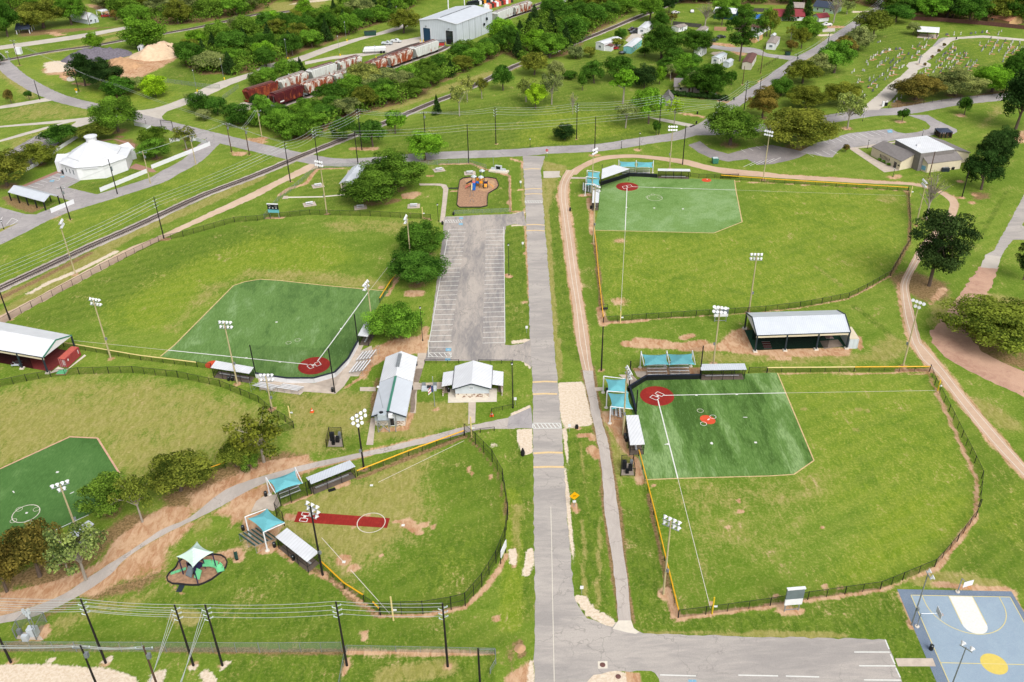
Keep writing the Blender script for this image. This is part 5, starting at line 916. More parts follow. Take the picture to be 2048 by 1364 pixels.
# --- warehouse
wa,wb,wc=gp(RW(395,622)),gp(RW(945,692)),gp(RW(1525,472));whe=hgt(RW(945,692),RW(932,365))
dd=(wb-wa).normalized();wl_=(wc-wb).dot(Vector((-dd.y,dd.x,0)))
def wt(p,x,y0,y1):
 best=min((abs(proj(wa.lerp(wb,t/200))[0]-RW(x,y1)[0]),t/200)for t in range(201));return best[1]
WH,WQ,_=gable('warehouse','big white metal rail warehouse with two open doorways','warehouse',wa,wb,wl_,whe,1.5,'ribbed_wall','ribbed_roof','AD',.3,(),None,'white_paint')
for x,lab in((492,'left open doorway'),(832,'right open doorway')):
 t=wt(None,x,0,645);hd=whe*.66;wall_item(WH,'doorway',wa,wb,t,hd/2+.02,(wb-wa).length*.2,hd,'blue_wall' if x<500 else 'dark_glass','white_paint',.05,lab);n=Vector((dd.y,-dd.x,0));p=wa.lerp(wb,t)+n*.5+Vector((0,0,hd+1));MB().box(p.x,p.y,p.z,.8,.8,.4).build('wall_lamp','dull_steel',WH)
for k in range(1,6):p=wb.lerp(WQ[2],k/6)+dd*.05;MB().box(p.x,p.y,whe/2,.1,.16,whe-.2).build('downpipe','dull_steel',WH)
for t,z in((.74,5.2),(.82,7.4)):p=wb.lerp(WQ[2],t)+dd*.5;MB().box(p.x,p.y,z,.9,1.2,1.2).build('wall_fan','dark_glass',WH)
rg=(wa+wb)/2;axw=(WQ[3]-wa).normalized()
for k in range(6):p=rg+axw*(wl_*(.14+.14*k));MB().beam(p+Vector((0,0,whe+1.66))-axw*2.2,p+Vector((0,0,whe+1.66))+axw*2.2,.6,.35).build('ridge_vent','dull_steel',WH)
for x,y,lb_ in((385,628,'left of the left'),(432,632,'right of the left'),(765,672,'left of the right'),(896,690,'just right of the right'),(935,700,'farthest right, past the right')):o=place('bollard',unit_post('yellow_paint',8),None,gp(RW(x,y+4)),scale=(.22,.22,1.3));tag(o,f'yellow bollard {lb_} warehouse doorway','bollard','yellow bollards at the warehouse')
t=thing('storage_rack','low rusty rack between the hopper car and the right warehouse door','rack',gp(RW(700,690)));MB().box(0,0,.1,4,3,.2).box(0,0,2.4,4.4,3.2,.12).build('deck','dull_steel',t,world=False)
for x in(-1.9,1.9):
 for y in(-1.3,1.3):place('leg',unit_post('rail_steel'),t,(x,y,0),scale=(.08,.08,2.4))
MB().box(0,0,.8,3,2.2,1.2).build('load','bright_red',t,world=False)
for(x,y),lab in(((800,150),'grey gantry pipe behind the warehouse roof'),):
 t=thing('gantry',lab,'gantry',gp(RW(815,250)));MB().bar((0,0,0),(0,0,12),.35,n=8).build('column','white_paint',t,world=False);MB().bar((0,0,12),(9,1,12),.3,n=8).build('beam','white_paint',t,world=False);MB().bar((9,1,0),(9,1,12),.3,n=8).build('column','white_paint',t,world=False)
for i,(x,y)in enumerate([(1130+34*k,95-6*k)for k in range(12)]):
 m=[('dark_glass','dark'),('rail_steel','rust brown'),('bright_orange','orange'),('white_paint','white'),('blue_wall','blue')][(i*2)%5 if i>3 else 0]
 od=['first','second','third','fourth','fifth','sixth','seventh','eighth','ninth','tenth','eleventh','twelfth']
 o=MB().box(0,0,1.1,3.2,2.2,2.2).box(.2,.2,2.5,2.2,1.4,.7).build('machine_crate',m[0],world=False);o.location=gp(RW(x,y));o.rotation_euler.z=.6;tag(o,m[1]+f' machine crate, {od[i]} from the left in the far row behind the warehouse','crate','machine crates behind the warehouse')
for i,(x,y)in enumerate([(1380+36*k,138-10*k)for k in range(11)]):
 m=[('white_paint','white'),('salmon','pink'),('rail_steel','brown'),('bright_red','red')][i%4]
 o=MB().box(0,0,1.2,3.4,2,2.4).box(0,0,2.7,1.6,1.2,.6).build('machine_crate',m[0],world=False);o.location=gp(RW(x,y));o.rotation_euler.z=.5;tag(o,m[1]+f' machine crate, {od[i]} from the left in the near row behind the warehouse','crate','machine crates behind the warehouse')
 # --- octagonal dance hall
OC=gp(PO(1450,612),4.6);OC.z=0;RO=11.2;OA=math.radians(10)
OH=thing('octagonal_hall','white eight-sided hall with a round roof cupola','hall',OC)
def oct_(r,z,k=0):return[(OC.x+r*math.cos(OA+(i+.5)*math.pi/4),OC.y+r*math.sin(OA+(i+.5)*math.pi/4),z)for i in range(8)]
m=MB();lo,hi=oct_(RO,0),oct_(RO,4.6)
for i in range(8):m.poly([lo[i],lo[(i+1)%8],hi[(i+1)%8],hi[i]])
m.build('wall','white_paint',OH)
a,b,c3=oct_(RO+.6,4.5),oct_(RO*.78,5.6),oct_(1.7,9.6);m=MB()
for q0,q1 in((a,b),):
 for i in range(8):m.poly([q0[i],q0[(i+1)%8],q1[(i+1)%8],q1[i]])
m.build('lower_roof','white_roof',OH)
b2=[(x,y,z+.35)for x,y,z in b];m=MB()
for i in range(8):m.poly([b2[i],b2[(i+1)%8],c3[(i+1)%8],c3[i]]);m.poly([b[i],b[(i+1)%8],b2[(i+1)%8],b2[i]])
m.build('upper_roof','white_roof',OH)
cu=MB().lathe([(1.7,9.3),(1.7,11.2)],16,OC.x,OC.y).build('cupola','white_paint',OH);o=MB().lathe([(2.15,11.2),(2.15,11.5),(.3,11.9)],16,OC.x,OC.y).build('cap','white_roof',OH);o.parent=cu
for i in(4,5,6):
 p,q=Vector(lo[i]),Vector(lo[(i+1)%8])
 for t in(.25,.5,.75)if i==4 else((.3,)if i==6 else(.5,)):
  if i!=5:wall_item(OH,'window',p,q,t,2.4,.9,1.7,'grey_glass')
MB().beam(Vector(lo[5]).lerp(Vector(lo[6]),.2)+Vector((0,-.1,3.7)),Vector(lo[5]).lerp(Vector(lo[6]),.8)+Vector((0,-.1,3.7)),.5,.1).build('canopy','white_roof',OH)
for(x,y),rz in(((905,650),2.9),((1950,470),.4)):
 p=gp(PO(x,y),4.0);dv=Vector((p.x-OC.x,p.y-OC.y,0)).normalized();c0=OC+dv*(RO-.4);s=Vector((-dv.y,dv.x,0));e=c0+dv*2.2;V=[c0-s*3,c0+s*3,e+s*3,e-s*3];z4,z6=Vector((0,0,3.8)),Vector((0,0,5.4));m=MB()
 m.poly([V[3],V[2],V[2]+z4,e+z6,V[3]+z4]).poly([V[0],V[3],V[3]+z4,V[0]+z4]).poly([V[2],V[1],V[1]+z4,V[2]+z4]).poly([V[0]+z4,V[3]+z4,e+z6,c0-dv*3+z6]).poly([V[2]+z4,V[1]+z4,c0-dv*3+z6,e+z6]);m.build('porch','white_roof',OH)
for k,(x,y)in enumerate(((985,868),(1035,878),(1145,900),(1190,912))):o=K('bin_dumpster',lambda:MB().hexa([(-.7,-.5,0),(.7,-.5,0),(.7,.5,0),(-.7,.5,0)],[(-.85,-.6,1.1),(.85,-.6,1.1),(.85,.6,1.1),(-.85,.6,1.1)]).box(0,0,1.16,1.8,1.3,.1),'dark_glass');o=place('waste_container',o,None,gp(PO(x,y+16)));tag(o,['first','second','third','fourth'][k]+' dark waste container from the left at the hall wall','waste container','waste containers at the octagonal hall')
# --- open metal pavilion, bottom-left of the hall lot
P5={k:v for k,v in zip('abcd',[(140,1180),(668,1322),(882,1222),(300,1090)])};phe=hgt(PO(680,1440),PO(668,1322));phe=max(2.8,phe)
pav=thing('metal_pavilion','open grey metal pavilion on black posts beside the shaded lot','pavilion',(0,0,0));f0,f1=gp(PO(120,1172),phe),gp(PO(668,1322),phe);k1,k0=gp(PO(882,1224),phe),gp(PO(882,1224),phe)+(f0-f1);pav.location=(f1.x,f1.y,0);z=Vector((0,0,1.3));rm0,rm1=(f0+k0)/2+z,(f1+k1)/2+z;th=Vector((0,0,.12));m=MB();m.hexa([f0,f1,rm1,rm0],[p+th for p in(f0,f1,rm1,rm0)]);m.hexa([rm0,rm1,k1,k0],[p+th for p in(rm0,rm1,k1,k0)]);m.build('roof','ribbed_roof',pav)
for i in range(5):
 for s,e in((f0,f1),(k0,k1)):p=s.lerp(e,.02+.96*i/4);place('post',unit_box('black_metal'),pav,(p.x-f1.x,p.y-f1.y,0),scale=(.3,.3,phe))
 # --- long grey-roofed concession building
la,lb=gp(XC(212,1098)),gp(XC(618,1100));lhe=max(2.8,hgt(XC(618,1100),XC(606,968)));fe=gp(XC(752,182),lhe);d=(lb-la).normalized();n=Vector((-d.y,d.x,0));fd=(fe-lb);LL=fd.length-.3;nn=Vector((fd.x,fd.y,0)).normalized()
LB=thing('concession_building','long low building with a grey metal roof and green ridge','building',la);Wd=(lb-la).length
def slab(root,a0,b0,s0,s1,he,rise,mat,oh=.5,name='roof'):
 """gable roof over the strip a0-b0 from s0 to s1 along nn"""
 o=[];m=MB();mid=(a0+b0)/2;ux=(b0-a0).normalized()
 for side in(a0-ux*oh,b0+ux*oh):
  dz=-rise*oh/((b0-a0).length/2);lo=[mid+nn*s0+Vector((0,0,he+rise)),side+nn*s0+Vector((0,0,he+dz)),side+nn*s1+Vector((0,0,he+dz)),mid+nn*s1+Vector((0,0,he+rise))]
  if(lo[1]-lo[0]).cross(lo[2]-lo[0]).z<0:lo=lo[::-1]
  m.hexa(lo,[p+Vector((0,0,.14))for p in lo])
 return m.build(name,mat,root)
m=MB();H=Vector((0,0,lhe));Q=[la,lb,lb+nn*LL,la+nn*LL]
for i in range(4):a,b=Q[i],Q[(i+1)%4];m.poly([a+Vector((0,0,1.2)),b+Vector((0,0,1.2)),b+H,a+H])
for a,b in((la,lb),(Q[2],Q[3])):m.poly([a+H,b+H,(a+b)/2+H+Vector((0,0,1.3))])
m.build('wall','pale_wall',LB);m=MB()
for i in range(4):a,b=Q[i],Q[(i+1)%4];m.poly([a,b,b+Vector((0,0,1.2)),a+Vector((0,0,1.2))])
m.build('stone_base','rubble_stone',LB)
slab(LB,la,lb,-.7,LL*.565,lhe,1.3,'ribbed_roof_cross');slab(LB,la,lb,LL*.565,LL+.5,lhe+.18,1.35,'white_roof')
mid=(la+lb)/2;T=Vector((0,0,lhe+1.5));MB().beam(mid-nn*.72+T,mid+nn*LL*.56+T,.5,.1).build('ridge_cap','green_trim',LB);MB().beam(mid+nn*LL*.72+T+Vector((0,0,.3)),mid+nn*(LL-1)+T+Vector((0,0,.3)),.7,.5).build('ridge_vent','dull_steel',LB)
for e in(la-d*.5,lb+d*.5):MB().beam(mid-nn*.78+T-Vector((0,0,.12)),e-nn*.78+Vector((0,0,lhe-.05)),.12,.26).build('roof_trim','dark_trim',LB)
wall_item(LB,'door',la,lb,.57,1.0,1.0,1.9,'dark_glass');p=lb+nn*3.0;MB().bar(la+nn*1+Vector((1.8,0,lhe)),la+nn*1+Vector((1.2,0,lhe+6.0)),.035,n=5).build('antenna','dull_steel',LB);a=la+nn+Vector((1.2,0,lhe+6.0));MB().lathe([(.1,a.z-.2),(.28,a.z),(.1,a.z+.25)],8,a.x,a.y).build('antenna_head','white_paint',LB)
pl=thing('roof_air_conditioner','white air conditioner on a steel platform at the end of the long grey roof','air conditioner',la.lerp(lb,.33)-nn*1.3)
MB().box(0,0,2.9,2.4,1.9,.15).build('platform','steel',pl,world=False);MB().box(-.1,0,3.55,1.7,1.4,1.15).build('unit','hvac_grey',pl,world=False);MB().lathe([(.42,4.13),(.42,4.2)],12,-.3,.2).build('fan','black_metal',pl,world=False);MB().box(1.5,.2,3.4,.8,.9,.8).build('duct','white_paint',pl,world=False)
for x in(-1.1,1.1,2.4):
 for y in(-.85,.85):MB().bar((x,y,0),(x,y,2.9),.1,n=6).build('leg','steel',pl,world=False)
MB().bar((-1.1,-.85,0),(1.1,-.85,2.8),.07,n=5).bar((1.1,-.85,.2),(-1.1,-.85,2.8),.07,n=5).build('brace','steel',pl,world=False)
# --- white restroom building with side wings
ra,rb=gp(XC(1305,716)),gp(XC(1762,712));rhe=max(2.6,hgt(XC(1305,716),XC(1290,585)));fe=gp(XC(1295,292),rhe);d=(rb-ra).normalized();n=Vector((-d.y,d.x,0));RL=(fe-ra).dot(n)-.3
RR,RQ,(g0,g1)=gable('restroom_building','white-roofed restroom with side wings and a stone front','building',ra,rb,RL,rhe,1.2,'pale_wall','white_roof','AD',.55,[('vent_box',0,.48,rhe-.1,.9,.7,'hvac_grey')],None,'dark_trim')
MB().hexa([ra-n*.12,rb-n*.12,rb-n*.02,ra-n*.02],[p+Vector((0,0,1.0))for p in(ra-n*.12,rb-n*.12,rb-n*.02,ra-n*.02)]).build('stone_base','rubble_stone',RR)
for sg,e0 in((-1,ra),(1,rb)):
 s0,s1=RL*.16,RL*.84;a,b=e0+d*sg*.56+n*s0,e0+d*sg*.56+n*s1;zt=Vector((0,0,rhe-.16));zo=Vector((0,0,rhe-.62));o2=d*sg*2.4;lo=[a+zt,b+zt,b+o2+zo,a+o2+zo]
 if(lo[1]-lo[0]).cross(lo[2]-lo[0]).z<0:lo=lo[::-1]
 MB().hexa(lo,[p+Vector((0,0,.12))for p in lo]).build('wing_roof','white_roof',RR);MB().poly([a+o2*.8,b+o2*.8,b+o2*.8+zo,a+o2*.8+zo]).build('wing_wall','cream_wall',RR);MB().box((a+o2*.9).x,(a+o2*.9).y,.5,.2,1.6,1.0).build('screen_wall','rubble_stone',RR)
sheet('restroom_slab',pts(XC,'1205 600 1300 590 1760 590 1870 590 1865 775 1200 790'),.03,'pale_concrete');sheet('shade_slab',pts(XC,'1140 480 1200 480 1200 655 1130 655'),.035,'wet_concrete');sheet('shade_slab',pts(XC,'1890 460 1955 460 1955 640 1880 640'),.035,'wet_concrete')
# --- community building
def mass(root,top,wm,rm,ov=.35,th=.16,name='roof'):
 """walls dropped to the ground from sloping roof corners"""
 cn=sum(top,Vector())/len(top);m=MB()
 for i in range(len(top)):a,b=top[i],top[(i+1)%len(top)];m.poly([Vector((a.x,a.y,0)),Vector((b.x,b.y,0)),b,a])
 m.build('wall',wm,root);P=[p+(p-cn).normalized()*ov for p in top];P=[Vector((q.x,q.y,p.z))for p,q in zip(top,P)]
 if len(P)==4:
  lo=P if(P[1]-P[0]).cross(P[2]-P[0]).z>0 else P[::-1];MB().hexa(lo,[p+Vector((0,0,th))for p in lo]).build(name,rm,root)
CB=thing('community_building','cream community building with grey roofs and a flat white centre','building',gp(FC(1000,700)));h1=max(3,hgt(FC(750,836),FC(772,707)))
m1=[gp(FC(338,484),h1),gp(FC(772,707),h1),gp(FC(990,585),h1+1.8),gp(FC(520,398),h1+1.8)];mass(CB,m1,'cream_wall','grey_roof')
h2=h1+3.0;m2=[gp(FC(690,378),h2),gp(FC(1080,582),h2),gp(FC(1585,522),h2),gp(FC(1160,317),h2)];mass(CB,m2,'grey_roof','white_roof',.1,.12,'flat_roof')
h3=max(3,hgt(FC(1165,872),FC(1190,742)));m3=[gp(FC(1190,742),h3),gp(FC(1697,682),h3),gp(FC(1580,530),h3+2.3),gp(FC(1085,590),h3+2.3)];mass(CB,m3,'cream_wall','grey_roof')
m4=[gp(FC(1815,570),h3),gp(FC(1420,392),h3),gp(FC(1205,325),h2-.5),gp(FC(1590,528),h2-.5)];mass(CB,m4,'cream_wall','grey_roof')
Wa,Wb=Vector((m1[0].x,m1[0].y,0)),Vector((m1[1].x,m1[1].y,0))
for k in range(8):wall_item(CB,'window',Wa,Wb,.335+.042*k,h1*.55,.75,1.3,'dark_glass','cream_wall')
wall_item(CB,'door',Wa,Wb,.85,1.1,1.6,2.2,'dark_glass','cream_wall');wall_item(CB,'sign_panel',Wa,Wb,.955,1.5,.9,.5,'dark_glass',None)
Wc=Vector((m3[3].x,m3[3].y,0));Wd_=Vector((m3[0].x,m3[0].y,0));wall_item(CB,'mural',Wc,Wd_,.55,1.2,1.8,1.4,'blue_paint',None)
p=gp(FC(1030,470),h2);MB().box(p.x,p.y,h2+.35,.9,.9,.5).bar((p.x,p.y,h2+.1),(p.x+.4,p.y,h2+3.2),.06,n=5).build('roof_vent','white_paint',CB)
t=thing('air_conditioner','dark air conditioner on a pad beside the community building wall','air conditioner',gp(FC(1435,850)));MB().box(0,0,.6,2.4,1.5,1.2).build('unit','dark_trim',t,world=False);MB().lathe([(.45,1.2),(.45,1.28)],12,-.5,0).lathe([(.45,1.2),(.45,1.28)],12,.5,0).build('fan','dull_steel',t,world=False)
t=thing('air_conditioner','small dark condenser right of the community building unit','air conditioner',gp(FC(1550,825)));MB().box(0,0,.45,.9,.9,.9).build('unit','black_plastic',t,world=False);MB().lathe([(.32,.9),(.32,.96)],10).build('fan','dull_steel',t,world=False)
t=thing('dumpster_enclosure','dark slatted enclosure with a grey pyramid roof behind the community building','enclosure',gp(FC(1400,325)));rz=t.rotation_euler;s=2.1
for i in range(4):
 for k in range(7):
  u=-s+2*s*k/6;x,y=((u,-s),(s,u),(u,s),(-s,u))[i];place('slat',unit_box('tarred_pole' if k%2 else 'brown_pole'),t,(x,y,.15),scale=(.42,.08,2.1)if i%2==0 else(.08,.42,2.1))
MB().add([(-s-.3,-s-.3,2.3),(s+.3,-s-.3,2.3),(s+.3,s+.3,2.3),(-s-.3,s+.3,2.3),(0,0,3.1)],[(0,1,4),(1,2,4),(2,3,4),(3,0,4),(3,2,1,0)]).build('roof','dark_roof',t,world=False)
# --- roofed batting cages
def cage(label,R,f0,f1,k0,k1,he,rise,posts,floor,roof):
 F0,F1,K0,K1=gp(R(*f0),he),gp(R(*f1),he),gp(R(*k0),he),gp(R(*k1),he);r=thing('batting_cage',label,'batting cage',(F0.x,F0.y,0),0,'roofed batting cages');z=Vector((0,0,rise));r0,r1=(F0+K0)/2+z,(F1+K1)/2+z;th=Vector((0,0,.15));ax=(F1-F0).normalized()
 MB().hexa([F0,F1,r1,r0],[p+th for p in(F0,F1,r1,r0)]).build('front_roof',roof,r);MB().hexa([r0,r1,K1,K0],[p+th for p in(r0,r1,K1,K0)]).build('back_roof',roof,r)
 for a,b,c_ in((F0,r0,K0),(F1,r1,K1)):MB().poly([a,b,c_]).build('gable_panel','white_paint',r);MB().beam(a+th,b+th,.2,.25).beam(b+th,c_+th,.2,.25).build('roof_trim','green_trim' if floor!='cage_turf' else 'dark_trim',r)
 MB().beam(F0-Vector((0,0,.3)),F1-Vector((0,0,.3)),.12,.5).build('front_fascia','cream_wall',r);MB().beam(F0+th*.5-Vector((0,.1,0)),F1+th*.5-Vector((0,.1,0)),.14,.16).build('gutter','dark_trim',r)
 for t in posts:
  for s,e in((F0,F1),(K0,K1)):
   p=s.lerp(e,t);place('post',unit_box('dark_trim'),r,(p.x-F0.x,p.y-F0.y,0),scale=(.32,.32,he));place('post_footing',unit_box('pale_concrete'),r,(p.x-F0.x,p.y-F0.y,0),scale=(.9,.9,.3))
 gq=[Vector((p.x,p.y,0))for p in(F0.lerp(K0,.06),F1.lerp(K1,.06),F1.lerp(K1,.94),F0.lerp(K0,.94))];sheet('cage_floor',gq,.05,floor,r,kind=None)
 for t in(.06,.5,.94):a,b=F0.lerp(K0,t).lerp(F1.lerp(K1,t),.03),F1.lerp(K1,t).lerp(F0.lerp(K0,t),.2);a.z=b.z=0;MB().poly([a,b,b+Vector((0,0,3.2)),a+Vector((0,0,3.2))]).build('net','dark_netting',r)
 return r,F0,F1,K0,K1
yhe=hgt(YB(305,785),YB(325,542));CR,F0,F1,K0,K1=cage('white-roofed batting cage with green turf beside the near right field',YB,(325,542),(1752,492),(165,200),(1545,160),yhe,1.7,(.01,.33,.665,.99),'cage_turf','ribbed_roof')
sheet('cage_pad',pts(YB,'1285 625 1560 600 1640 700 1350 745'),.06,'wet_concrete',CR,kind=None)
for q in('400 630 525 630 560 735 440 735','1350 530 1460 530 1500 590 1380 590'):P=pts(YB,q);sheet('batting_mat',P,.065,'maroon_turf',CR,kind=None);lines('batter_box_line',[(P[0].lerp(P[3],t),P[1].lerp(P[2],t))for t in(.05,.35,.68,.98)],.12,.075,'white_line')
t=thing('white_container','white steel container at the right end of the batting cage','container',gp(YB(1780,740)));wq=[gp(YB(1710,738)),gp(YB(1852,735))];chh=hgt(YB(1852,735),YB(1872,592));far=gp(YB(1745,412),chh);dv=Vector((far.x,far.y,0))-wq[0];dv=dv-(wq[1]-wq[0]).normalized()*dv.dot((wq[1]-wq[0]).normalized());g4=wq+[wq[1]+dv,wq[0]+dv];MB().hexa(g4,[p+Vector((0,0,chh))for p in g4]).build('container_body','ribbed_wall',t);MB().hexa([p+Vector((0,0,chh+.01))for p in g4],[p+Vector((0,0,chh+.12))for p in g4]).build('roof','cream_wall',t)
zhe=hgt(ZB(820,918),ZB(738,655));CL,_,_,_,_=cage('white-roofed batting cage with maroon turf at the left edge',ZB,(-700,400),(740,645),(-150,10),(1225,270),zhe,1.6,(.02,.36,.69,.99),'maroon_turf','white_roof')
ca,cb_,cc=gp(ZB(1030,808)),gp(ZB(1160,820)),gp(ZB(1426,612));chh=hgt(ZB(1160,820),ZB(1140,668));d=(cb_-ca).normalized();n=Vector((-d.y,d.x,0));Ln=(cc-cb_).dot(n);g4=[ca,cb_,cb_+n*Ln,ca+n*Ln]
t=thing('shipping_container','red shipping container beside the maroon batting cage','container',ca);MB().hexa([p+Vector((0,0,.15))for p in g4],[p+Vector((0,0,chh))for p in g4]).build('container_body','container_red',t)
m=MB()
for k in range(24):p=cb_.lerp(g4[2],(k+.5)/24)+d*.03;m.box(p.x,p.y,chh/2+.05,.09,.14,chh-.4,ang(ca,cb_))
m.build('side_rib','container_red',t);m=MB()
for k in range(14):p=ca.lerp(g4[3],(k+.5)/14).lerp(cb_.lerp(g4[2],(k+.5)/14),.5);m.box(p.x,p.y,chh+.03,(cb_-ca).length*.86,.14,.06,ang(ca,cb_))
m.build('roof_rib','salmon',t);m=MB();rnd=random.Random(3)
for s in range(4):p=ca.lerp(cb_,.15+.23*s)-n*.06;m.bar(p+Vector((0,0,.2)),p+Vector((0,0,chh-.1)),.04,n=5)
m.build('lock_rod','steel',t)
m=MB()
for row in range(5):
 for k in range(4+row%2):p=ca.lerp(cb_,.55+.09*k)-n*.03;m.box(p.x,p.y,chh-.5-.26*row,.12,.02,.13,ang(ca,cb_))
for k in range(4):p=cb_.lerp(g4[2],.86)+d*.1;m.box(p.x,p.y,chh-.45-.25*k,.02,.3,.14,ang(ca,cb_))
p=cb_.lerp(g4[2],.14)+d*.1;m.box(p.x,p.y,chh-.6,.02,.34,.5,ang(ca,cb_));m.build('stencil_mark','white_paint',t);sheet('container_pad',pts(ZB,'1000 800 1150 850 1470 610 1440 590 1160 830 840 915 1000 790'),.03,'pale_concrete')
t=thing('green_tarp','green tarp folded on a pallet beside the red container','tarp',gp(ZB(1060,905)));MB().box(0,0,.1,2.2,1.6,.2).build('pallet','tan_board',t,world=False);MB().hexa([(-1,-.7,.2),(1,-.7,.2),(1,.7,.2),(-1,.7,.2)],[(-.8,-.5,.6),(.9,-.4,.5),(.7,.5,.7),(-.8,.5,.5)]).build('cloth','bright_green',t,world=False)
# --- picnic pavilion under the oak
pa,pb=gp(NP(925,345)),gp(NP(1010,345));phe2=max(2.6,hgt(NP(925,345),NP(912,268)));gable('picnic_shelter','grey ribbed picnic shelter half under the big oak','shelter',gp(NP(930,345)),gp(NP(1050,350)),13.5,phe2,.9,'cream_wall','ribbed_roof_cross','AD',.5,(),'open shelters','white_paint',True);sheet('shelter_slab',pts(NP,'922 348 1060 352 1100 120 1000 118'),.03,'concrete')
# ================================================================ LIGHT POLES
def lamp_mesh():return MB().lathe([(.1,-.1),(.16,.05),(.34,.34),(.36,.42),(.3,.46)],10)
def light_pole(label,R,top,foot,face,kind='wood_pole',rows=(4,4),gap=1.0,rh=1.1,group='ballfield light poles'):
 b,t=R(*foot),R(*top);h=max(6,hgt(b,t));g=gp(b);tg=gp(PX(*face));rz=ang(g,tg)-math.pi/2
 r=thing('light_pole',label,'light pole',g,rz,group);rad=.2 if kind!='dull_steel' else .12
 MB().bar((0,0,0),(0,0,h),rad,rad*.6,8).build('pole',kind,r,world=False);MB().box(.3,0,h*.35,.4,.3,.6).build('control_box','dull_steel',r,world=False)
 if kind!='dull_steel':paint_line(DIRT,[g],1.3,.8)
 for k,n in enumerate(rows):
  z=h-.3-rh*k;w=gap*(n-1);MB().box(0,.12,z,w+.5,.12,.14).build('crossarm','steel',r,world=False)
  for i in range(n):place('floodlight',K('flood',lamp_mesh,'white_paint'),r,(-w/2+gap*i,.25,z+.05),(-1.05,0,0),(1.02,)*3)
 return r
LP=[('tan light pole between the railway and the sandy road',PX,(122,443),(151,549),(420,520)),('tan light pole beside the red container fence',PX,(190,600),(222,717),(420,560)),('tan light pole standing in front of the left dugout roof',PX,(450,646),(475,768),(560,640)),('tan light pole over the aluminium bleachers with side rails',PX,(530.5,752),(544,818),(600,680)),('tan light pole rising behind the roundest parking oak',PX,(736,566),(746,664),(560,640)),('tan light pole between the two dark oaks by the parking lot',PX,(812,434),(822,528),(560,520)),('tan light pole in the outfield fence left of the big picnic oak',PX,(641,322),(654,428),(500,520)),('tan light pole above the far left teal canopies',PX,(1185.5,298),(1184,391),(1300,420)),('tan light pole behind the long-bench dugout at the far right field',PX,(1344.5,252),(1339,338),(1350,420)),('tan light pole beside the jogging path below the big spreading oak',PX,(1538,262),(1526,360),(1400,440)),('tan light pole beside the bare tree on the right loop of the path',PX,(1852,362),(1832,450),(1650,450)),('tan light pole behind the near fence of the far right outfield',PX,(1511,510),(1497.6,625),(1450,480)),('tan light pole behind the near right bleachers next to a scoreboard',PX,(1440.7,612),(1426.6,727.5),(1400,850)),('tan light pole at the left line dugout of the far right field',PX,(1188,372),(1186.7,487),(1350,430)),('tan light pole with one lit-looking row by the path above the yellow cap',PX,(1841,602),(1806,732.6),(1600,900)),('tan light pole rising through the white-posted teal canopies',PX,(1254.7,740),(1245.8,870),(1400,850)),('tan light pole beside the yellow-capped fence at the near right corner',PX,(1342,1042),(1326.6,1188.5),(1500,950)),('tan light pole behind the grey trees at the left turf infield',PX,(120.5,970),(159,1074),(100,850))]
for i,a in enumerate(LP):light_pole(*a,rows=(4,4)if i not in(14,17)else(4,2),gap=.78)
light_pole('black light pole between the long grey roof and the tan walk',PX,(716.5,826),(728,938),(800,980),'tarred_pole',(4,4,2));light_pole('black light pole rising beside the red pitching lane',PX,(625.4,1012),(645.5,1150),(800,1000),'tarred_pole',(3,3,2))
light_pole('slim steel light pole at the left edge of the blue court',B8,(1285,520),(1150,920),(1990,1250),'dull_steel',(2,),1.2,group='court light poles');light_pole('slim steel light pole in front of the yellow centre circle',B8,(1558,1095),(1400,1560),(1990,1290),'dull_steel',(2,),1.2,group='court light poles')
# ================================================================ UTILITY POLES AND WIRES
def util(label,foot,top,kind='tarred_pole',style='side',ax=None):
 h=max(5,hgt(foot,top));g=gp(foot);r=thing('utility_pole',label,'utility pole',g,0,'utility poles');MB().bar((0,0,0),(0,0,h),.19,.12,8).build('pole',kind,r,world=False)
 paint_line(DIRT,[g],1.0,.7);at=[Vector(g)+Vector((0,0,h))]
 if style=='side':
  for k in range(3):
   for s in(1,-1):z=h-.9-.95*k-(.45 if s<0 else 0);MB().bar((0,0,z-.12),(.55*s,0,z+.12),.06,n=5).bar((.55*s,0,z+.1),(.62*s,0,z+.3),.1,n=6).build('insulator','insulator',r,world=False);at.append(Vector(g)+Vector((.6*s,0,z+.2)))
 elif style=='cross':
  MB().box(0,0,h-.6,2.4,.12,.14).build('crossarm','dull_steel',r,world=False)
  for x in(-1.1,0,1.1):place('insulator',K('ins',lambda:MB().lathe([(.05,0),(.1,.1),(.1,.25),(.04,.3)],6),'insulator'),r,(x,0,h-.5));at.append(Vector(g)+Vector((x,0,h-.25)))
  MB().box(.3,0,h-2,.5,.5,.8).build('transformer','dull_steel',r,world=False)
 r['h']=0;return at
def wire(label,pa,pb,sag=None,rad=.032,group='overhead wires'):
 L=(pb-pa).length;s=L*.022 if sag is None else sag;m=MB();N=max(6,int(L/6));q=[pa.lerp(pb,i/N)-Vector((0,0,4*s*(i/N)*(1-i/N)))for i in range(N+1)]
 for a,b in zip(q[:-1],q[1:]):m.bar(a,b,rad,n=4,caps=False)
 return tag(m.build('overhead_wire','silver_wire'),label,'wire',group)
def run(labels,poles,ks,sag=None,rad=.032):
 for a,b,lab in zip(poles[:-1],poles[1:],labels):
  for k in ks:
   if k<len(a)and k<len(b):wire(f"{['topmost', 'second', 'third', 'fourth', 'fifth', 'sixth', 'lowest'][k]} wire {lab}",a[k],b[k],sag,rad)
U={}
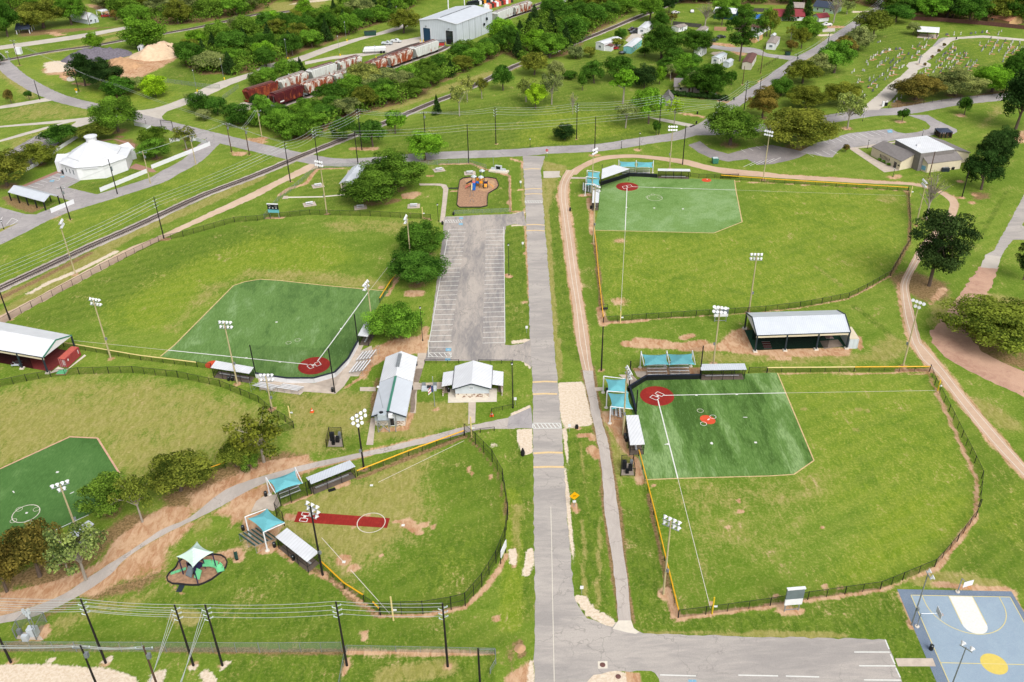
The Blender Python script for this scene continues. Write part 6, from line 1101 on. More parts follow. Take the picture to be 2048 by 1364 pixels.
for key,foot,top,style,kind,lab in(('a1',(581,364),(571.6,283),'side','tarred_pole','black power pole between the railway and the sandy road end'),('a2',(638,337),(628,256),'side','tarred_pole','black power pole with many white insulators at the level crossing'),('a3',(724,300),(719,218),'side','tarred_pole','black power pole beside the dark tree between track and road'),('a4',(851,282),(850.7,223),'cross','tarred_pole','black power pole behind the bright green tree crown'),('a5',(992,288),(990.5,214),'side','tarred_pole','black power pole alone in the middle of the wide lawn'),('a6',(1153,278),(1154.7,206),'side','tarred_pole','black power pole right of the small round dark tree'),('a7',(1317.6,269),(1325,190),'side','tarred_pole','black power pole among the thin trees by the street bend'),('a8',(1435,242),(1437,199),'side','tarred_pole','black power pole directly above the big spreading oak'),('a9',(1488,220.6),(1492.5,161),'side','tarred_pole','black power pole beside the street at the olive-brown tree'),('a10',(1518,192),(1519,155),'side','tarred_pole','black power pole with two insulator pairs by the beige mobile home'),('a11',(1592,134),(1595,107),'cross','tarred_pole','black pole with a lamp box at the trailer lane corner'),('a12',(1655,92),(1657.5,65),'side','tarred_pole','small black pole between the street and the white pickup'),('a13',(1710,62),(1712,30),'side','tarred_pole','black power pole beside the olive street tree top right'),('a14',(1759,28),(1764,-8),'side','tarred_pole','black power pole at the far end of the street'),('b2',(716,328),(707.5,262),'none','tarred_pole','plain black pole on the road edge left of the picnic oak'),('b3',(937.6,326),(934.6,249),'none','tarred_pole','plain black pole behind the bright playground'),('b4',(1189,309),(1191,233),'none','tarred_pole','plain black pole at the start of the jogging loop'),('b5',(1365,329.6),(1370,251),'none','tarred_pole','plain black pole on the upper edge of the jogging loop'),('c0',(20,640),(-20,540),'side','tarred_pole','black power pole just past the left edge'),('c1',(328,477),(309.6,394),'side','tarred_pole','black power pole standing at the curved outfield fence by the sandy road'),('d0',(-20,1322),(-62,1190),'side','tarred_pole','black power pole at the lower left frame edge'),('d1',(211.6,1326),(163,1197.5),'side','tarred_pole','leftmost tall black pole with six insulators on the bottom strip'),('d2',(387,1331),(345,1209),'side','tarred_pole','left pole of the close pair of tall black poles at the bottom'),('d3',(445,1331),(406,1209),'side','tarred_pole','right pole of the close pair of tall black poles at the bottom'),('d4',(694,1331),(669,1202.6),'side','tarred_pole','tall black pole at the corner of the two dark lawns'),('d5',(895.6,1333),(882,1206.4),'side','tarred_pole','tall black pole with three brackets near the main road'),('d6',(22,1325),(-8,1240),'none','tarred_pole','short black pole on the gravel at the left frame edge'),('e1',(213,1418),(160,1290),'cross','tarred_pole','black pole with a metal crossarm cut by the bottom frame'),('e2',(330,1415),(285,1292),'cross','brown_pole','brown wooden pole with double crossarms cut by the bottom frame'),('e3',(962,1400),(956,1297),'none','tarred_pole','black pole beside the leaning wire gate at the bottom'),('f1',(40,131),(28,79),'cross','brown_pole','brown pole by the white box at the far left crossing'),('f2',(79.5,199),(68,160),'none','tarred_pole','dark pole beside the far left road'),('f3',(158,183),(142,137),'none','tarred_pole','dark leaning pole left of the double dark oak'),('f4',(235.5,199),(227,166),'cross','brown_pole','brown pole in front of the bushes below the double oak'),('f5',(463.5,304),(453,245),'cross','brown_pole','brown pole with crossarms at the side street junction'),('f6',(499,310),(490.5,254),'cross','brown_pole','brown pole right of the crossarm pole at the junction'),('f7',(524,274.5),(517,219),'cross','wood_pole','grey pole at the dirt patch beside the level crossing'),('f8',(391.7,328),(382,270),'cross','wood_pole','grey pole on the street edge by the white corner fence'),('f9',(301,367),(288.6,302),'cross','wood_pole','grey pole with a transformer right of the octagonal hall'),('f10',(141,439.5),(125,373),'cross','tarred_pole','black pole on the street edge by the short white fence'),('f11',(179.6,51),(173,15),'none','brown_pole','brown pole in front of the far farmhouse'),('g1',(1521,146.7),(1524,92),'none','brown_pole','brown pole in front of the beige mobile home'),('g2',(1485,169),(1488,132),'none','brown_pole','short brown pole on the lawn left of the beige mobile home'),('g3',(1857,357),(1869,303),'none','brown_pole','brown pole with a transformer in front of the community building'),('g4',(1924,394),(1939.5,342),'none','tarred_pole','dark pole beside the black magnolias'),('g5',(1202.6,741),(1208,653),'none','tarred_pole','plain black pole beside the tan path above the sandy patch'),('g6',(235,388),(228,318),'none','tarred_pole','thin black pole on the lawn in front of the octagonal hall'),('g7',(178,358),(172,333),'none','dull_steel','short thin pole on the hall lawn corner')):
 U[key]=util(lab,foot,top,kind,style)
seq=[U['a%d'%i]for i in range(1,15)]
run(['left of the level crossing','from the crossing to the dark tree','over the young green tree','over the left lawn','over the middle lawn','over the round dark tree','over the thin street trees','over the street bend','beside the olive tree','past the beige home','past the bay-window home','past the pickup drive','at the far street end'],seq,(0,1,3,5),.9)
run(['from the crossing to the plain pole','above the picnic oak','above the playground road','toward the spreading oak'],[U['a2'][i:i+1]+U['a2'][4:6]for i in(2,)]+[[U['b2'][0]-Vector((0,0,k))for k in(0,1,2)]]+[[U[b][0]-Vector((0,0,k))for k in(0,1,2)]for b in('b3','b4')]+[U['a8'][2:3]+U['a8'][4:6]],(0,1,2),.5)
run(['over the railway near the left edge','along the railway and sandy road'],[U['c0'],U['c1'],U['a1']],(0,1,2,3,4,5),.6)
run(['at the lower left corner','between the left bottom poles','between the close pair','over the lower lawn','past the lower foul pole'],[U['d%d'%i]for i in range(6)],(0,1,3,5),None);run(['over the transformer yard','beside the toddler playground'],[U['d0'],U['d1'],U['d2']],(2,4),None)
run(['across the bottom gravel','from the brown pole rightward'],[[gp((-60,1400))+Vector((0,0,12.5-.3*k))for k in range(4)],U['e1'],U['e2']],(0,1,2,3),.5);run(['at the far left crossing','over the double oak','over the hall trees','above the junction'],[U['f1'][:3],U['f3']*3,U['f4'][:3],U['f5'][:3],U['f6'][:3]],(0,1),.6);run(['over the white corner fence','over the octagonal hall lawn'],[U['f5'][1:3],U['f8'][:2],U['f9'][:2],],(0,1),.5);run(['over the hall parking drive'],[U['f9'][:2],U['f10'][:2]],(0,1),.6);run(['from the junction to the railway pole'],[U['f5'][2:4],U['a1'][:2]],(0,1),.5);run(['from the cross pole over the railway shrubs'],[U['f6'][:2],U['f7'][:2]],(0,1),.4)
for k in(2,4,6):
 for p,lab in(('d2','left'),('d3','right')):a=U[p][k];wire(f"{['upper', 'middle', 'lower'][k // 2 - 1]} guy wire falling toward the viewer from the {lab} pole of the close pair",a,Vector((a.x-3-k*.3,a.y-14,1.0)),.1)
 # ================================================================ SMALL PARK LAMPS AND SIGNS
def lamp(label,R,top,foot,kind='black_metal',cat='lamp post',group='small lamp posts'):
 h=max(2.5,hgt(R(*foot),R(*top)));r=thing('lamp_post',label,cat,gp(R(*foot)),0,group);MB().bar((0,0,0),(0,0,h-.4),.08,.06,6).lathe([(.18,0),(.14,.3)],8).build('post',kind,r,world=False);MB().lathe([(.1,h-.4),(.22,h-.25),(.2,h)],8).build('lantern','white_paint',r,world=False);MB().lathe([(.3,h),(.06,h+.18)],8).build('cap',kind,r,world=False)
for R,x,y,x2,y2,lab in((A1,722,840,728,893,'at the hall drive entrance'),(A1,1135,940,1140,975,'on the far side of the hall gate'),(A1,710,945,712,975,'behind the hall parking tree'),(A1,1612,1080,1620,1130,'at the white corner fence'),(A3,157,1080,157,1145,'on the lawn edge left of the stop sign'),(A3,868,1090,868,1155,'on the road edge above the jogging loop'),(A3,1020,1035,1007,1165,'leaning at the road edge near the loop'),(A4,775,875,768,945,'beside the sapling on the cemetery street'),(FC,280,385,264,508,'at the grass plot of the community building'),(FC,1098,280,1095,318,'behind the flat white roof'),(FC,674,800,650,940,'in a round dirt patch by the path'),(A6,1428,265,1430,400,'beside the concrete walk to the parking lot'),(A6,1975,578,1980,820,'in the strip between parking lot and road'),(A6,1292,1068,1308,1330,'right of the round parking oak'),(A5,10,395,30,460,'at the shaded lot on the left edge'),(B3,16,180,22,530,'on the lawn right of the restroom'),(PO,1325,800,1350,960,'on the corner of the hall lawn')):lamp('small black lamp post '+lab,R,(x,y),(x2,y2))
for R,x,y,x2,y2,lab in((A2,235,305,253,460,'nearest the woods edge'),(A2,645,280,660,432,'beside the white tank trailer drive'),(A2,700,170,713,318,'above the green open container'),(A2,268,575,280,690,'behind the rusty hopper cars'),(A2,938,355,940,455,'behind the tank trailer'),(A1,1505,545,1535,712,'at the rail yard gate'),(A1,1720,455,1746,618,'by the woods inside the gate'),(A2,1105,50,1106,110,'behind the olive warehouse tree')):lamp('tall grey yard lamp '+lab,R,(x,y),(x2,y2),'dull_steel','yard lamp','rail yard lamps');o=place('guard_post',unit_post('yellow_paint',8),None,gp(R(x2+4,y2+3)),scale=(.3,.3,1));tag(o,'yellow guard post at the yard lamp '+lab,'bollard','yellow guard posts')
def foul(label,R,top,foot,mat='faded_yellow'):
 r=thing('foul_pole',label,'foul pole',gp(R(*foot)),0,'yellow foul poles');h=hgt(R(*foot),R(*top));MB().bar((0,0,0),(0,0,h),.13,n=8).build('pole',mat,r,world=False);MB().box(.4,0,h*.45,.55,.05,.35).build('plate','white_paint',r,world=False)
for a in(('pale yellow foul pole at the lower left black fence corner',B6,(1055,700),(1080,885)),('bright yellow foul pole by the court lawn fence',B7,(1590,705),(1575,832),'yellow_paint'),('yellow foul pole beside the jogging path at the near right field',B4,(1380,310),(1353,395),'yellow_paint'),('yellow foul pole at the bottom of the far right outfield',A7,(862,1100),(860,1190)),('yellow foul pole below the picnic lawn',A6,(1303,290),(1308,378)),('yellow foul pole on the worn grass left of the long grey roof',B2,(262,515),(275,607)),('pale foul pole at the corner by the restroom walk',B2,(1680,600),(1688,757)),('yellow foul pole beside the bare tree',A8,(1150,128),(1140,205))):foul(*a)
def text(s,size,mat,parent,loc,rot=(math.pi/2,0,0)):
 cu=bpy.data.curves.new('lettering','FONT');cu.body=s;cu.size=size;cu.align_x='CENTER';cu.align_y='CENTER';cu.extrude=.004;cu.materials.append(MATS[mat]);o=bpy.data.objects.new('lettering',cu);COL.objects.link(o);me=bpy.data.meshes.new_from_object(o.evaluated_get(bpy.context.evaluated_depsgraph_get()));bpy.data.objects.remove(o);return place('lettering',me,parent,loc,rot)
g=gp(A3(288,1225));t=thing('stop_sign','red stop sign on a white-banded post at the main road junction','stop sign',g,.15);MB().bar((0,0,0),(0,0,3),.06,n=6).build('post','steel',t,world=False);MB().prism([(math.cos(i*math.pi/4+math.pi/8)*.5,math.sin(i*math.pi/4+math.pi/8)*.5)for i in range(8)],0,.05).build('plate','bright_red',t,world=False).matrix_local=Matrix.Translation((0,-.05,2.5))@Matrix.Rotation(math.pi/2,4,'X');text('STOP',.32,'white_paint',t,(0,-.11,2.5));MB().box(0,-.08,1.7,.5,.04,.4).build('lower_plate','white_paint',t,world=False)
for lab,R,x,y,sc in(('yellow diamond road sign with a white plate beside the near main road',B3,500,1300,1.5),('small yellow diamond sign beside the dark leaning pole far left',A1,603,740,1.0)):
 t=thing('road_sign',lab,'road sign',gp(R(x,y)),.1,'yellow road signs');MB().bar((0,0,0),(0,0,2.6),.06,n=6).build('post','steel',t,world=False);MB().add([(0,-.06,1.7),(.62*sc,-.06,1.7+.62*sc),(0,-.06,1.7+1.24*sc),(-.62*sc,-.06,1.7+.62*sc),(0,-.02,1.7),(.62*sc,-.02,1.7+.62*sc),(0,-.02,1.7+1.24*sc),(-.62*sc,-.02,1.7+.62*sc)],[(0,1,2,3),(7,6,5,4),(0,4,5,1),(1,5,6,2),(2,6,7,3),(3,7,4,0)]).build('plate','yellow_cap',t,world=False);MB().box(0,-.05,1.3,.6,.04,.5).build('lower_plate','white_paint',t,world=False);MB().beam((-.25,-.075,1.7+.62*sc),(.25,-.075,1.7+.62*sc),.01,.14).build('symbol','black_metal',t,world=False)
for lab,R,x,y in(('small white sign at the yellow hump lines by the far lawn',A7,82,128),('small white sign on the strip beside the upper road',A7,100,610),('small white sign by the lower end of the parking strip',A7,130,1270),('white marker sign at the rubble corner of the lot entrance',B7,558,680),('small white sign on the lawn right of the restroom',B3,42,505),('small white sign at the edge of the playground lawn',PG,1835,720),('white sign behind the community building',FC,1272,300),('white plate sign at the crosswalk grass',B3,463,715),('blue and white sign at the cemetery street sapling',CM,147,1070),('white sign by the cemetery gate',CM,425,890)):
 t=thing('small_sign',lab,'sign',gp(R(x,y)),0,'small white signs');MB().bar((0,0,0),(0,0,1.9),.04,n=5).build('post','steel',t,world=False);MB().box(0,-.05,1.6,.55,.04,.7).build('plate','white_paint',t,world=False)
 # ================================================================ PARK FURNITURE
def bin_(label,R,x,y):
 r=thing('trash_barrel',label,'trash barrel',gp(R(x,y)),0,'black trash barrels');place('barrel',K('barrel',lambda:MB().lathe([(.27,0),(.3,.1),(.3,.85),(.28,.9)],12),'black_plastic'),r);place('lid',K('blid',lambda:MB().lathe([(.31,.9),(.31,.98),(.2,1.08),(.05,1.12)],12),'dark_glass'),r)
for R,x,y,lab in((EE,490,490,'behind the upper teal canopy post'),(EE,182,955,'left of the lower teal canopy post'),(EE,610,1185,'between green bleachers and white dugout'),(EE,865,1362,'at the back of the lower white dugout'),(BB,1508,815,'at the foot of the tall net pole'),(BB,330,690,'left of the pair behind the dugout'),(BB,372,690,'right of the pair behind the dugout'),(XC,768,278,'on the walk at the top of the long grey roof'),(XC,708,605,'at the middle of the long grey roof wall'),(DS,530,440,'behind the near right backstop netting'),(DS,176,712,'under the first white-posted canopy'),(DS,507,690,'at the backstop corner by the canopies'),(D7,590,440,'upper of two behind the left line dugout'),(D7,612,510,'lower of two behind the left line dugout'),(HA,165,892,'at the far left line dugout'),(A6,1548,352,'at the playground corner of the parking lot'),(A6,1462,425,'at the top left of the parking lot'),(B8,1300,1112,'on the edge of the blue court'),(A7,469,318,'on the jogging path edge'),(A3,1452,965,'on the kerb by the spreading oak'),(A3,1745,780,'on the street lawn corner'),(A3,1460,890,'on the house lawn above the street'),(CM,1247,108,'at the cemetery lane corner'),(XC,1210,640,'at the restroom screen wall'),(B3,900,770,'behind the light pole at the dugout')):bin_('black trash barrel '+lab,R,x,y)
def table(label,R,x,y,rz):
 r=thing('picnic_table',label,'picnic table',gp(R(x,y),.06),rz,'white picnic tables');place('tabletop',unit_box('white_paint'),r,(0,0,.72),scale=(2.2,.85,.06));
 for s in(-1,1):place('bench',unit_box('white_paint'),r,(0,s*.78,.42),scale=(2.2,.32,.06));place('leg',unit_box('steel'),r,(s*.8,0,0),scale=(.1,.9,.7));place('bench_leg',unit_box('steel'),r,(s*.8,0,.2),scale=(.08,1.6,.08))
 g=gp(R(x,y));co,si=math.cos(rz),math.sin(rz);sheet('table_pad',[g+Vector((co*a-si*b,si*a+co*b,0))for a,b in((-1.9,-1.7),(1.9,-1.7),(1.9,1.7),(-1.9,1.7))],.04,'concrete')
table('white picnic table left of the tan light pole on the picnic lawn',NP,660,295,.35);table('white picnic table near the scoreboard',NP,563,505,.35);table('white picnic table beside the picnic oak trunk',NP,1142,540,.2);table('white picnic table nearest the yellow foul pole',NP,1748,525,.05);table('white picnic table behind the picnic oak at the right',NP,2035,115,.3);table('white picnic table behind the bright playground',PG,680,415,.1)
def board(label,R,foot,w,h,z0,back=False,rz=0.0):
 r=thing('scoreboard',label,'scoreboard',gp(R(*foot)),rz,'scoreboards');s=w/2-.3
 for x in(-s,s):MB().bar((x,0,0),(x,0,z0+h),.11,n=6).build('post','steel',r,world=False)
 MB().box(0,-.1,z0+h*.72,w,.25,h*.5).build('display_panel','grey_glass' if back else 'black_plastic',r,world=False);MB().box(0,-.1,z0+h*.3,w,.22,h*.3).build('sponsor_panel','white_paint' if back else 'teal_fabric',r,world=False);MB().box(0,-.15,z0+h,w+.1,.5,.16).build('top_cap','white_paint',r,world=False)
 if not back:
  for x in(-.3,0,.3):MB().box(x*w,-.24,z0+h*.62,.34,.03,.28).build('digit_window','white_paint',r,world=False)
  text('HOME',.26,'white_paint',r,(-w*.3,-.25,z0+h*.82));text('GUEST',.26,'white_paint',r,(w*.3,-.25,z0+h*.82))
 else:MB().beam((-s,0,.3),(s,0,.3),.1,.1).build('lower_rail','steel',r,world=False)
board('scoreboard with black panel and teal strip at the outfield corner',NP,(168,655),3.4,3.3,1.2,rz=-.15);board('grey-backed scoreboard standing behind a tan light pole',A7,(1638,1182),3.3,2.6,1.1,True);board('grey-backed scoreboard behind the lower right fence',B8,(212,808),2.8,4.2,.9,True,.08)
t=thing('fence_sign','small white notice board on the tall curved black fence','sign',gp(B6(1940,400)),1.25);MB().box(0,0,2.2,2.8,.12,1.6).build('panel','white_paint',t,world=False);MB().bar((-1.3,.1,0),(-1.3,.1,3.2),.08,n=6).build('post','black_metal',t,world=False);MB().bar((1.3,.1,0),(1.3,.1,3.2),.08,n=6).build('post','black_metal',t,world=False)
t=thing('memorial_wall','grey stone memorial with a dark panel at the playground corner','memorial',gp(PG(1330,390)),-.35);MB().box(0,.4,.25,6.5,2.2,.5).build('plinth','pale_concrete',t,world=False);MB().box(-.2,.6,1.3,2.4,.5,1.7).box(-2,.6,.8,1.4,.45,.8).box(1.6,.6,.8,1.4,.45,.8).build('stone_wall','pale_wall',t,world=False);MB().box(-.2,.32,1.4,1.5,.08,1.0).build('panel','dark_glass',t,world=False);MB().bar((-2.2,1.2,0),(-2.2,1.2,7),.05,n=6).build('flagpole','steel',t,world=False)
h=hgt(XC(1020,835),XC(992,442));t=thing('flagpole','steel flagpole with a drooping flag in front of the restroom','flagpole',gp(XC(1020,835)));MB().bar((0,0,0),(0,0,h),.09,.05,8).build('pole','steel',t,world=False);MB().lathe([(.05,h),(.12,h+.1),(.05,h+.2)],8).build('finial','steel',t,world=False);MB().hexa([(0,0,h-3.6),(0,.02,h-2.0),(-.5,.1,h-2.3),(-.5,.08,h-3.7)],[(.02,.04,h-3.6),(.02,.06,h-2.0),(-.5,.14,h-2.3),(-.5,.12,h-3.7)]).build('flag_canton','flag_blue',t,world=False)
for k in range(4):MB().hexa([(-.5-.02*k,.1,h-2.4-.36*k),(-1.15,-.1,h-3.0-.36*k),(-1.15,-.1,h-3.3-.36*k),(-.5,.1,h-2.75-.36*k)],[(-.5,.13,h-2.4-.36*k),(-1.15,-.07,h-3.0-.36*k),(-1.15,-.07,h-3.3-.36*k),(-.5,.13,h-2.75-.36*k)]).build('flag_stripe','flag_red' if k%2==0 else 'white_paint',t,world=False)
t=thing('memorial_table','pale stone seat group with dark plaques by the flagpole','memorial',gp(XC(945,605)));MB().box(0,0,.25,3.2,1.4,.5).build('base','pale_wall',t,world=False);MB().box(0,.1,.62,.9,.9,.25).build('plaque','dark_glass',t,world=False)
for x in(-1.2,1.2):MB().box(x,1.0,.5,.8,.5,1.0).build('stone','dull_steel',t,world=False)
# --- bright playground
mq=pts(PG,'420 760 450 580 520 535 650 515 1100 515 1280 545 1320 640 1335 700 1290 770 1200 820 1100 880 1080 960 1075 1160 930 1195 440 1195 385 1140 400 980 412 800');sheet('mulch_bed',mq,.03,'mulch',edge=.08);sheet('mulch_stain',rag(pts(PG,'560 560 700 520 1080 540 1240 600 1260 700 1150 790 1000 830 850 800 700 720 580 660'),.8,.3),.04,'brown_heap')
def edging(label,P):t=thing('bed_edging',label,'edging',P[0]);[MB().beam(a+Vector((0,0,.15)),b+Vector((0,0,.15)),.16,.32).build('border_piece','dark_edging',t)for a,b in zip(P,P[1:]+P[:1])]
edging('dark border round the bright playground mulch',mq);sheet('playground_ramp',pts(PG,'190 745 420 740 415 770 195 775'),.06,'dark_edging')
t=thing('playground_set','big playground set with white roofs and blue and orange slides','playground',gp(PG(900,735)))
TW=[(-1.75,.4,3.4,'green_metal'),(.55,.2,3.2,'green_metal'),(.85,3.2,4.2,'green_metal'),(2.0,-.3,2.2,'green_metal')]
for i,(x,y,hh,mt)in enumerate(TW):
 for a in(-.6,.6):
  for b in(-.6,.6):place('post',unit_post(mt),t,(x+a,y+b,0),scale=(.08,.08,hh))
 MB().box(x,y,1.5,1.3,1.3,.1).build('deck','bright_orange',t,world=False);MB().box(x,y-.6,1.95,1.1,.06,.8).build('guard_panel',['salmon','bright_orange','bright_orange','purple_metal'][i],t,world=False)
 if i<3:MB().lathe([(.95,hh),(.85,hh+.35),(.1,hh+.75)],4,x,y).build('roof','pale_wall',t,world=False)
m=MB();m.hexa([(-2.2,-.2,1.5),(-1.3,-.2,1.5),(-1.3,-2.9,.25),(-2.2,-2.9,.25)],[(-2.2,-.2,1.62),(-1.3,-.2,1.62),(-1.3,-2.9,.37),(-2.2,-2.9,.37)]);m.beam((-2.25,-.2,1.75),(-2.25,-2.9,.5),.08,.35).beam((-1.25,-.2,1.75),(-1.25,-2.9,.5),.08,.35).beam((-1.75,-.2,1.7),(-1.75,-2.9,.45),.06,.2);m.build('double_slide','bright_blue',t,world=False);MB().bar((-1.1,.3,1.7),(0,.1,1.5),.4,n=10).build('tube_bridge','bright_blue',t,world=False);MB().bar((-2.4,.8,1.9),(-4.2,.2,1.1),.4,n=10).build('tunnel','black_plastic',t,world=False)
m=MB().beam((-2.4,0,1.4),(-4.4,-1.0,.5),.5,.12).bar((-4.4,-1.2,0),(-4.4,-1.2,1.2),.06).bar((-4.2,-.6,0),(-4.2,-.6,1.3),.06);m.build('rail_climber','salmon',t,world=False);MB().bar((-2.4,.3,1.7),(-4.3,-.5,1.1),.08).bar((2.6,-.2,1.7),(4.3,-1.2,.8),.09).bar((2.6,.1,1.6),(4.3,-.9,.7),.09).bar((4.3,-1.2,0),(4.3,-1.2,.9),.08).build('climbing_rail','bright_orange',t,world=False);MB().hexa([(1.6,-.9,1.5),(2.4,-.9,1.5),(2.4,-1.9,.8),(1.6,-1.9,.8)],[(1.6,-.9,1.6),(2.4,-.9,1.6),(2.4,-1.9,.9),(1.6,-1.9,.9)]).build('small_slide','bright_orange',t,world=False);MB().box(-.6,1.8,1.3,.9,.1,2.4).build('climbing_wall','bright_orange',t,world=False);MB().bar((.1,-.6,0),(.1,-1.3,1.3),.06).bar((.7,-.6,0),(.5,-1.3,1.3),.06).build('step_ladder','bright_orange',t,world=False)
a,b=gp(PG(730,800)),gp(PG(722,1080));t=thing('climbing_arch','yellow overhead beam climber in front of the blue slide','climber',a);up=Vector((0,0,2.3));MB().beam(a+up,a.lerp(b,.55)+up,.35,.12).build('beam','faded_yellow',t)
for u in(0,.55,1):
 for s in(-.7,.7):p=a.lerp(b,u);MB().bar(p+Vector((s,0,0)),p+Vector((s*.2,0,2.3 if u<1 else 1.2)),.05,n=5).build('leg','dull_steel',t)
 # --- toddler playground
mq=pts(PL,'540 570 450 640 420 720 380 770 270 860 235 930 250 1000 345 1055 480 1060 590 1075 720 1085 860 1080 960 1045 1110 970 1280 840 1380 740 1410 640 1370 550 1290 500 1160 485 1000 510 800 520');sheet('mulch_bed',mq,.03,'mulch',edge=.05);edging('dark border round the toddler playground mulch',mq);sheet('playground_ramp',pts(PL,'480 1065 590 1075 515 1215 405 1210'),.06,'dark_trim')
g=gp(PL(830,790));t=thing('toddler_playground','small purple and green playground set under a pale canopy','playground',g,-.5)
for x,y in((-.9,-.9),(.9,-.9),(.9,.9),(-.9,.9),(-1.8,0)):place('post',unit_post('purple_metal'),t,(x,y,0),scale=(.08,.08,2.4))
MB().box(0,0,1.1,1.9,1.9,.1).build('deck','purple_metal',t,world=False);MB().box(-.9,-.3,1.6,.06,1.4,.9).box(.1,-.95,.6,1.6,.05,1.1).build('dark_panel','black_plastic',t,world=False);MB().hexa([(.9,-1.5,.3),(2.0,-1.5,.3),(2.0,-.6,1.6),(.9,-.6,1.6)],[(.9,-1.6,.36),(2.0,-1.6,.36),(2.0,-.7,1.7),(.9,-.7,1.7)]).build('green_panel','bright_green',t,world=False);MB().hexa([(-.5,-1.0,1.1),(.4,-1.0,1.1),(.6,-1.9,.3),(-.7,-1.9,.3)],[(-.5,-1.0,1.9),(.4,-1.0,1.9),(.6,-1.9,.5),(-.7,-1.9,.5)]).build('slanted_panel','grey_glass',t,world=False)
q=[Vector((.8,.8,1.2)),Vector((1.8,1.5,1.0)),Vector((2.7,1.9,.7)),Vector((3.4,1.8,.45)),Vector((3.9,1.4,.3))];m=MB()
for a,b in zip(q[:-1],q[1:]):m.beam(a,b,1.1,.12);n=(b-a).cross(Vector((0,0,1))).normalized()*.55;m.beam(a+n+Vector((0,0,.2)),b+n+Vector((0,0,.2)),.1,.4).beam(a-n+Vector((0,0,.2)),b-n+Vector((0,0,.2)),.1,.4)
m.build('curved_slide','bright_green',t,world=False)
for k in range(3):MB().beam((-1.3-.75*k,-1.1-.5*k,.9-.3*k),(-1.95-.75*k,-1.55-.5*k,.65-.3*k),.5,.15).build('step','bright_green',t,world=False)
C=[gp(PL(*p),4.1)for p in((412,520),(820,222),(1148,428),(738,738))];r=thing('shade_canopy','pale mint shade canopy over the toddler playground','shade canopy',g,0,'fabric shade canopies');cn=sum(C,Vector())/4;N=12;V=[];m=MB()
for i in range(N+1):
 for j in range(N+1):
  u,v=i/N*2-1,j/N*2-1;pu=u*(1-.2*(1-v*v)*abs(u));pv=v*(1-.2*(1-u*u)*abs(v));U2,V2=(pu+1)/2,(pv+1)/2;p=(C[0]*(1-U2)+C[1]*U2)*(1-V2)+(C[3]*(1-U2)+C[2]*U2)*V2;V.append(p+Vector((0,0,1.5*(1-max(abs(u),abs(v)))**1.2)))
m.add(V,[(i*(N+1)+j,i*(N+1)+j+1,(i+1)*(N+1)+j+1,(i+1)*(N+1)+j)for i in range(N)for j in range(N)]).build('canopy','pale_fabric',r)
for p in C:q=p.lerp(cn,.1);MB().bar((q.x,q.y,0),q,.1,n=6).build('post','purple_metal',r)
t=thing('park_bench','green metal bench in a bare patch by the toddler playground','bench',gp(PL(1590,530)),1.95);MB().box(0,0,.45,1.8,.5,.06).build('seat','green_metal',t,world=False);MB().box(0,.28,.75,1.8,.06,.5).build('backrest','green_metal',t,world=False)
for x in(-.75,.75):MB().box(x,0,.22,.08,.5,.44).build('leg','black_metal',t,world=False)
# --- pump and generator cages
for lab,R,q in(('black fenced cage with dark pumps on the grass below the left field',B2,'560 838 582 740 678 740 690 838'),('black fenced cage with dark equipment by the yellow-capped fence',D7,'500 1190 515 940 740 925 775 1190')):
 P=pts(R,q);t=fence('equipment_cage',lab,P+P[:1],1.9,sp=2.4,cat='equipment cage',group='equipment cages');cn=sum(P,Vector())/4-t.location;sheet('cage_slab',[p.lerp(sum(P,Vector())/4,.1)for p in P],.05,'concrete',t,kind=None)
 for k,(x,y,s,hh)in enumerate(((-.6,.3,.8,1.8),(.5,-.2,.7,1.2),(-.2,-1,.6,.8),(.8,.8,.5,1.5))):MB().box(cn.x+x,cn.y+y,.05+hh/2,s,s,hh).lathe([(s*.3,hh+.05),(s*.2,hh+.3)],8,cn.x+x,cn.y+y).build('pump_unit','black_plastic' if k<3 else 'dull_steel',t,world=False)
P=pts(TR,'220 600 270 510 500 500 600 620');sheet('equipment_pad',P,.04,'concrete');t=fence('transformer_yard','small chain-link yard with grey cabinets and a steel mast at lower left',pts(TR,'500 615 640 370 400 350 270 480 225 600'),2.2,mesh='grey_chain_link',post='dull_steel',pr=.05,cat='equipment yard');gc=gp(TR(370,580))-t.location
MB().box(gc.x+.9,gc.y+.5,.8,1.4,1.0,1.6).box(gc.x+.1,gc.y-.5,.55,.9,.6,1.1).build('cabinet','pale_wall',t,world=False);MB().box(gc.x-1.1,gc.y+.4,.9,.6,.5,1.0).build('meter_box','dull_steel',t,world=False);ms=gc+Vector((1.3,.4,0));hh=hgt(TR(470,560),TR(345,235));m=MB()
for s in(-.25,.25):m.bar(ms+Vector((s,0,0)),ms+Vector((s,0,hh)),.06,n=5)
for k in range(10):m.bar(ms+Vector((-.25,0,hh*k/10)),ms+Vector((.25,0,hh*(k+1)/10)),.03,n=4)
m.build('lattice_mast','dull_steel',t,world=False)
for k in range(4):MB().box(ms.x-.4+.25*k,ms.y,hh-.5*(k%3),.3,.3,1.0).build('antenna','pale_wall',t,world=False)
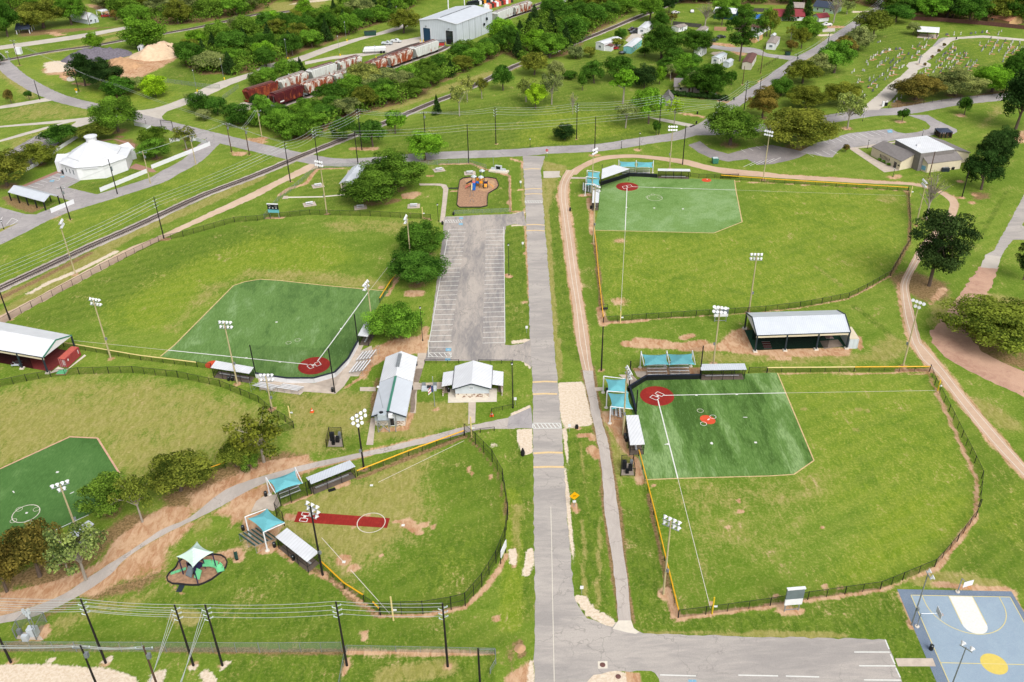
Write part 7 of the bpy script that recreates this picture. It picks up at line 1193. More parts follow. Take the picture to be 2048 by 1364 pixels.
# --- blue basketball court
ca,cb=gp(B8(1145,688)),gp(B8(1918,703));dx=(cb-ca).normalized();dy=Vector((dx.y,-dx.x,0));CW=(cb-ca).length;HL=(gp(B8(1385,1215))-ca).dot(dy)
def ct(x,y,z=0):return ca+dx*x+dy*y+Vector((0,0,z))
ou=[ct(-1.75,-1.2),ct(CW+.7,-1.2),ct(CW+1.7,2*HL+1.2),ct(-1.75,2*HL+1.2)];sheet('court_border',ou,.02,'court_border');sheet('court_surface',[ct(0,0),ct(CW,0),ct(CW,2*HL),ct(0,2*HL)],.026,'court_surface')
cx=CW/2;kw,kl=1.83,5.6;sheet('court_key',[ct(cx-kw,0),ct(cx+kw,0),ct(cx+kw,kl)]+[ct(cx+kw*math.cos(a),kl+1.83*math.sin(a))for a in[math.pi*i/16 for i in range(1,16)]]+[ct(cx-kw,kl)],.032,'white_line');sheet('centre_circle',[ct(cx+1.85*math.cos(i*math.pi/18),HL+1.85*math.sin(i*math.pi/18))for i in range(36)],.032,'court_yellow')
sg=[(ct(0,0),ct(CW,0)),(ct(0,0),ct(0,2*HL)),(ct(CW,0),ct(CW,2*HL)),(ct(0,HL),ct(CW,HL)),(ct(cx-5.95,0),ct(cx-5.95,1.5)),(ct(cx+5.95,0),ct(cx+5.95,1.5)),(ct(cx-kw,0),ct(cx-kw,kl)),(ct(cx+kw,0),ct(cx+kw,kl))];ar=[ct(cx+5.95*math.cos(a),1.5+5.95*math.sin(a))for a in[math.pi*i/28 for i in range(29)]];sg+=list(zip(ar[:-1],ar[1:]));lines('court_line',sg,.12,.04,'court_line')
def hoop(label,base,dirv,arm,hh):
 t=thing('basketball_hoop',label,'basketball hoop',base,0,'basketball hoops');d=Vector(dirv).normalized();s=Vector((-d.y,d.x,0));up=Vector((0,0,1));MB().bar((0,0,0),up*hh,.09,n=8).build('post','steel',t,world=False);MB().bar(up*hh,d*arm+up*(hh+.1),.06,n=6).build('arm','steel',t,world=False);c0=d*arm+up*(hh+.2);MB().beam(c0-s*.9,c0+s*.9,.05,1.1).build('backboard','white_paint',t,world=False);m=MB();c1=c0+d*.45-up*.35
 for i in range(12):a,b=2*math.pi*i/12,2*math.pi*(i+1)/12;m.bar(c1+d*.23*math.cos(a)+s*.23*math.sin(a),c1+d*.23*math.cos(b)+s*.23*math.sin(b),.025,n=4)
 m.build('rim','bright_orange',t,world=False);MB().lathe([(.35,0),(.35,.15)],10).build('footing','pale_concrete',t,world=False)
hoop('basketball hoop at the far baseline of the blue court',gp(B8(1508,662)),dy+dx*.35,1.3,3.0);hoop('side hoop leaning over the left sideline of the blue court',gp(B8(1192,932)),dx,2.6,2.9)
# ================================================================ VEHICLES
def vehicle(label,R,x,y,rz,color,kind='pickup',cat=None,k=1.0):
 r=thing(kind,label,cat or kind.replace('_',' '),gp(R(x,y)),rz,'parked vehicles');L=2.75 if kind=='pickup' else 2.25;w=.95
 prof={'pickup':[(-L,.45),(L,.45),(L,.95),(L-1.2,1.1),(L-1.9,1.85),(-.15,1.85),(-.35,1.15),(-L,1.15)],'car':[(-L,.4),(L,.4),(L,.8),(L-1.1,.95),(L-1.9,1.45),(-1.2,1.45),(-1.9,1.0),(-L,.95)]}[kind]
 key='body_'+kind
 def body():
  m=MB();n=len(prof);V=[(px,s*w*(.86 if pz>1.2 else 1),pz)for s in(-1,1)for px,pz in prof];m.add(V,[tuple(range(n)),tuple(range(2*n-1,n-1,-1))]+[(i,n+i,n+(i+1)%n,(i+1)%n)for i in range(n)]);
  if kind=='pickup':m.box(-1.6,-.9,1.2,2.2,.1,.12).box(-1.6,.9,1.2,2.2,.1,.12)
  return m
 def glass():
  m=MB();z0,z1=(1.2,1.75)if kind=='pickup' else(1.0,1.38);a=(L-1.3,L-1.95,-.05 if kind=='pickup' else-1.1)
  for s in(-1,1):m.hexa([(a[2],s*.9-.05,z0),(a[0]-.25,s*.9-.05,z0),(a[0]-.25,s*.9+.05,z0),(a[2],s*.9+.05,z0)],[(a[2]+.05,s*.86-.05,z1),(a[1]-.05,s*.86-.05,z1),(a[1]-.05,s*.86+.05,z1),(a[2]+.05,s*.86+.05,z1)])
  m.hexa([(a[0]-.02,-.75,z0),(a[0]-.02,.75,z0),(a[0]-.1,.75,z0),(a[0]-.1,-.75,z0)],[(a[1]+.1,-.7,z1),(a[1]+.1,.7,z1),(a[1],.7,z1),(a[1],-.7,z1)]);return m
 place('body',K(key,body,'vehicle_paint'),r,color=color);place('window',K('glass_'+kind,glass,'dark_glass'),r)
 for px in(-L*.62,L*.66):
  for s in(-1,1):wh=place('wheel',K('tyre',lambda:MB().bar((0,-.12,0),(0,.12,0),.38,n=14),'rubber'),r,(px,s*.86,.38));place('rim',K('rim',lambda:MB().bar((0,-.14,0),(0,.14,0),.22,n=10),'dull_steel'),wh)
 for s in(-.65,.65):place('headlight',unit_box('grey_glass'),r,(L,s,.72),scale=(.06,.35,.18))
 return r
def col(r,g,b):return c(r,g,b)
vehicle('white pickup truck parked on the drive by the bare tree',UT,1915,318,math.pi,col(250,250,252));vehicle('silver pickup nearest the tank trailer on the warehouse apron',A2,1030,348,-.2,col(215,222,228));vehicle('white pickup behind the silver one on the warehouse apron',A2,1100,330,-.3,col(240,244,246));vehicle('dark red pickup beside the far farmhouse',A1,830,133,.2,col(170,40,50));vehicle('dark maroon truck behind the black one at the white mobile home',ST,650,238,3.5,col(60,30,36));vehicle('black truck parked at the end of the white mobile home',ST,680,278,3.3,col(30,34,48));vehicle('dark grey sedan on the dirt by the trailer lane',UT,225,548,1.0,col(70,70,84),'car');vehicle('red car behind the tiny white shed',ST,370,522,.2,col(180,40,50),'car');vehicle('black car in the shade by the tall pine',UT,320,500,.3,col(40,40,46),'car');vehicle('white car in the shrubs behind the hedge',A3,1560,745,.3,col(236,238,240),'car');vehicle('white van half hidden by trees at the far lawn',A3,1420,95,1.4,col(245,245,245),'car');vehicle('white car under the far dark trees',A3,1290,105,.4,col(240,236,238),'car')
t=thing('tank_trailer','long white tank trailer parked on the yard drive','tank trailer',gp(A2(925,415)),.12,'parked vehicles');m=MB();m.hexa([(-5.2,-1.1,1.2),(6,-1.1,1.2),(6,1.1,1.2),(-5.2,1.1,1.2)],[(-4.4,-1.2,2.6),(6,-1.2,2.6),(6,1.2,2.6),(-4.4,1.2,2.6)]);m.hexa([(-4.4,-1.2,2.6),(6,-1.2,2.6),(6,1.2,2.6),(-4.4,1.2,2.6)],[(-3.9,-.5,3.2),(5.6,-.5,3.2),(5.6,.5,3.2),(-3.9,.5,3.2)]);m.build('tank','white_paint',t,world=False);MB().box(-3.2,.7,.6,.2,.2,1.2).box(-3.2,-.7,.6,.2,.2,1.2).build('landing_leg','dull_steel',t,world=False)
for x in(3.6,5.0):
 for s in(-1,1):MB().bar((x,s*.95-.25,.5),(x,s*.95+.25,.5),.5,n=14).build('wheel','rubber',t,world=False)
for x in(-2,1,4):MB().lathe([(.35,3.2),(.35,3.4)],10,x,0).build('hatch','steel',t,world=False)
def skip(label,R,x,y,rz,s,mat,name='container'):
 t=thing(name,label,'dumpster',gp(R(x,y)),rz);L,w,h=s;MB().hexa([(-L*.9,-w,.15),(L*.9,-w,.15),(L*.9,w,.15),(-L*.9,w,.15)],[(-L,-w,h),(L,-w,h),(L,w,h),(-L,w,h)]).build('box',mat,t,world=False);m=MB()
 for k in range(6):m.box(-L*.8+L*.32*k,-w-.03,h/2,.1,.1,h*.8)
 m.build('side_rib',mat,t,world=False);MB().box(0,0,h+.03,L*1.7,w*1.6,.05).build('load','black_plastic' if mat!='green_trim' else 'pale_wall',t,world=False)
skip('long dark green open container beside the yard road',A2,900,276,.15,(3.2,1.2,2.2),'green_metal');skip('green dumpster with white bags at the trailer lane corner',UT,1325,760,.05,(1.1,.9,1.5),'green_metal');skip('green utility cabinet on a pad beside the shaded lot',A3,1597,1272,.05,(1.0,.9,1.9),'green_trim','utility_cabinet')
t=thing('trampoline','dark trampoline at the end of the teal mobile home','trampoline',gp(ST(490,590)));MB().lathe([(1.9,.8),(1.9,.9)],16).build('mat','dark_glass',t,world=False)
for i in range(6):place('leg',unit_post('black_metal'),t,(1.8*math.cos(i),1.8*math.sin(i),0),scale=(.05,.05,2.4))
o=MB().hexa([(-4,-2,0),(4,-2,0),(4,2,0),(-4,2,0)],[(-3.8,-1.7,1.3),(3.8,-1.7,1.3),(3.8,1.7,1.5),(-3.8,1.7,1.5)]).build('blue_tarp','bright_blue',world=False);o.location=gp(UT(860,195));tag(o,'bright blue tarp over a long stack behind the mobile homes','tarp')
o=MB().box(0,0,1.4,2.6,2.2,2.8).box(0,0,2.85,2.8,2.4,.15).build('signal_cabinet','white_paint',world=False);o.location=gp(A1(152,420));tag(o,'white signal cabinet beside the far left railway crossing','cabinet')
t=thing('crossing_signal','white railway crossing signal at the far left road','crossing signal',gp(A1(72,470)));MB().bar((0,0,0),(0,0,4.5),.12,n=6).build('mast','steel',t,world=False);MB().beam((-.8,0,3.6),(.8,0,4.5),.06,.2).beam((.8,0.05,3.6),(-.8,.05,4.5),.06,.2).build('crossbuck','white_paint',t,world=False);MB().box(0,.2,.6,.9,.9,1.2).build('relay_box','dull_steel',t,world=False)
t=thing('entrance_arch','thin black arch sign frame at the hall gate','arch',gp(A1(1310,1020)),-.25);MB().bar((-2.4,0,0),(-2.4,0,4),.1).bar((2.4,0,0),(2.4,0,4),.1).bar((-2.4,0,4),(2.4,0,4.0),.1).bar((-2.4,0,3.4),(2.4,0,3.4),.06).build('frame','black_metal',t,world=False)
def heap(label,P,w,h,mat,name,n=26,k=12):
 m=MB();V=[];rnd=random.Random(len(label));Ls=[Vector(p)for p in P]
 for i in range(n+1):
  u=i/n*(len(Ls)-1);j=min(int(u),len(Ls)-2);p=Ls[j].lerp(Ls[j+1],u-j);d=(Ls[j+1]-Ls[j]).normalized();s=Vector((-d.y,d.x,0));e=abs(math.sin(math.pi*i/n))**.45
  for q in range(k+1):v=q/k*2-1;V.append(p+s*(v*w*(.35+.65*e))+Vector((0,0,max(0,h*e*(1-abs(v))**1.1*rnd.uniform(.8,1.12)-.02)+(.0 if abs(v)<1 else-.1))))
 m.add(V,[(i*(k+1)+q,i*(k+1)+q+1,(i+1)*(k+1)+q+1,(i+1)*(k+1)+q)for i in range(n)for q in range(k)])
 return tag(m.build(name,mat,smooth=True),label,name.replace('_',' '))
heap('long dark grey gravel pile in the material yard',pts(A1,'510 490 620 460 800 440 1030 415'),9,4.6,'gravel_dark','gravel_pile');heap('long pale sand pile at the right end of the material yard',pts(A1,'1090 470 1180 440 1300 405 1400 395'),13,5.6,'sand_heap','sand_pile');heap('brown soil pile in the middle of the material yard',pts(A1,'850 500 940 505 1090 525'),8,3.6,'brown_heap','soil_pile');heap('small brown soil pile at the yard entrance',pts(A1,'465 598 500 592 540 600'),3,1.3,'brown_heap','soil_pile');heap('small grey rubble pile by the leaning pole',pts(A1,'520 625 580 615'),3.5,1.4,'rubble','rubble_pile');heap('pale gravel pile at the end of the hopper car siding',pts(A1,'1870 830 1960 850'),6,2.2,'rubble','gravel_pile')
# ================================================================ CEMETERY
rows='235 350 330 290,330 300 450 230,470 240 720 210,350 420 440 340,460 390 620 270,540 400 640 330,280 470 330 440,380 540 530 420,480 530 620 425,220 600 260 560,320 580 350 555,410 590 450 560,230 670 310 600,240 740 340 660,140 730 190 700,180 780 210 770,640 300 800 265,720 330 800 270,790 200 830 165,855 220 900 175,890 120 990 80,150 480 240 500,1080 310 1220 195,1160 300 1240 230,1010 380 1050 340,930 540 1150 320,1060 500 1130 440,1160 400 1230 340,1150 490 1370 285,1320 460 1430 355,1390 490 1500 370,1550 250 1660 100,1640 290 1740 110,1740 260 1830 130,1790 370 1910 130,1920 280 2000 140,2010 270 2046 190,800 555 920 460,1250 300 1350 270,1400 160 1510 180,1420 45 1600 30,1740 60 1780 20,1140 62 1300 52,520 850 600 800,20 510 45 490,180 380 215 410,330 150 345 140,100 620 110 600'
def stone(v):
 m=MB()
 if v==0:m.box(0,0,.12,1.0,.45,.24).box(0,0,.65,.8,.2,.85).bar((-.25,0,1.05),(.25,0,1.05),.12,n=6)
 elif v==1:m.box(0,0,.15,.6,.6,.3).box(0,0,1.0,.18,.16,1.5).box(0,0,1.35,.7,.16,.18)
 else:m.box(0,0,.1,1.5,.5,.2).box(0,0,.5,1.3,.22,.75)
 return m
ng=0;rnd=random.Random(5)
for rw in rows.split(','):
 a,b=pts(CM,rw);n=max(1,int((b-a).length/2.6));side='left' if float(rw.split()[0])<800 else 'right'
 for i in range(n+1):
  if ng>=290 or rnd.random()<.12:continue
  p=a.lerp(b,i/max(n,1))+Vector((rnd.uniform(-.5,.5),rnd.uniform(-.4,.4),0));mt,wd=rnd.choice((('stone_pale','pale'),('stone_pale','pale'),('stone_grey','grey'),('stone_dark','dark')));v=rnd.choice((0,0,2,1)if mt=='stone_pale' else(0,2));s=rnd.uniform(.75,1.1)
  o=place('gravestone',K(f'stone{v}{mt}',lambda:stone(v),mt),None,p,(0,0,ang(a,b)+rnd.uniform(-.15,.15)),(s,s,s));ng+=1
  tag(o,f"{wd} {('upright headstone', 'stone cross', 'wide low headstone')[v]} in the grave rows {side} of the cemetery lane",'gravestone','gravestones in the cemetery')
  if rnd.random()<.3:o=place('grave_slab',K('slab'+mt,lambda:MB().box(0,0,.08,.9,1.9,.16),'grave_soil' if rnd.random()<.6 else 'stone_pale'),None,p+Vector((.2,-1.4,0)),(0,0,ang(a,b)));tag(o,f'low grave slab between the headstones {side} of the cemetery lane','grave slab','grave slabs in the cemetery')
t=thing('gate_pier','small white and dark gate pier at the mouth of the cemetery lane','gate pier',gp(CM(385,895)));MB().box(0,0,.9,.8,.8,1.8).build('pier','white_paint',t,world=False);MB().box(1.2,0,.7,1.2,.15,1.4).build('gate_panel','black_metal',t,world=False)
t=thing('cross_monument','tall dark cross on a round base in the cemetery lane','monument',gp(CM(810,405)));MB().lathe([(1.3,0),(1.2,.4)],14).build('base','concrete',t,world=False);MB().box(0,0,2.4,.3,.3,4).box(0,0,3.4,1.6,.28,.3).build('cross','dull_steel',t,world=False)
for lab,R,x,y,mt in(('orange and white traffic cone on the worn grass',B2,445,560,'orange_plastic'),('orange traffic cone at the low barrier end',B2,1846,590,'orange_plastic')):t=thing('traffic_cone',lab,'traffic cone',gp(R(x,y)),0,'traffic cones');MB().box(0,0,.04,.8,.8,.08).build('base',mt,t,world=False);MB().lathe([(.3,.08),(.06,1.0)],10).build('cone',mt,t,world=False);MB().lathe([(.22,.4),(.17,.58)],10).build('stripe','white_paint',t,world=False)
for lab,R,x,y,s in(('tall black drain bag beside the main road',B3,100,900,1.0),('left of two small dark boots of rubber at the sand patch',B3,515,690,.6),('right of two small dark boots of rubber at the sand patch',B3,525,690,.6)):t=thing('rubber_marker',lab,'marker',gp(R(x,y)));MB().lathe([(.35*s,0),(.42*s,.8*s),(.2*s,1.6*s)],10).build('body','rubber',t,world=False);MB().lathe([(.12*s,1.6*s),(.1*s,1.8*s)],8).build('neck','rubber',t,world=False)
heap('muddy hole rim with a pale stone beside the main road',[gp(BT(215,545)),gp(BT(295,440))],1.0,.35,'brown_heap','mud_rim',10,8)
t=thing('storage_rack','small dark welded bench frame at the fence gate','bench',gp(A7(735,1085)));MB().bar((-.8,0,0),(-.8,0,1.4),.05).bar((.8,0,0),(.8,0,1.4),.05).bar((-.8,0,1.4),(.8,0,1.4),.05).bar((-.8,-.9,.5),(.8,-.9,.5),.05).build('frame','black_metal',t,world=False);MB().box(0,-.4,.5,1.6,.8,.05).build('seat','black_metal',t,world=False)
o=MB().box(0,0,.02,1.4,.8,.04).build('rubber_mat','rubber',world=False);o.location=gp(EE(1390,408));o.rotation_euler.z=.4;tag(o,'dark rubber mat on the grass in front of the long dugout','mat')
for k,(R,x,y)in enumerate(((ZB,270,800),(ZB,320,780))):t=thing('weight_bench',('left','right')[k]+' steel bench frame inside the maroon batting cage','bench',gp(R(x,y)));MB().bar((-.8,0,0),(-.8,0,.9),.05).bar((.8,0,0),(.8,0,.9),.05).bar((-.8,.6,.9),(.8,.6,.9),.05).build('frame','steel',t,world=False);MB().box(0,0,.5,1.8,.4,.07).build('seat','pale_wall',t,world=False)
# ================================================================ TREES
LEAFC={k:(lambda q:(q[0]*2.5,q[1]*2.45,q[2]*1.95,1))(c(*v))for k,v in dict(oak=(68,96,40),dark=(50,82,34),deep=(34,56,32),olive=(80,92,42),brown=(86,82,48),bright=(78,116,38),lime=(104,138,38),mid=(72,108,42),pale=(104,118,72),grey=(92,106,76),pine=(40,56,34),bronze=(82,76,46)).items()}
def leaf_mesh(name,blobs,n,size,seed,up=.5,spread=1.0):
 rg=np.random.default_rng(seed);B=np.array(blobs);area=(B[:,3]*B[:,4])**.8;k=rg.choice(len(B),n,p=area/area.sum());d=rg.normal(size=(n,3));d/=np.linalg.norm(d,axis=1)[:,None]
 d[:,2]=np.where((d[:,2]<-.25)&(rg.random(n)<.65),-d[:,2],d[:,2]);rad=rg.uniform(.72,1.06,n);rad=np.where(rg.random(n)<.18,rg.uniform(.2,.8,n),rad)
 c0=B[k,:3]+d*rad[:,None]*np.stack([B[k,3],B[k,3],B[k,4]],1)
 nr=d+rg.normal(size=(n,3))*.55+np.array([0,0,up]);nr/=np.linalg.norm(nr,axis=1)[:,None]
 a=np.cross(nr,rg.normal(size=(n,3)));a/=np.linalg.norm(a,axis=1)[:,None];b=np.cross(nr,a);s=size*rg.uniform(.6,1.35,n)[:,None];ar=np.array([1,1,spread])
 V=np.stack([c0-a*s*ar,c0+b*s*.62*ar,c0+a*s*ar,c0-b*s*.62*ar],1).reshape(-1,3)
 me=bpy.data.meshes.new(name);me.vertices.add(4*n);me.vertices.foreach_set('co',V.astype(np.float32).ravel());me.loops.add(4*n);me.loops.foreach_set('vertex_index',np.arange(4*n,dtype=np.int32));me.polygons.add(n);me.polygons.foreach_set('loop_start',np.arange(0,4*n,4,dtype=np.int32))
 tone=np.clip(rg.normal(.5,.2,n)+rg.normal(0,.17,len(B))[k],0,1).astype(np.float32);at=me.attributes.new('leaf_tone','FLOAT','FACE');at.data.foreach_set('value',tone);me.materials.append(MATS['leaf']);me.update();me.validate();return me
def blobs_round(rg,n,kb,rb,hb=.8,flat=.0,shell=(.62,.98)):
 out=[];zc,zv=(1+kb)/2,(1-kb)/2
 lob=[(rg.uniform(0,6.28),rg.uniform(.82,1.14))for _ in range(7)]
 while len(out)<n:
  d=rg.normal(size=3);d/=np.linalg.norm(d)
  if d[2]<-.75:continue
  q=rg.uniform(*shell)if rg.random()<.8 else rg.uniform(.1,.6);an=math.atan2(d[1],d[0]);kf=1+sum(.11*math.cos((i+2)*(an-l[0]))*(l[1]-.6)for i,l in enumerate(lob))
  r=rg.uniform(.7,1.25)*rb;R=.5-r*.32;out.append((d[0]*q*R*kf,d[1]*q*R*kf,zc+d[2]*q*(zv-r*.5)*(1-flat*(d[2]<0)),r,r*hb))
 return out
def trunk_mesh(name,rg,blobs,kb,tr,nl,mat,fork=.6):
 m=MB();top=Vector((rg.uniform(-.03,.03),rg.uniform(-.03,.03),kb+(1-kb)*.3));m.bar((0,0,-.01),top*.5,tr*1.25,tr,7,False);m.bar(top*.5,top,tr,tr*.7,7,False)
 for i in rg.choice(len(blobs),min(nl,len(blobs)),replace=False):
  b=Vector(blobs[i][:3]);s=(top*rg.uniform(fork,1));md=s.lerp(b,.5)+Vector((rg.uniform(-.04,.04),rg.uniform(-.04,.04),.02));m.bar(s,md,tr*.5,tr*.32,5,False);m.bar(md,b,tr*.32,tr*.1,5,False)
  for _ in range(3):m.bar(md.lerp(b,rg.uniform(.2,.9)),b+Vector(rg.uniform(-.09,.09,3)),tr*.14,tr*.04,3,False)
 return m.mesh(name,mat)
PROTO={}
def proto(kind,v,n,size,nb,kb,rb,hb=.8,flat=0,tr=.028,nl=8,mat='bark',shell=(.62,.98),up=.5):
 rg=np.random.default_rng(hash((len(kind),v,n))%9999+v*17);B=blobs_round(rg,nb,kb,rb,hb,flat,shell);PROTO.setdefault(kind,[]).append((leaf_mesh('crown_'+kind,B,n,size,v*7+n,up),trunk_mesh('trunk_'+kind,rg,B,kb,tr,nl,mat),kb))
for v in range(3):proto('oak',v,24000,.0145,88,.03,.12,.85,.15)
for v in range(3):proto('round',v,12500,.02,46,.07,.155,.85)
for v in range(2):proto('small',v,3200,.038,20,.18,.2,.9,tr=.03,nl=5)
for v in range(2):proto('dense',v,10500,.022,42,.0,.165,.9,shell=(.7,1),nl=3)
for v in range(2):proto('open',v,3000,.022,30,.25,.12,.8,tr=.022,nl=16,mat='pale_bark',shell=(.4,1))
for v in range(2):proto('tall',v,4200,.026,30,.3,.15,.55,tr=.03,nl=7,mat='pale_bark',shell=(.3,1))
rg=np.random.default_rng(3);B=blobs_round(rg,46,.3,.1,.4,0,(.3,1));PROTO['bare']=[(leaf_mesh('crown_bare',B,700,.014,5),trunk_mesh('trunk_bare',rg,B,.3,.026,46,'pale_bark',.45),.3)]
B=[];rg=np.random.default_rng(11)
for i in range(58):z=rg.uniform(.34,.97);a=rg.uniform(0,6.28);r=rg.uniform(.08,.42)*(1.15-abs(z-.7)*1.2);B.append((r*math.cos(a),r*math.sin(a),z,rg.uniform(.09,.16),rg.uniform(.045,.075)))
for v in range(2):PROTO.setdefault('pine',[]).append((leaf_mesh('crown_pine',B,15000,.014,31+v,.2),trunk_mesh('trunk_pine',np.random.default_rng(v),B,.75,.02,26,'bark',.5),.4))
B=[(.34*(1-z)*q*math.cos(a),.34*(1-z)*q*math.sin(a),z*.94+.04,.17*(1.1-z),.1)for z in np.linspace(.02,.95,14)for a,q in[(rg.uniform(0,6.28),1)for _ in range(6)]+[(0,0)]]
PROTO['cone']=[(leaf_mesh('crown_cone',B,4200,.026,41),trunk_mesh('trunk_cone',rg,B,.1,.03,3,'bark'),.03)]
NT_=[0]
def tree(kind,col,label,R,cx,top,base,w,group=None,name='tree',cat='tree',mode=None,hmin=0):
 """cx, top, base, w: crown centre, top, trunk foot and crown width as seen in the photograph"""
 NT_[0]+=1;rnd=random.Random(NT_[0]*13);cr,tr,kb=PROTO[kind][NT_[0]%len(PROTO[kind])];b=R(cx,base);t=R(cx,top);wpx=abs(R(cx+w,0)[0]-R(cx,0)[0])
 for it in range(3):
  g=gp(b);D=(Vector(g)-Vector((0,0,CAMH))).length;th=math.asin(CAMH/D);mp=D/FPX;wm=wpx*mp
  if kb>.08 or mode=='foot' or it:break
  b=(b[0],b[1]-.5*wm*math.sin(th)/mp*.75)
 need=(b[1]-t[1])*mp;lo,hi=.3,60
 for _ in range(30):
  H=(lo+hi)/2;u=H*(1+kb)/2*math.cos(th)+math.hypot(wm/2*math.sin(th),H*(1-kb)/2*math.cos(th))
  lo,hi=(H,hi)if u<need else(lo,H)
 H=max(H,wm*.42,hmin);r=thing(name,label,cat,g,rnd.uniform(0,6.28),group);r.scale=(wm,wm,H);cc=LEAFC[col];f=rnd.uniform(.85,1.18);place('crown',cr,r,color=(cc[0]*f*rnd.uniform(.93,1.07),cc[1]*f,cc[2]*f*rnd.uniform(.9,1.1),1));place('trunk',tr,r)
 return g,wm
def T(R,s,*rows):
 for kind,col,cx,top,base,w,label in rows:
  g,wm=tree(kind,col,label,R,cx,top,base,w)
  if s and wm>5 and kind not in('pine','dense'):paint_line(s-1,[g],wm*.3,.6)
BR=BROWN+1
T(A1,0,('oak','olive',340,35,245,340,'broad olive-brown tree over the dark roofed shelter'),('oak','mid',560,8,210,230,'broad green tree left of the far farmhouse'),('round','dark',60,70,300,200,'dark tree at the far left edge by the shelter'),('round','dark',-10,150,310,160,'dark tree cut by the far left frame edge'),('small','bronze',905,90,158,62,'small brownish tree right of the farmhouse carport'),('round','bright',745,275,405,135,'bright green tree between the far track and the gravel pile'),('dense','mid',1150,185,385,285,'big rounded tree behind the small white hut'),('small','mid',1035,145,240,110,'small tree at the end of the farm road'),('round','deep',665,455,690,200,'left half of the dark double oak before the sand'),('oak','deep',830,480,720,270,'right half of the dark double oak before the sand'),('dense','dark',945,615,775,215,'dark green bush-like tree below the double oak'),('dense','grey',1085,610,715,125,'low grey-green shrub tree by the material yard'),('dense','lime',1215,603,770,190,'round yellow-green tree alone on the lawn'),('round','dark',5,425,512,70,'dark tree at the far left road edge'),('dense','dark',1560,732,890,165,'dark round tree first of the row by the rail yard gate'),('dense','dark',1700,768,910,155,'dark round tree second of the row by the rail yard gate'),('dense','dark',1860,815,990,215,'wide dark tree third of the row by the rail yard gate'),('dense','grey',1590,860,948,115,'low grey shrub below the dark gate trees'),('dense','mid',2000,868,1000,130,'green shrub tree at the end of the gate row'),('dense','deep',2015,740,855,110,'dark shrub in front of the oxide red hopper car'),('small','bronze',90,715,808,62,'small bare brownish sapling on the far left paddock'),('small','dark',232,713,778,52,'small dark sapling beside the dark road pole'),('open','pale',1470,725,800,60,'thin pale shrub at the drive corner'))
T(A1,BR,('oak','oak',920,778,1065,340,'big green oak behind the octagonal hall'),('round','olive',740,975,1115,240,'olive tree touching the hall cupola'),('round','dark',490,988,1160,250,'grey-green tree on the hall parking edge'),('round','olive',310,1128,1312,268,'dark olive tree left of the octagonal hall'),('round','olive',60,1215,1490,330,'large olive tree over the metal pavilion'),('round','oak',1212,998,1150,225,'upper green tree of the hall lawn pair'),('round','mid',1225,1088,1262,238,'lower green tree of the hall lawn pair'),('open','olive',1458,988,1168,185,'thin olive tree inside the white corner fence'))
T(A2,0,('dense','mid',260,475,660,200,'tallest of the shrubs left of the hopper cars'),('cone','deep',358,458,575,95,'dark cedar beside the hopper car shrubs'),('dense','mid',120,535,680,150,'green shrub tree by the yard road bend'),('dense','oak',30,555,680,130,'mid green shrub tree left of the yard lamp'),('round','olive',1160,92,278,245,'olive tree left of the warehouse'),('cone','deep',1420,748,905,90,'small dark conifer beside the main track'),('open','pale',1595,655,905,175,'pale leafy thin tree on the lawn edge by the track'),('open','pale',1655,588,795,150,'second pale thin tree along the track'),('open','olive',1770,598,770,135,'third thin olive tree along the track'),('round','dark',1935,515,722,165,'dark green tree at the end of the track row'),('dense','dark',700,918,1115,185,'dark bush-like tree left of the black power pole by the track'),('round','dark',920,942,1170,225,'dark tree right of the black power pole by the track'),('small','bright',1095,868,1042,155,'small bright green tree by the railway'),('round','mid',60,760,960,160,'green tree at the left end of the hopper sidings'))
T(A2,0,('round','pale',850,500,720,265,'big pale green tree in front of the front hopper cars'))
T(A2,BR,('oak','bright',1325,1018,1288,300,'tall bright green tree behind the picnic oak'))
T(PX,BR,('oak','oak',752,335,421,130,'front picnic oak with a thick grey trunk'),('oak','oak',790,300,396,125,'rear picnic oak behind the thick-trunked one'),('oak','dark',846,440,528,104,'upper dark oak beside the parking lot'),('oak','dark',836,494,588,118,'middle dark oak beside the parking lot'),('oak','mid',792,600,698,114,'lower round oak by the parking lot and dugout'),('oak','olive',1970,612,712,175,'wide olive oak over the dirt road at the right'),('pine','pine',1858,436,572,132,'big dark pine over the jogging path'),('open','olive',528,819,924,118,'large thin yellow-olive tree left of the pump cage'),('round','olive',362,905,1010,124,'olive oak at the turf edge by the tan walk'),('round','oak',222,954,1048,96,'dark green tree with grey twigs at the turf corner'),('open','olive',285,945,1044,78,'thin tree between the olive oak and the turf corner tree'),('round','olive',473,880,950,76,'olive tree with a dark trunk by the tan walk'),('dense','oak',500,905,948,40,'small dark green tree behind the walk olive tree'),('open','grey',172,1046,1160,108,'grey feathery tree over the lower left dugout'),('round','brown',80,1054,1180,112,'brown-leaved tree at the lower left'),('round','bronze',14,1085,1202,76,'reddish-brown tree cut by the lower left frame'),('open','pale',140,1066,1150,60,'pale twiggy tree between the grey and brown trees'),('bare','pale',1852,345,438,60,'bare branching tree inside the path loop'),('pine','deep',2046,490,560,46,'dark pine cut by the right frame edge'))
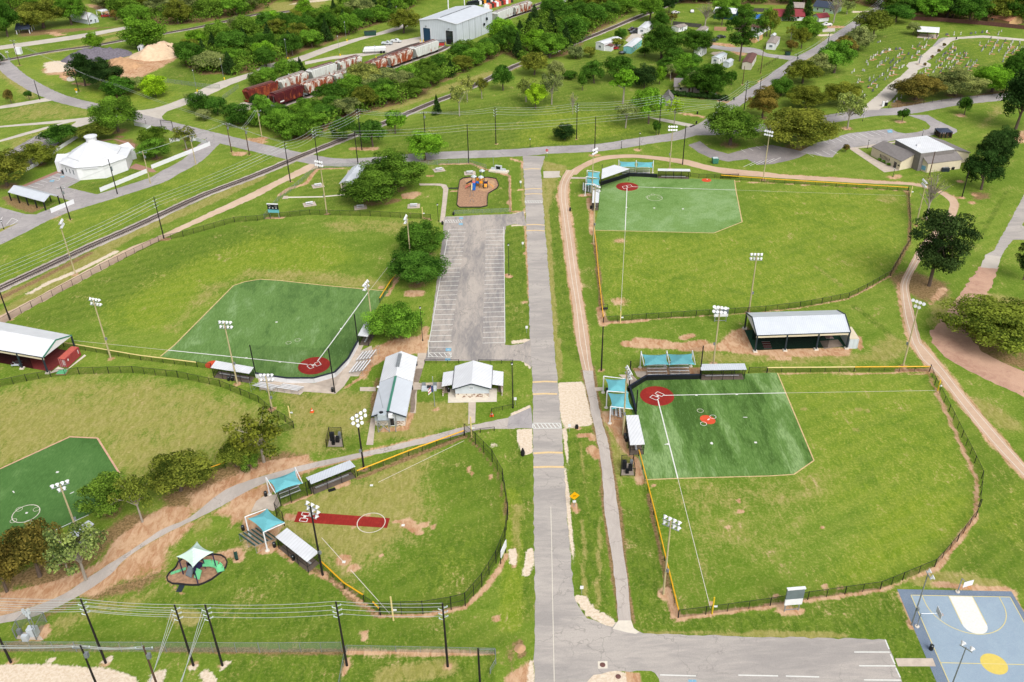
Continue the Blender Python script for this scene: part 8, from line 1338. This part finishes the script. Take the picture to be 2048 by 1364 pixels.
T(A3,0,('round','olive',190,418,605,220,'olive tree nearest the hidden rails at the lawn edge'),('dense','grey',355,485,625,140,'pale grey-green bush on the lawn edge'),('open','pale',125,605,795,165,'pale bare-looking tree on the lawn'),('round','lime',200,660,864,150,'small yellow-green tree with a white trunk'),('open','grey',325,565,815,200,'large grey-green tree with a forked trunk on the lawn'),('bare','pale',490,715,890,85,'slender nearly bare tree on the lawn'),('small','dark',565,570,705,75,'small dark tree alone on the lawn'),('dense','dark',465,555,625,125,'dark low hedge-like shrub on the lawn'),('round','dark',655,485,668,185,'left dark tree of the lawn thicket'),('round','dark',855,448,655,230,'middle dark tree of the lawn thicket'),('dense','deep',1045,515,705,190,'right dark tree of the lawn thicket'),('tall','bright',880,540,810,215,'tall bright green tree before the thicket'),('round','bright',1080,695,990,220,'bright green tree at the lawn end of the street'),('open','grey',900,795,998,215,'thin grey-green tree with a white trunk'),('round','bright',1165,528,665,85,'small bright tree behind the thicket'),('open','grey',1250,498,625,95,'grey thin tree left of the hidden house'),('open','lime',1278,755,975,145,'yellow-green thin tree by the power pole'),('round','mid',1360,428,610,185,'green tree above the hidden beige house'),('oak','dark',1555,500,775,290,'big dark tree over the hidden beige house'),('open','grey',1345,635,725,115,'grey twiggy shrub at the beige house corner'),('open','grey',1420,555,720,120,'grey-green tree left of the big dark house tree'),('oak','dark',1180,203,490,300,'huge dark oak among the mobile homes'),('oak','dark',1435,238,450,270,'dark oak right of the huge one among the homes'),('round','dark',1160,108,245,140,'dark tree behind the white mobile home'),('round','mid',1090,-5,175,210,'tall green tree at the end of the railway clearing'),('round','deep',1240,-15,110,125,'very dark tree at the top of the lawn'),('open','bronze',1258,105,195,95,'brownish thin tree by the grey board fence'),('bare','pale',1520,28,205,175,'wide bare tree behind the grey board fence'),('round','dark',1650,62,210,135,'dark tree before the blue workshop'),('oak','mid',1690,-5,120,225,'green tree over the blue workshop'),('round','mid',1840,38,140,90,'green tree left of the blue tarp'),('pine','dark',1790,125,478,270,'tall dark pine over the trailer lane'),('round','oak',2000,92,295,125,'green tree before the brown-roofed house'),('small','dark',1725,555,662,85,'small round dark tree on the lawn by the short brown pole'),('dense','dark',868,228,310,92,'dark bush between the mobile homes'),('dense','olive',830,302,378,92,'olive bush at the railway mobile home'),('dense','grey',512,358,470,125,'grey twiggy shrub at the clearing edge'),('dense','olive',620,370,455,95,'olive shrub at the clearing edge'),('dense','deep',430,968,1112,158,'dark round tree alone below the wires'),('small','dark',1140,945,1052,62,'small dark tree at the foot of a power pole'),('small','dark',1050,375,435,90,'dark bush at the teal mobile home'))
T(A3,BR,('oak','oak',1715,828,1185,430,'big spreading green oak at the shaded lot'),('oak','brown',1965,688,945,235,'olive-brown oak by the street bend'))
T(A4,BR,('oak','olive',265,868,1225,560,'widest olive oak over the community parking'),('open','pale',650,730,1002,235,'pale spring tree at the cemetery street'),('small','dark',1075,853,952,78,'small dark sapling left of the community drive'),('small','dark',1560,778,895,98,'small dark sapling right of the community drive'),('oak','brown',1180,598,812,350,'brown-olive oak at the cemetery gate'),('oak','grey',1490,556,782,350,'grey-green oak in the middle of the cemetery edge'),('oak','bright',1775,538,748,320,'bright green oak on the cemetery edge'),('oak','dark',1955,440,650,190,'dark oak at the right end of the cemetery edge'))
T(A4,0,('round','deep',1960,620,1040,300,'very dark tree at the right frame edge'),('oak','olive',320,685,885,310,'olive oak on the street row nearest the pale tree'),('oak','olive',600,648,858,270,'olive oak behind the pale spring tree'),('dense','dark',130,618,765,175,'dark low tree at the street bend'),('round','olive',300,485,675,260,'olive tree in the cemetery street row'),('round','grey',430,435,615,190,'grey-green tree in the cemetery street row'),('oak','mid',545,335,595,270,'tall green tree in the cemetery street row'),('round','brown',625,295,445,165,'brownish tree in the cemetery street row'),('round','grey',730,232,405,195,'grey olive tree beside the headstones'),('round','olive',850,105,315,225,'drooping olive tree at the upper street'),('round','dark',1020,55,195,225,'dark tree at the start of the brown board fence'),('round','mid',340,155,325,210,'green tree right of the bay-window home'),('round','olive',290,232,388,115,'olive round tree beside the bay-window home'),('open','olive',205,203,325,85,'thin olive tree behind the bay-window home'),('small','brown',210,322,405,85,'small brownish tree by the trailer dumpster'),('round','olive',45,100,295,120,'olive tree before the red-roofed house'),('cone','deep',190,0,170,115,'dark conical tree before the red-roofed house'),('cone','deep',330,-10,158,100,'second dark conical tree before the red roof'),('bare','pale',540,-20,180,165,'big bare tree beside the white pickup'),('open','grey',645,15,110,115,'grey thin tree behind the bare one'),('round','dark',1120,15,145,190,'dark tree left behind the brown fence'),('round','mid',1300,-10,175,210,'green tree behind the brown fence'),('round','dark',1600,15,200,260,'dark tree left of the orange-brown roof'),('round','mid',1470,0,150,170,'green tree between the fence trees'),('oak','dark',1975,-10,195,200,'dark tree at the top right corner'),('dense','deep',1850,1018,1220,190,'upper black magnolia of the row by the right lawn'),('dense','deep',1770,1075,1364,225,'middle black magnolia of the row by the right lawn'),('small','bronze',632,1128,1185,50,'tiny bare shrub at the lot island'),('dense','grey',1160,188,280,90,'grey shrub left of the cemetery shelter'))
T(PX,0,('round','deep',1962,310,388,66,'lowest black magnolia with a pale trunk'),('dense','dark',2040,110,165,50,'dark tree at the right edge of the cemetery'))
for k,(x,y)in enumerate(((450,690),(515,722),(585,765))):tree('dense','mid',('first','second','third')[k]+' round shrub from the left below the community building windows',FC,x,y-38,y+8,62,'shrubs at the community building','shrub','shrub')
for k,(x,y)in enumerate(((1100,190),(1035,260),(958,330),(872,420))):tree('small','bronze',('farthest','second farthest','third farthest','nearest')[k]+' little bare tree along the cemetery lane',CM,x,y-30,y+15,36,'little trees along the cemetery lane')
def wood(label,R,poly,sp,wr,hr,kinds,cols,seed,mass=1.0):
 P=[gp(R(*q))for q in poly];P2=np.array([[p.x,p.y]for p in P]);rnd=random.Random(seed);lo,hi=P2.min(0),P2.max(0);pl=[];rg=np.random.default_rng(seed)
 def ins(x,y):
  r=False
  for a,b in zip(P2,np.roll(P2,-1,0)):
   if(a[1]>y)!=(b[1]>y)and x<a[0]+(y-a[1])*(b[0]-a[0])/(b[1]-a[1]):r=not r
  return r
 for _ in range(6000):
  x,y=rnd.uniform(lo[0],hi[0]),rnd.uniform(lo[1],hi[1])
  if all((x-a)**2+(y-b)**2>sp*sp for a,b in pl)and ins(x,y):pl.append((x,y))
 for x,y in pl:
  kd=rnd.choice(kinds);cl=rnd.choice(cols);NT_[0]+=1;cr,tr,kb=PROTO[kd][NT_[0]%len(PROTO[kd])];w=rnd.uniform(*wr);H=rnd.uniform(*hr);wd={'lime':'yellow-green','bright':'bright green','mid':'green','oak':'green','dark':'dark green','deep':'very dark','olive':'olive','grey':'grey-green','pale':'pale','brown':'brownish'}[cl]
  if kd=='cone':w*=.6;cl='deep';wd='dark conical'
  r=thing('tree',f'{wd} tree '+label,'tree',(x,y,0),rnd.uniform(0,6.28),'trees '+label);r.scale=(w,w,H);f=rnd.uniform(.85,1.15);cc=LEAFC[cl];place('crown',cr,r,color=(cc[0]*f,cc[1]*f,cc[2]*f,1));place('trunk',tr,r)
 if mass:
  ar=abs(sum(a[0]*b[1]-a[1]*b[0]for a,b in zip(P2,np.roll(P2,-1,0))))/2;n=int(ar/10);o=P2.mean(0);B=[]
  while len(B)<n:
   x,y=rnd.uniform(lo[0],hi[0]),rnd.uniform(lo[1],hi[1])
   if ins(x,y):z=rnd.uniform(.8,hr[0]*.62);B.append((x-o[0],y-o[1],z,rnd.uniform(1.8,3.2),rnd.uniform(1.5,2.4)))
  tag(place('undergrowth',leaf_mesh('undergrowth_leaves',B,int(n*80*mass),.42,seed),None,(o[0],o[1],0),color=LEAFC['oak']),kind='stuff')
 if P2[:,1].max()<700:paint_area(BROWN,P,.7,3)
WK=['round','dense','dense','round','cone','oak'];WC=['dark','mid','oak','dark','bright','olive','grey','mid']
wood('in the wood between the far track and the yard road',PX,[(368,130),(372,112),(400,98),(430,82),(500,68),(580,48),(640,36),(700,22),(800,4),(832,10),(790,42),(770,44),(720,60),(660,86),(610,102),(566,120),(520,142),(470,150),(440,148),(400,150)],10.6,(11.5,16),(8,13),WK,WC,1)
wood('in the wood between the hopper cars and the main track',PX,[(535,256),(560,240),(600,228),(660,210),(700,190),(730,172),(780,164),(830,150),(870,132),(905,118),(940,104),(985,92),(1012,90),(1012,105),(990,116),(940,140),(880,168),(830,198),(790,210),(740,224),(700,234),(660,256),(620,282),(585,280),(560,274)],9.3,(10,13.5),(6,9.5),WK,WC,2)
wood('in the wood beside the railway clearing',PX,[(1000,84),(1040,60),(1090,36),(1130,18),(1180,-4),(1260,-6),(1262,22),(1230,44),(1195,62),(1172,76),(1160,96),(1130,112),(1085,118),(1045,122),(1010,110)],11.6,(12,16.5),(8,13),WK,WC,3)
wood('in the far wood behind the farmhouse',PX,[(185,2),(260,44),(310,52),(400,46),(520,24),(560,-2),(480,-20),(300,-20),(180,-16)],15.5,(15,20),(9,13),['round','dense','oak'],['dark','mid','grey','oak','olive'],4,.7)
wood('behind the far left house trees',PX,[(-40,20),(60,26),(160,8),(170,-14),(60,2),(-40,-6)],15,(14,19),(9,12),['round','oak'],['dark','mid','olive'],5,.7)
wood('in the far wood at the top of the picture',PX,[(580,6),(700,-4),(760,2),(830,0),(940,-10),(1060,-14),(1060,-34),(580,-32)],18,(17,22),(9,13),['round','dense','oak'],['dark','mid','oak','olive'],6,.6)
wood('behind the houses at the top right',PX,[(1262,2),(1400,8),(1560,10),(1700,4),(1770,22),(1860,34),(1960,42),(2060,48),(2060,-26),(1262,-30)],19,(17,22),(9,13),['round','dense','oak'],['dark','mid','oak','olive','deep'],7,.8)
wood('around the mobile homes',PX,[(1350,120),(1400,150),(1440,190),(1400,200),(1330,150)],9,(7,10),(5,8),['round','dense'],['dark','mid'],8,0)
print('TREES',NT_[0])
t=thing('hedge','dark clipped hedge in front of the hidden beige house','hedge',gp(A3(1460,770)));a,b=gp(A3(1235,740)),gp(A3(1690,785));rg=np.random.default_rng(8);d=b-a;B=[(a.x+d.x*u-t.location.x+rg.uniform(-.4,.4),a.y+d.y*u-t.location.y+rg.uniform(-.4,.4),rg.uniform(.6,1.4),1.3,1.0)for u in np.linspace(0,1,46)];place('foliage',leaf_mesh('hedge_leaves',B,4200,.3,3),t,color=LEAFC['deep'])
MB().beam(a-t.location+Vector((0,0,.4)),b-t.location+Vector((0,0,.4)),.5,.8).build('stem','bark',t,world=False)
ground_build()
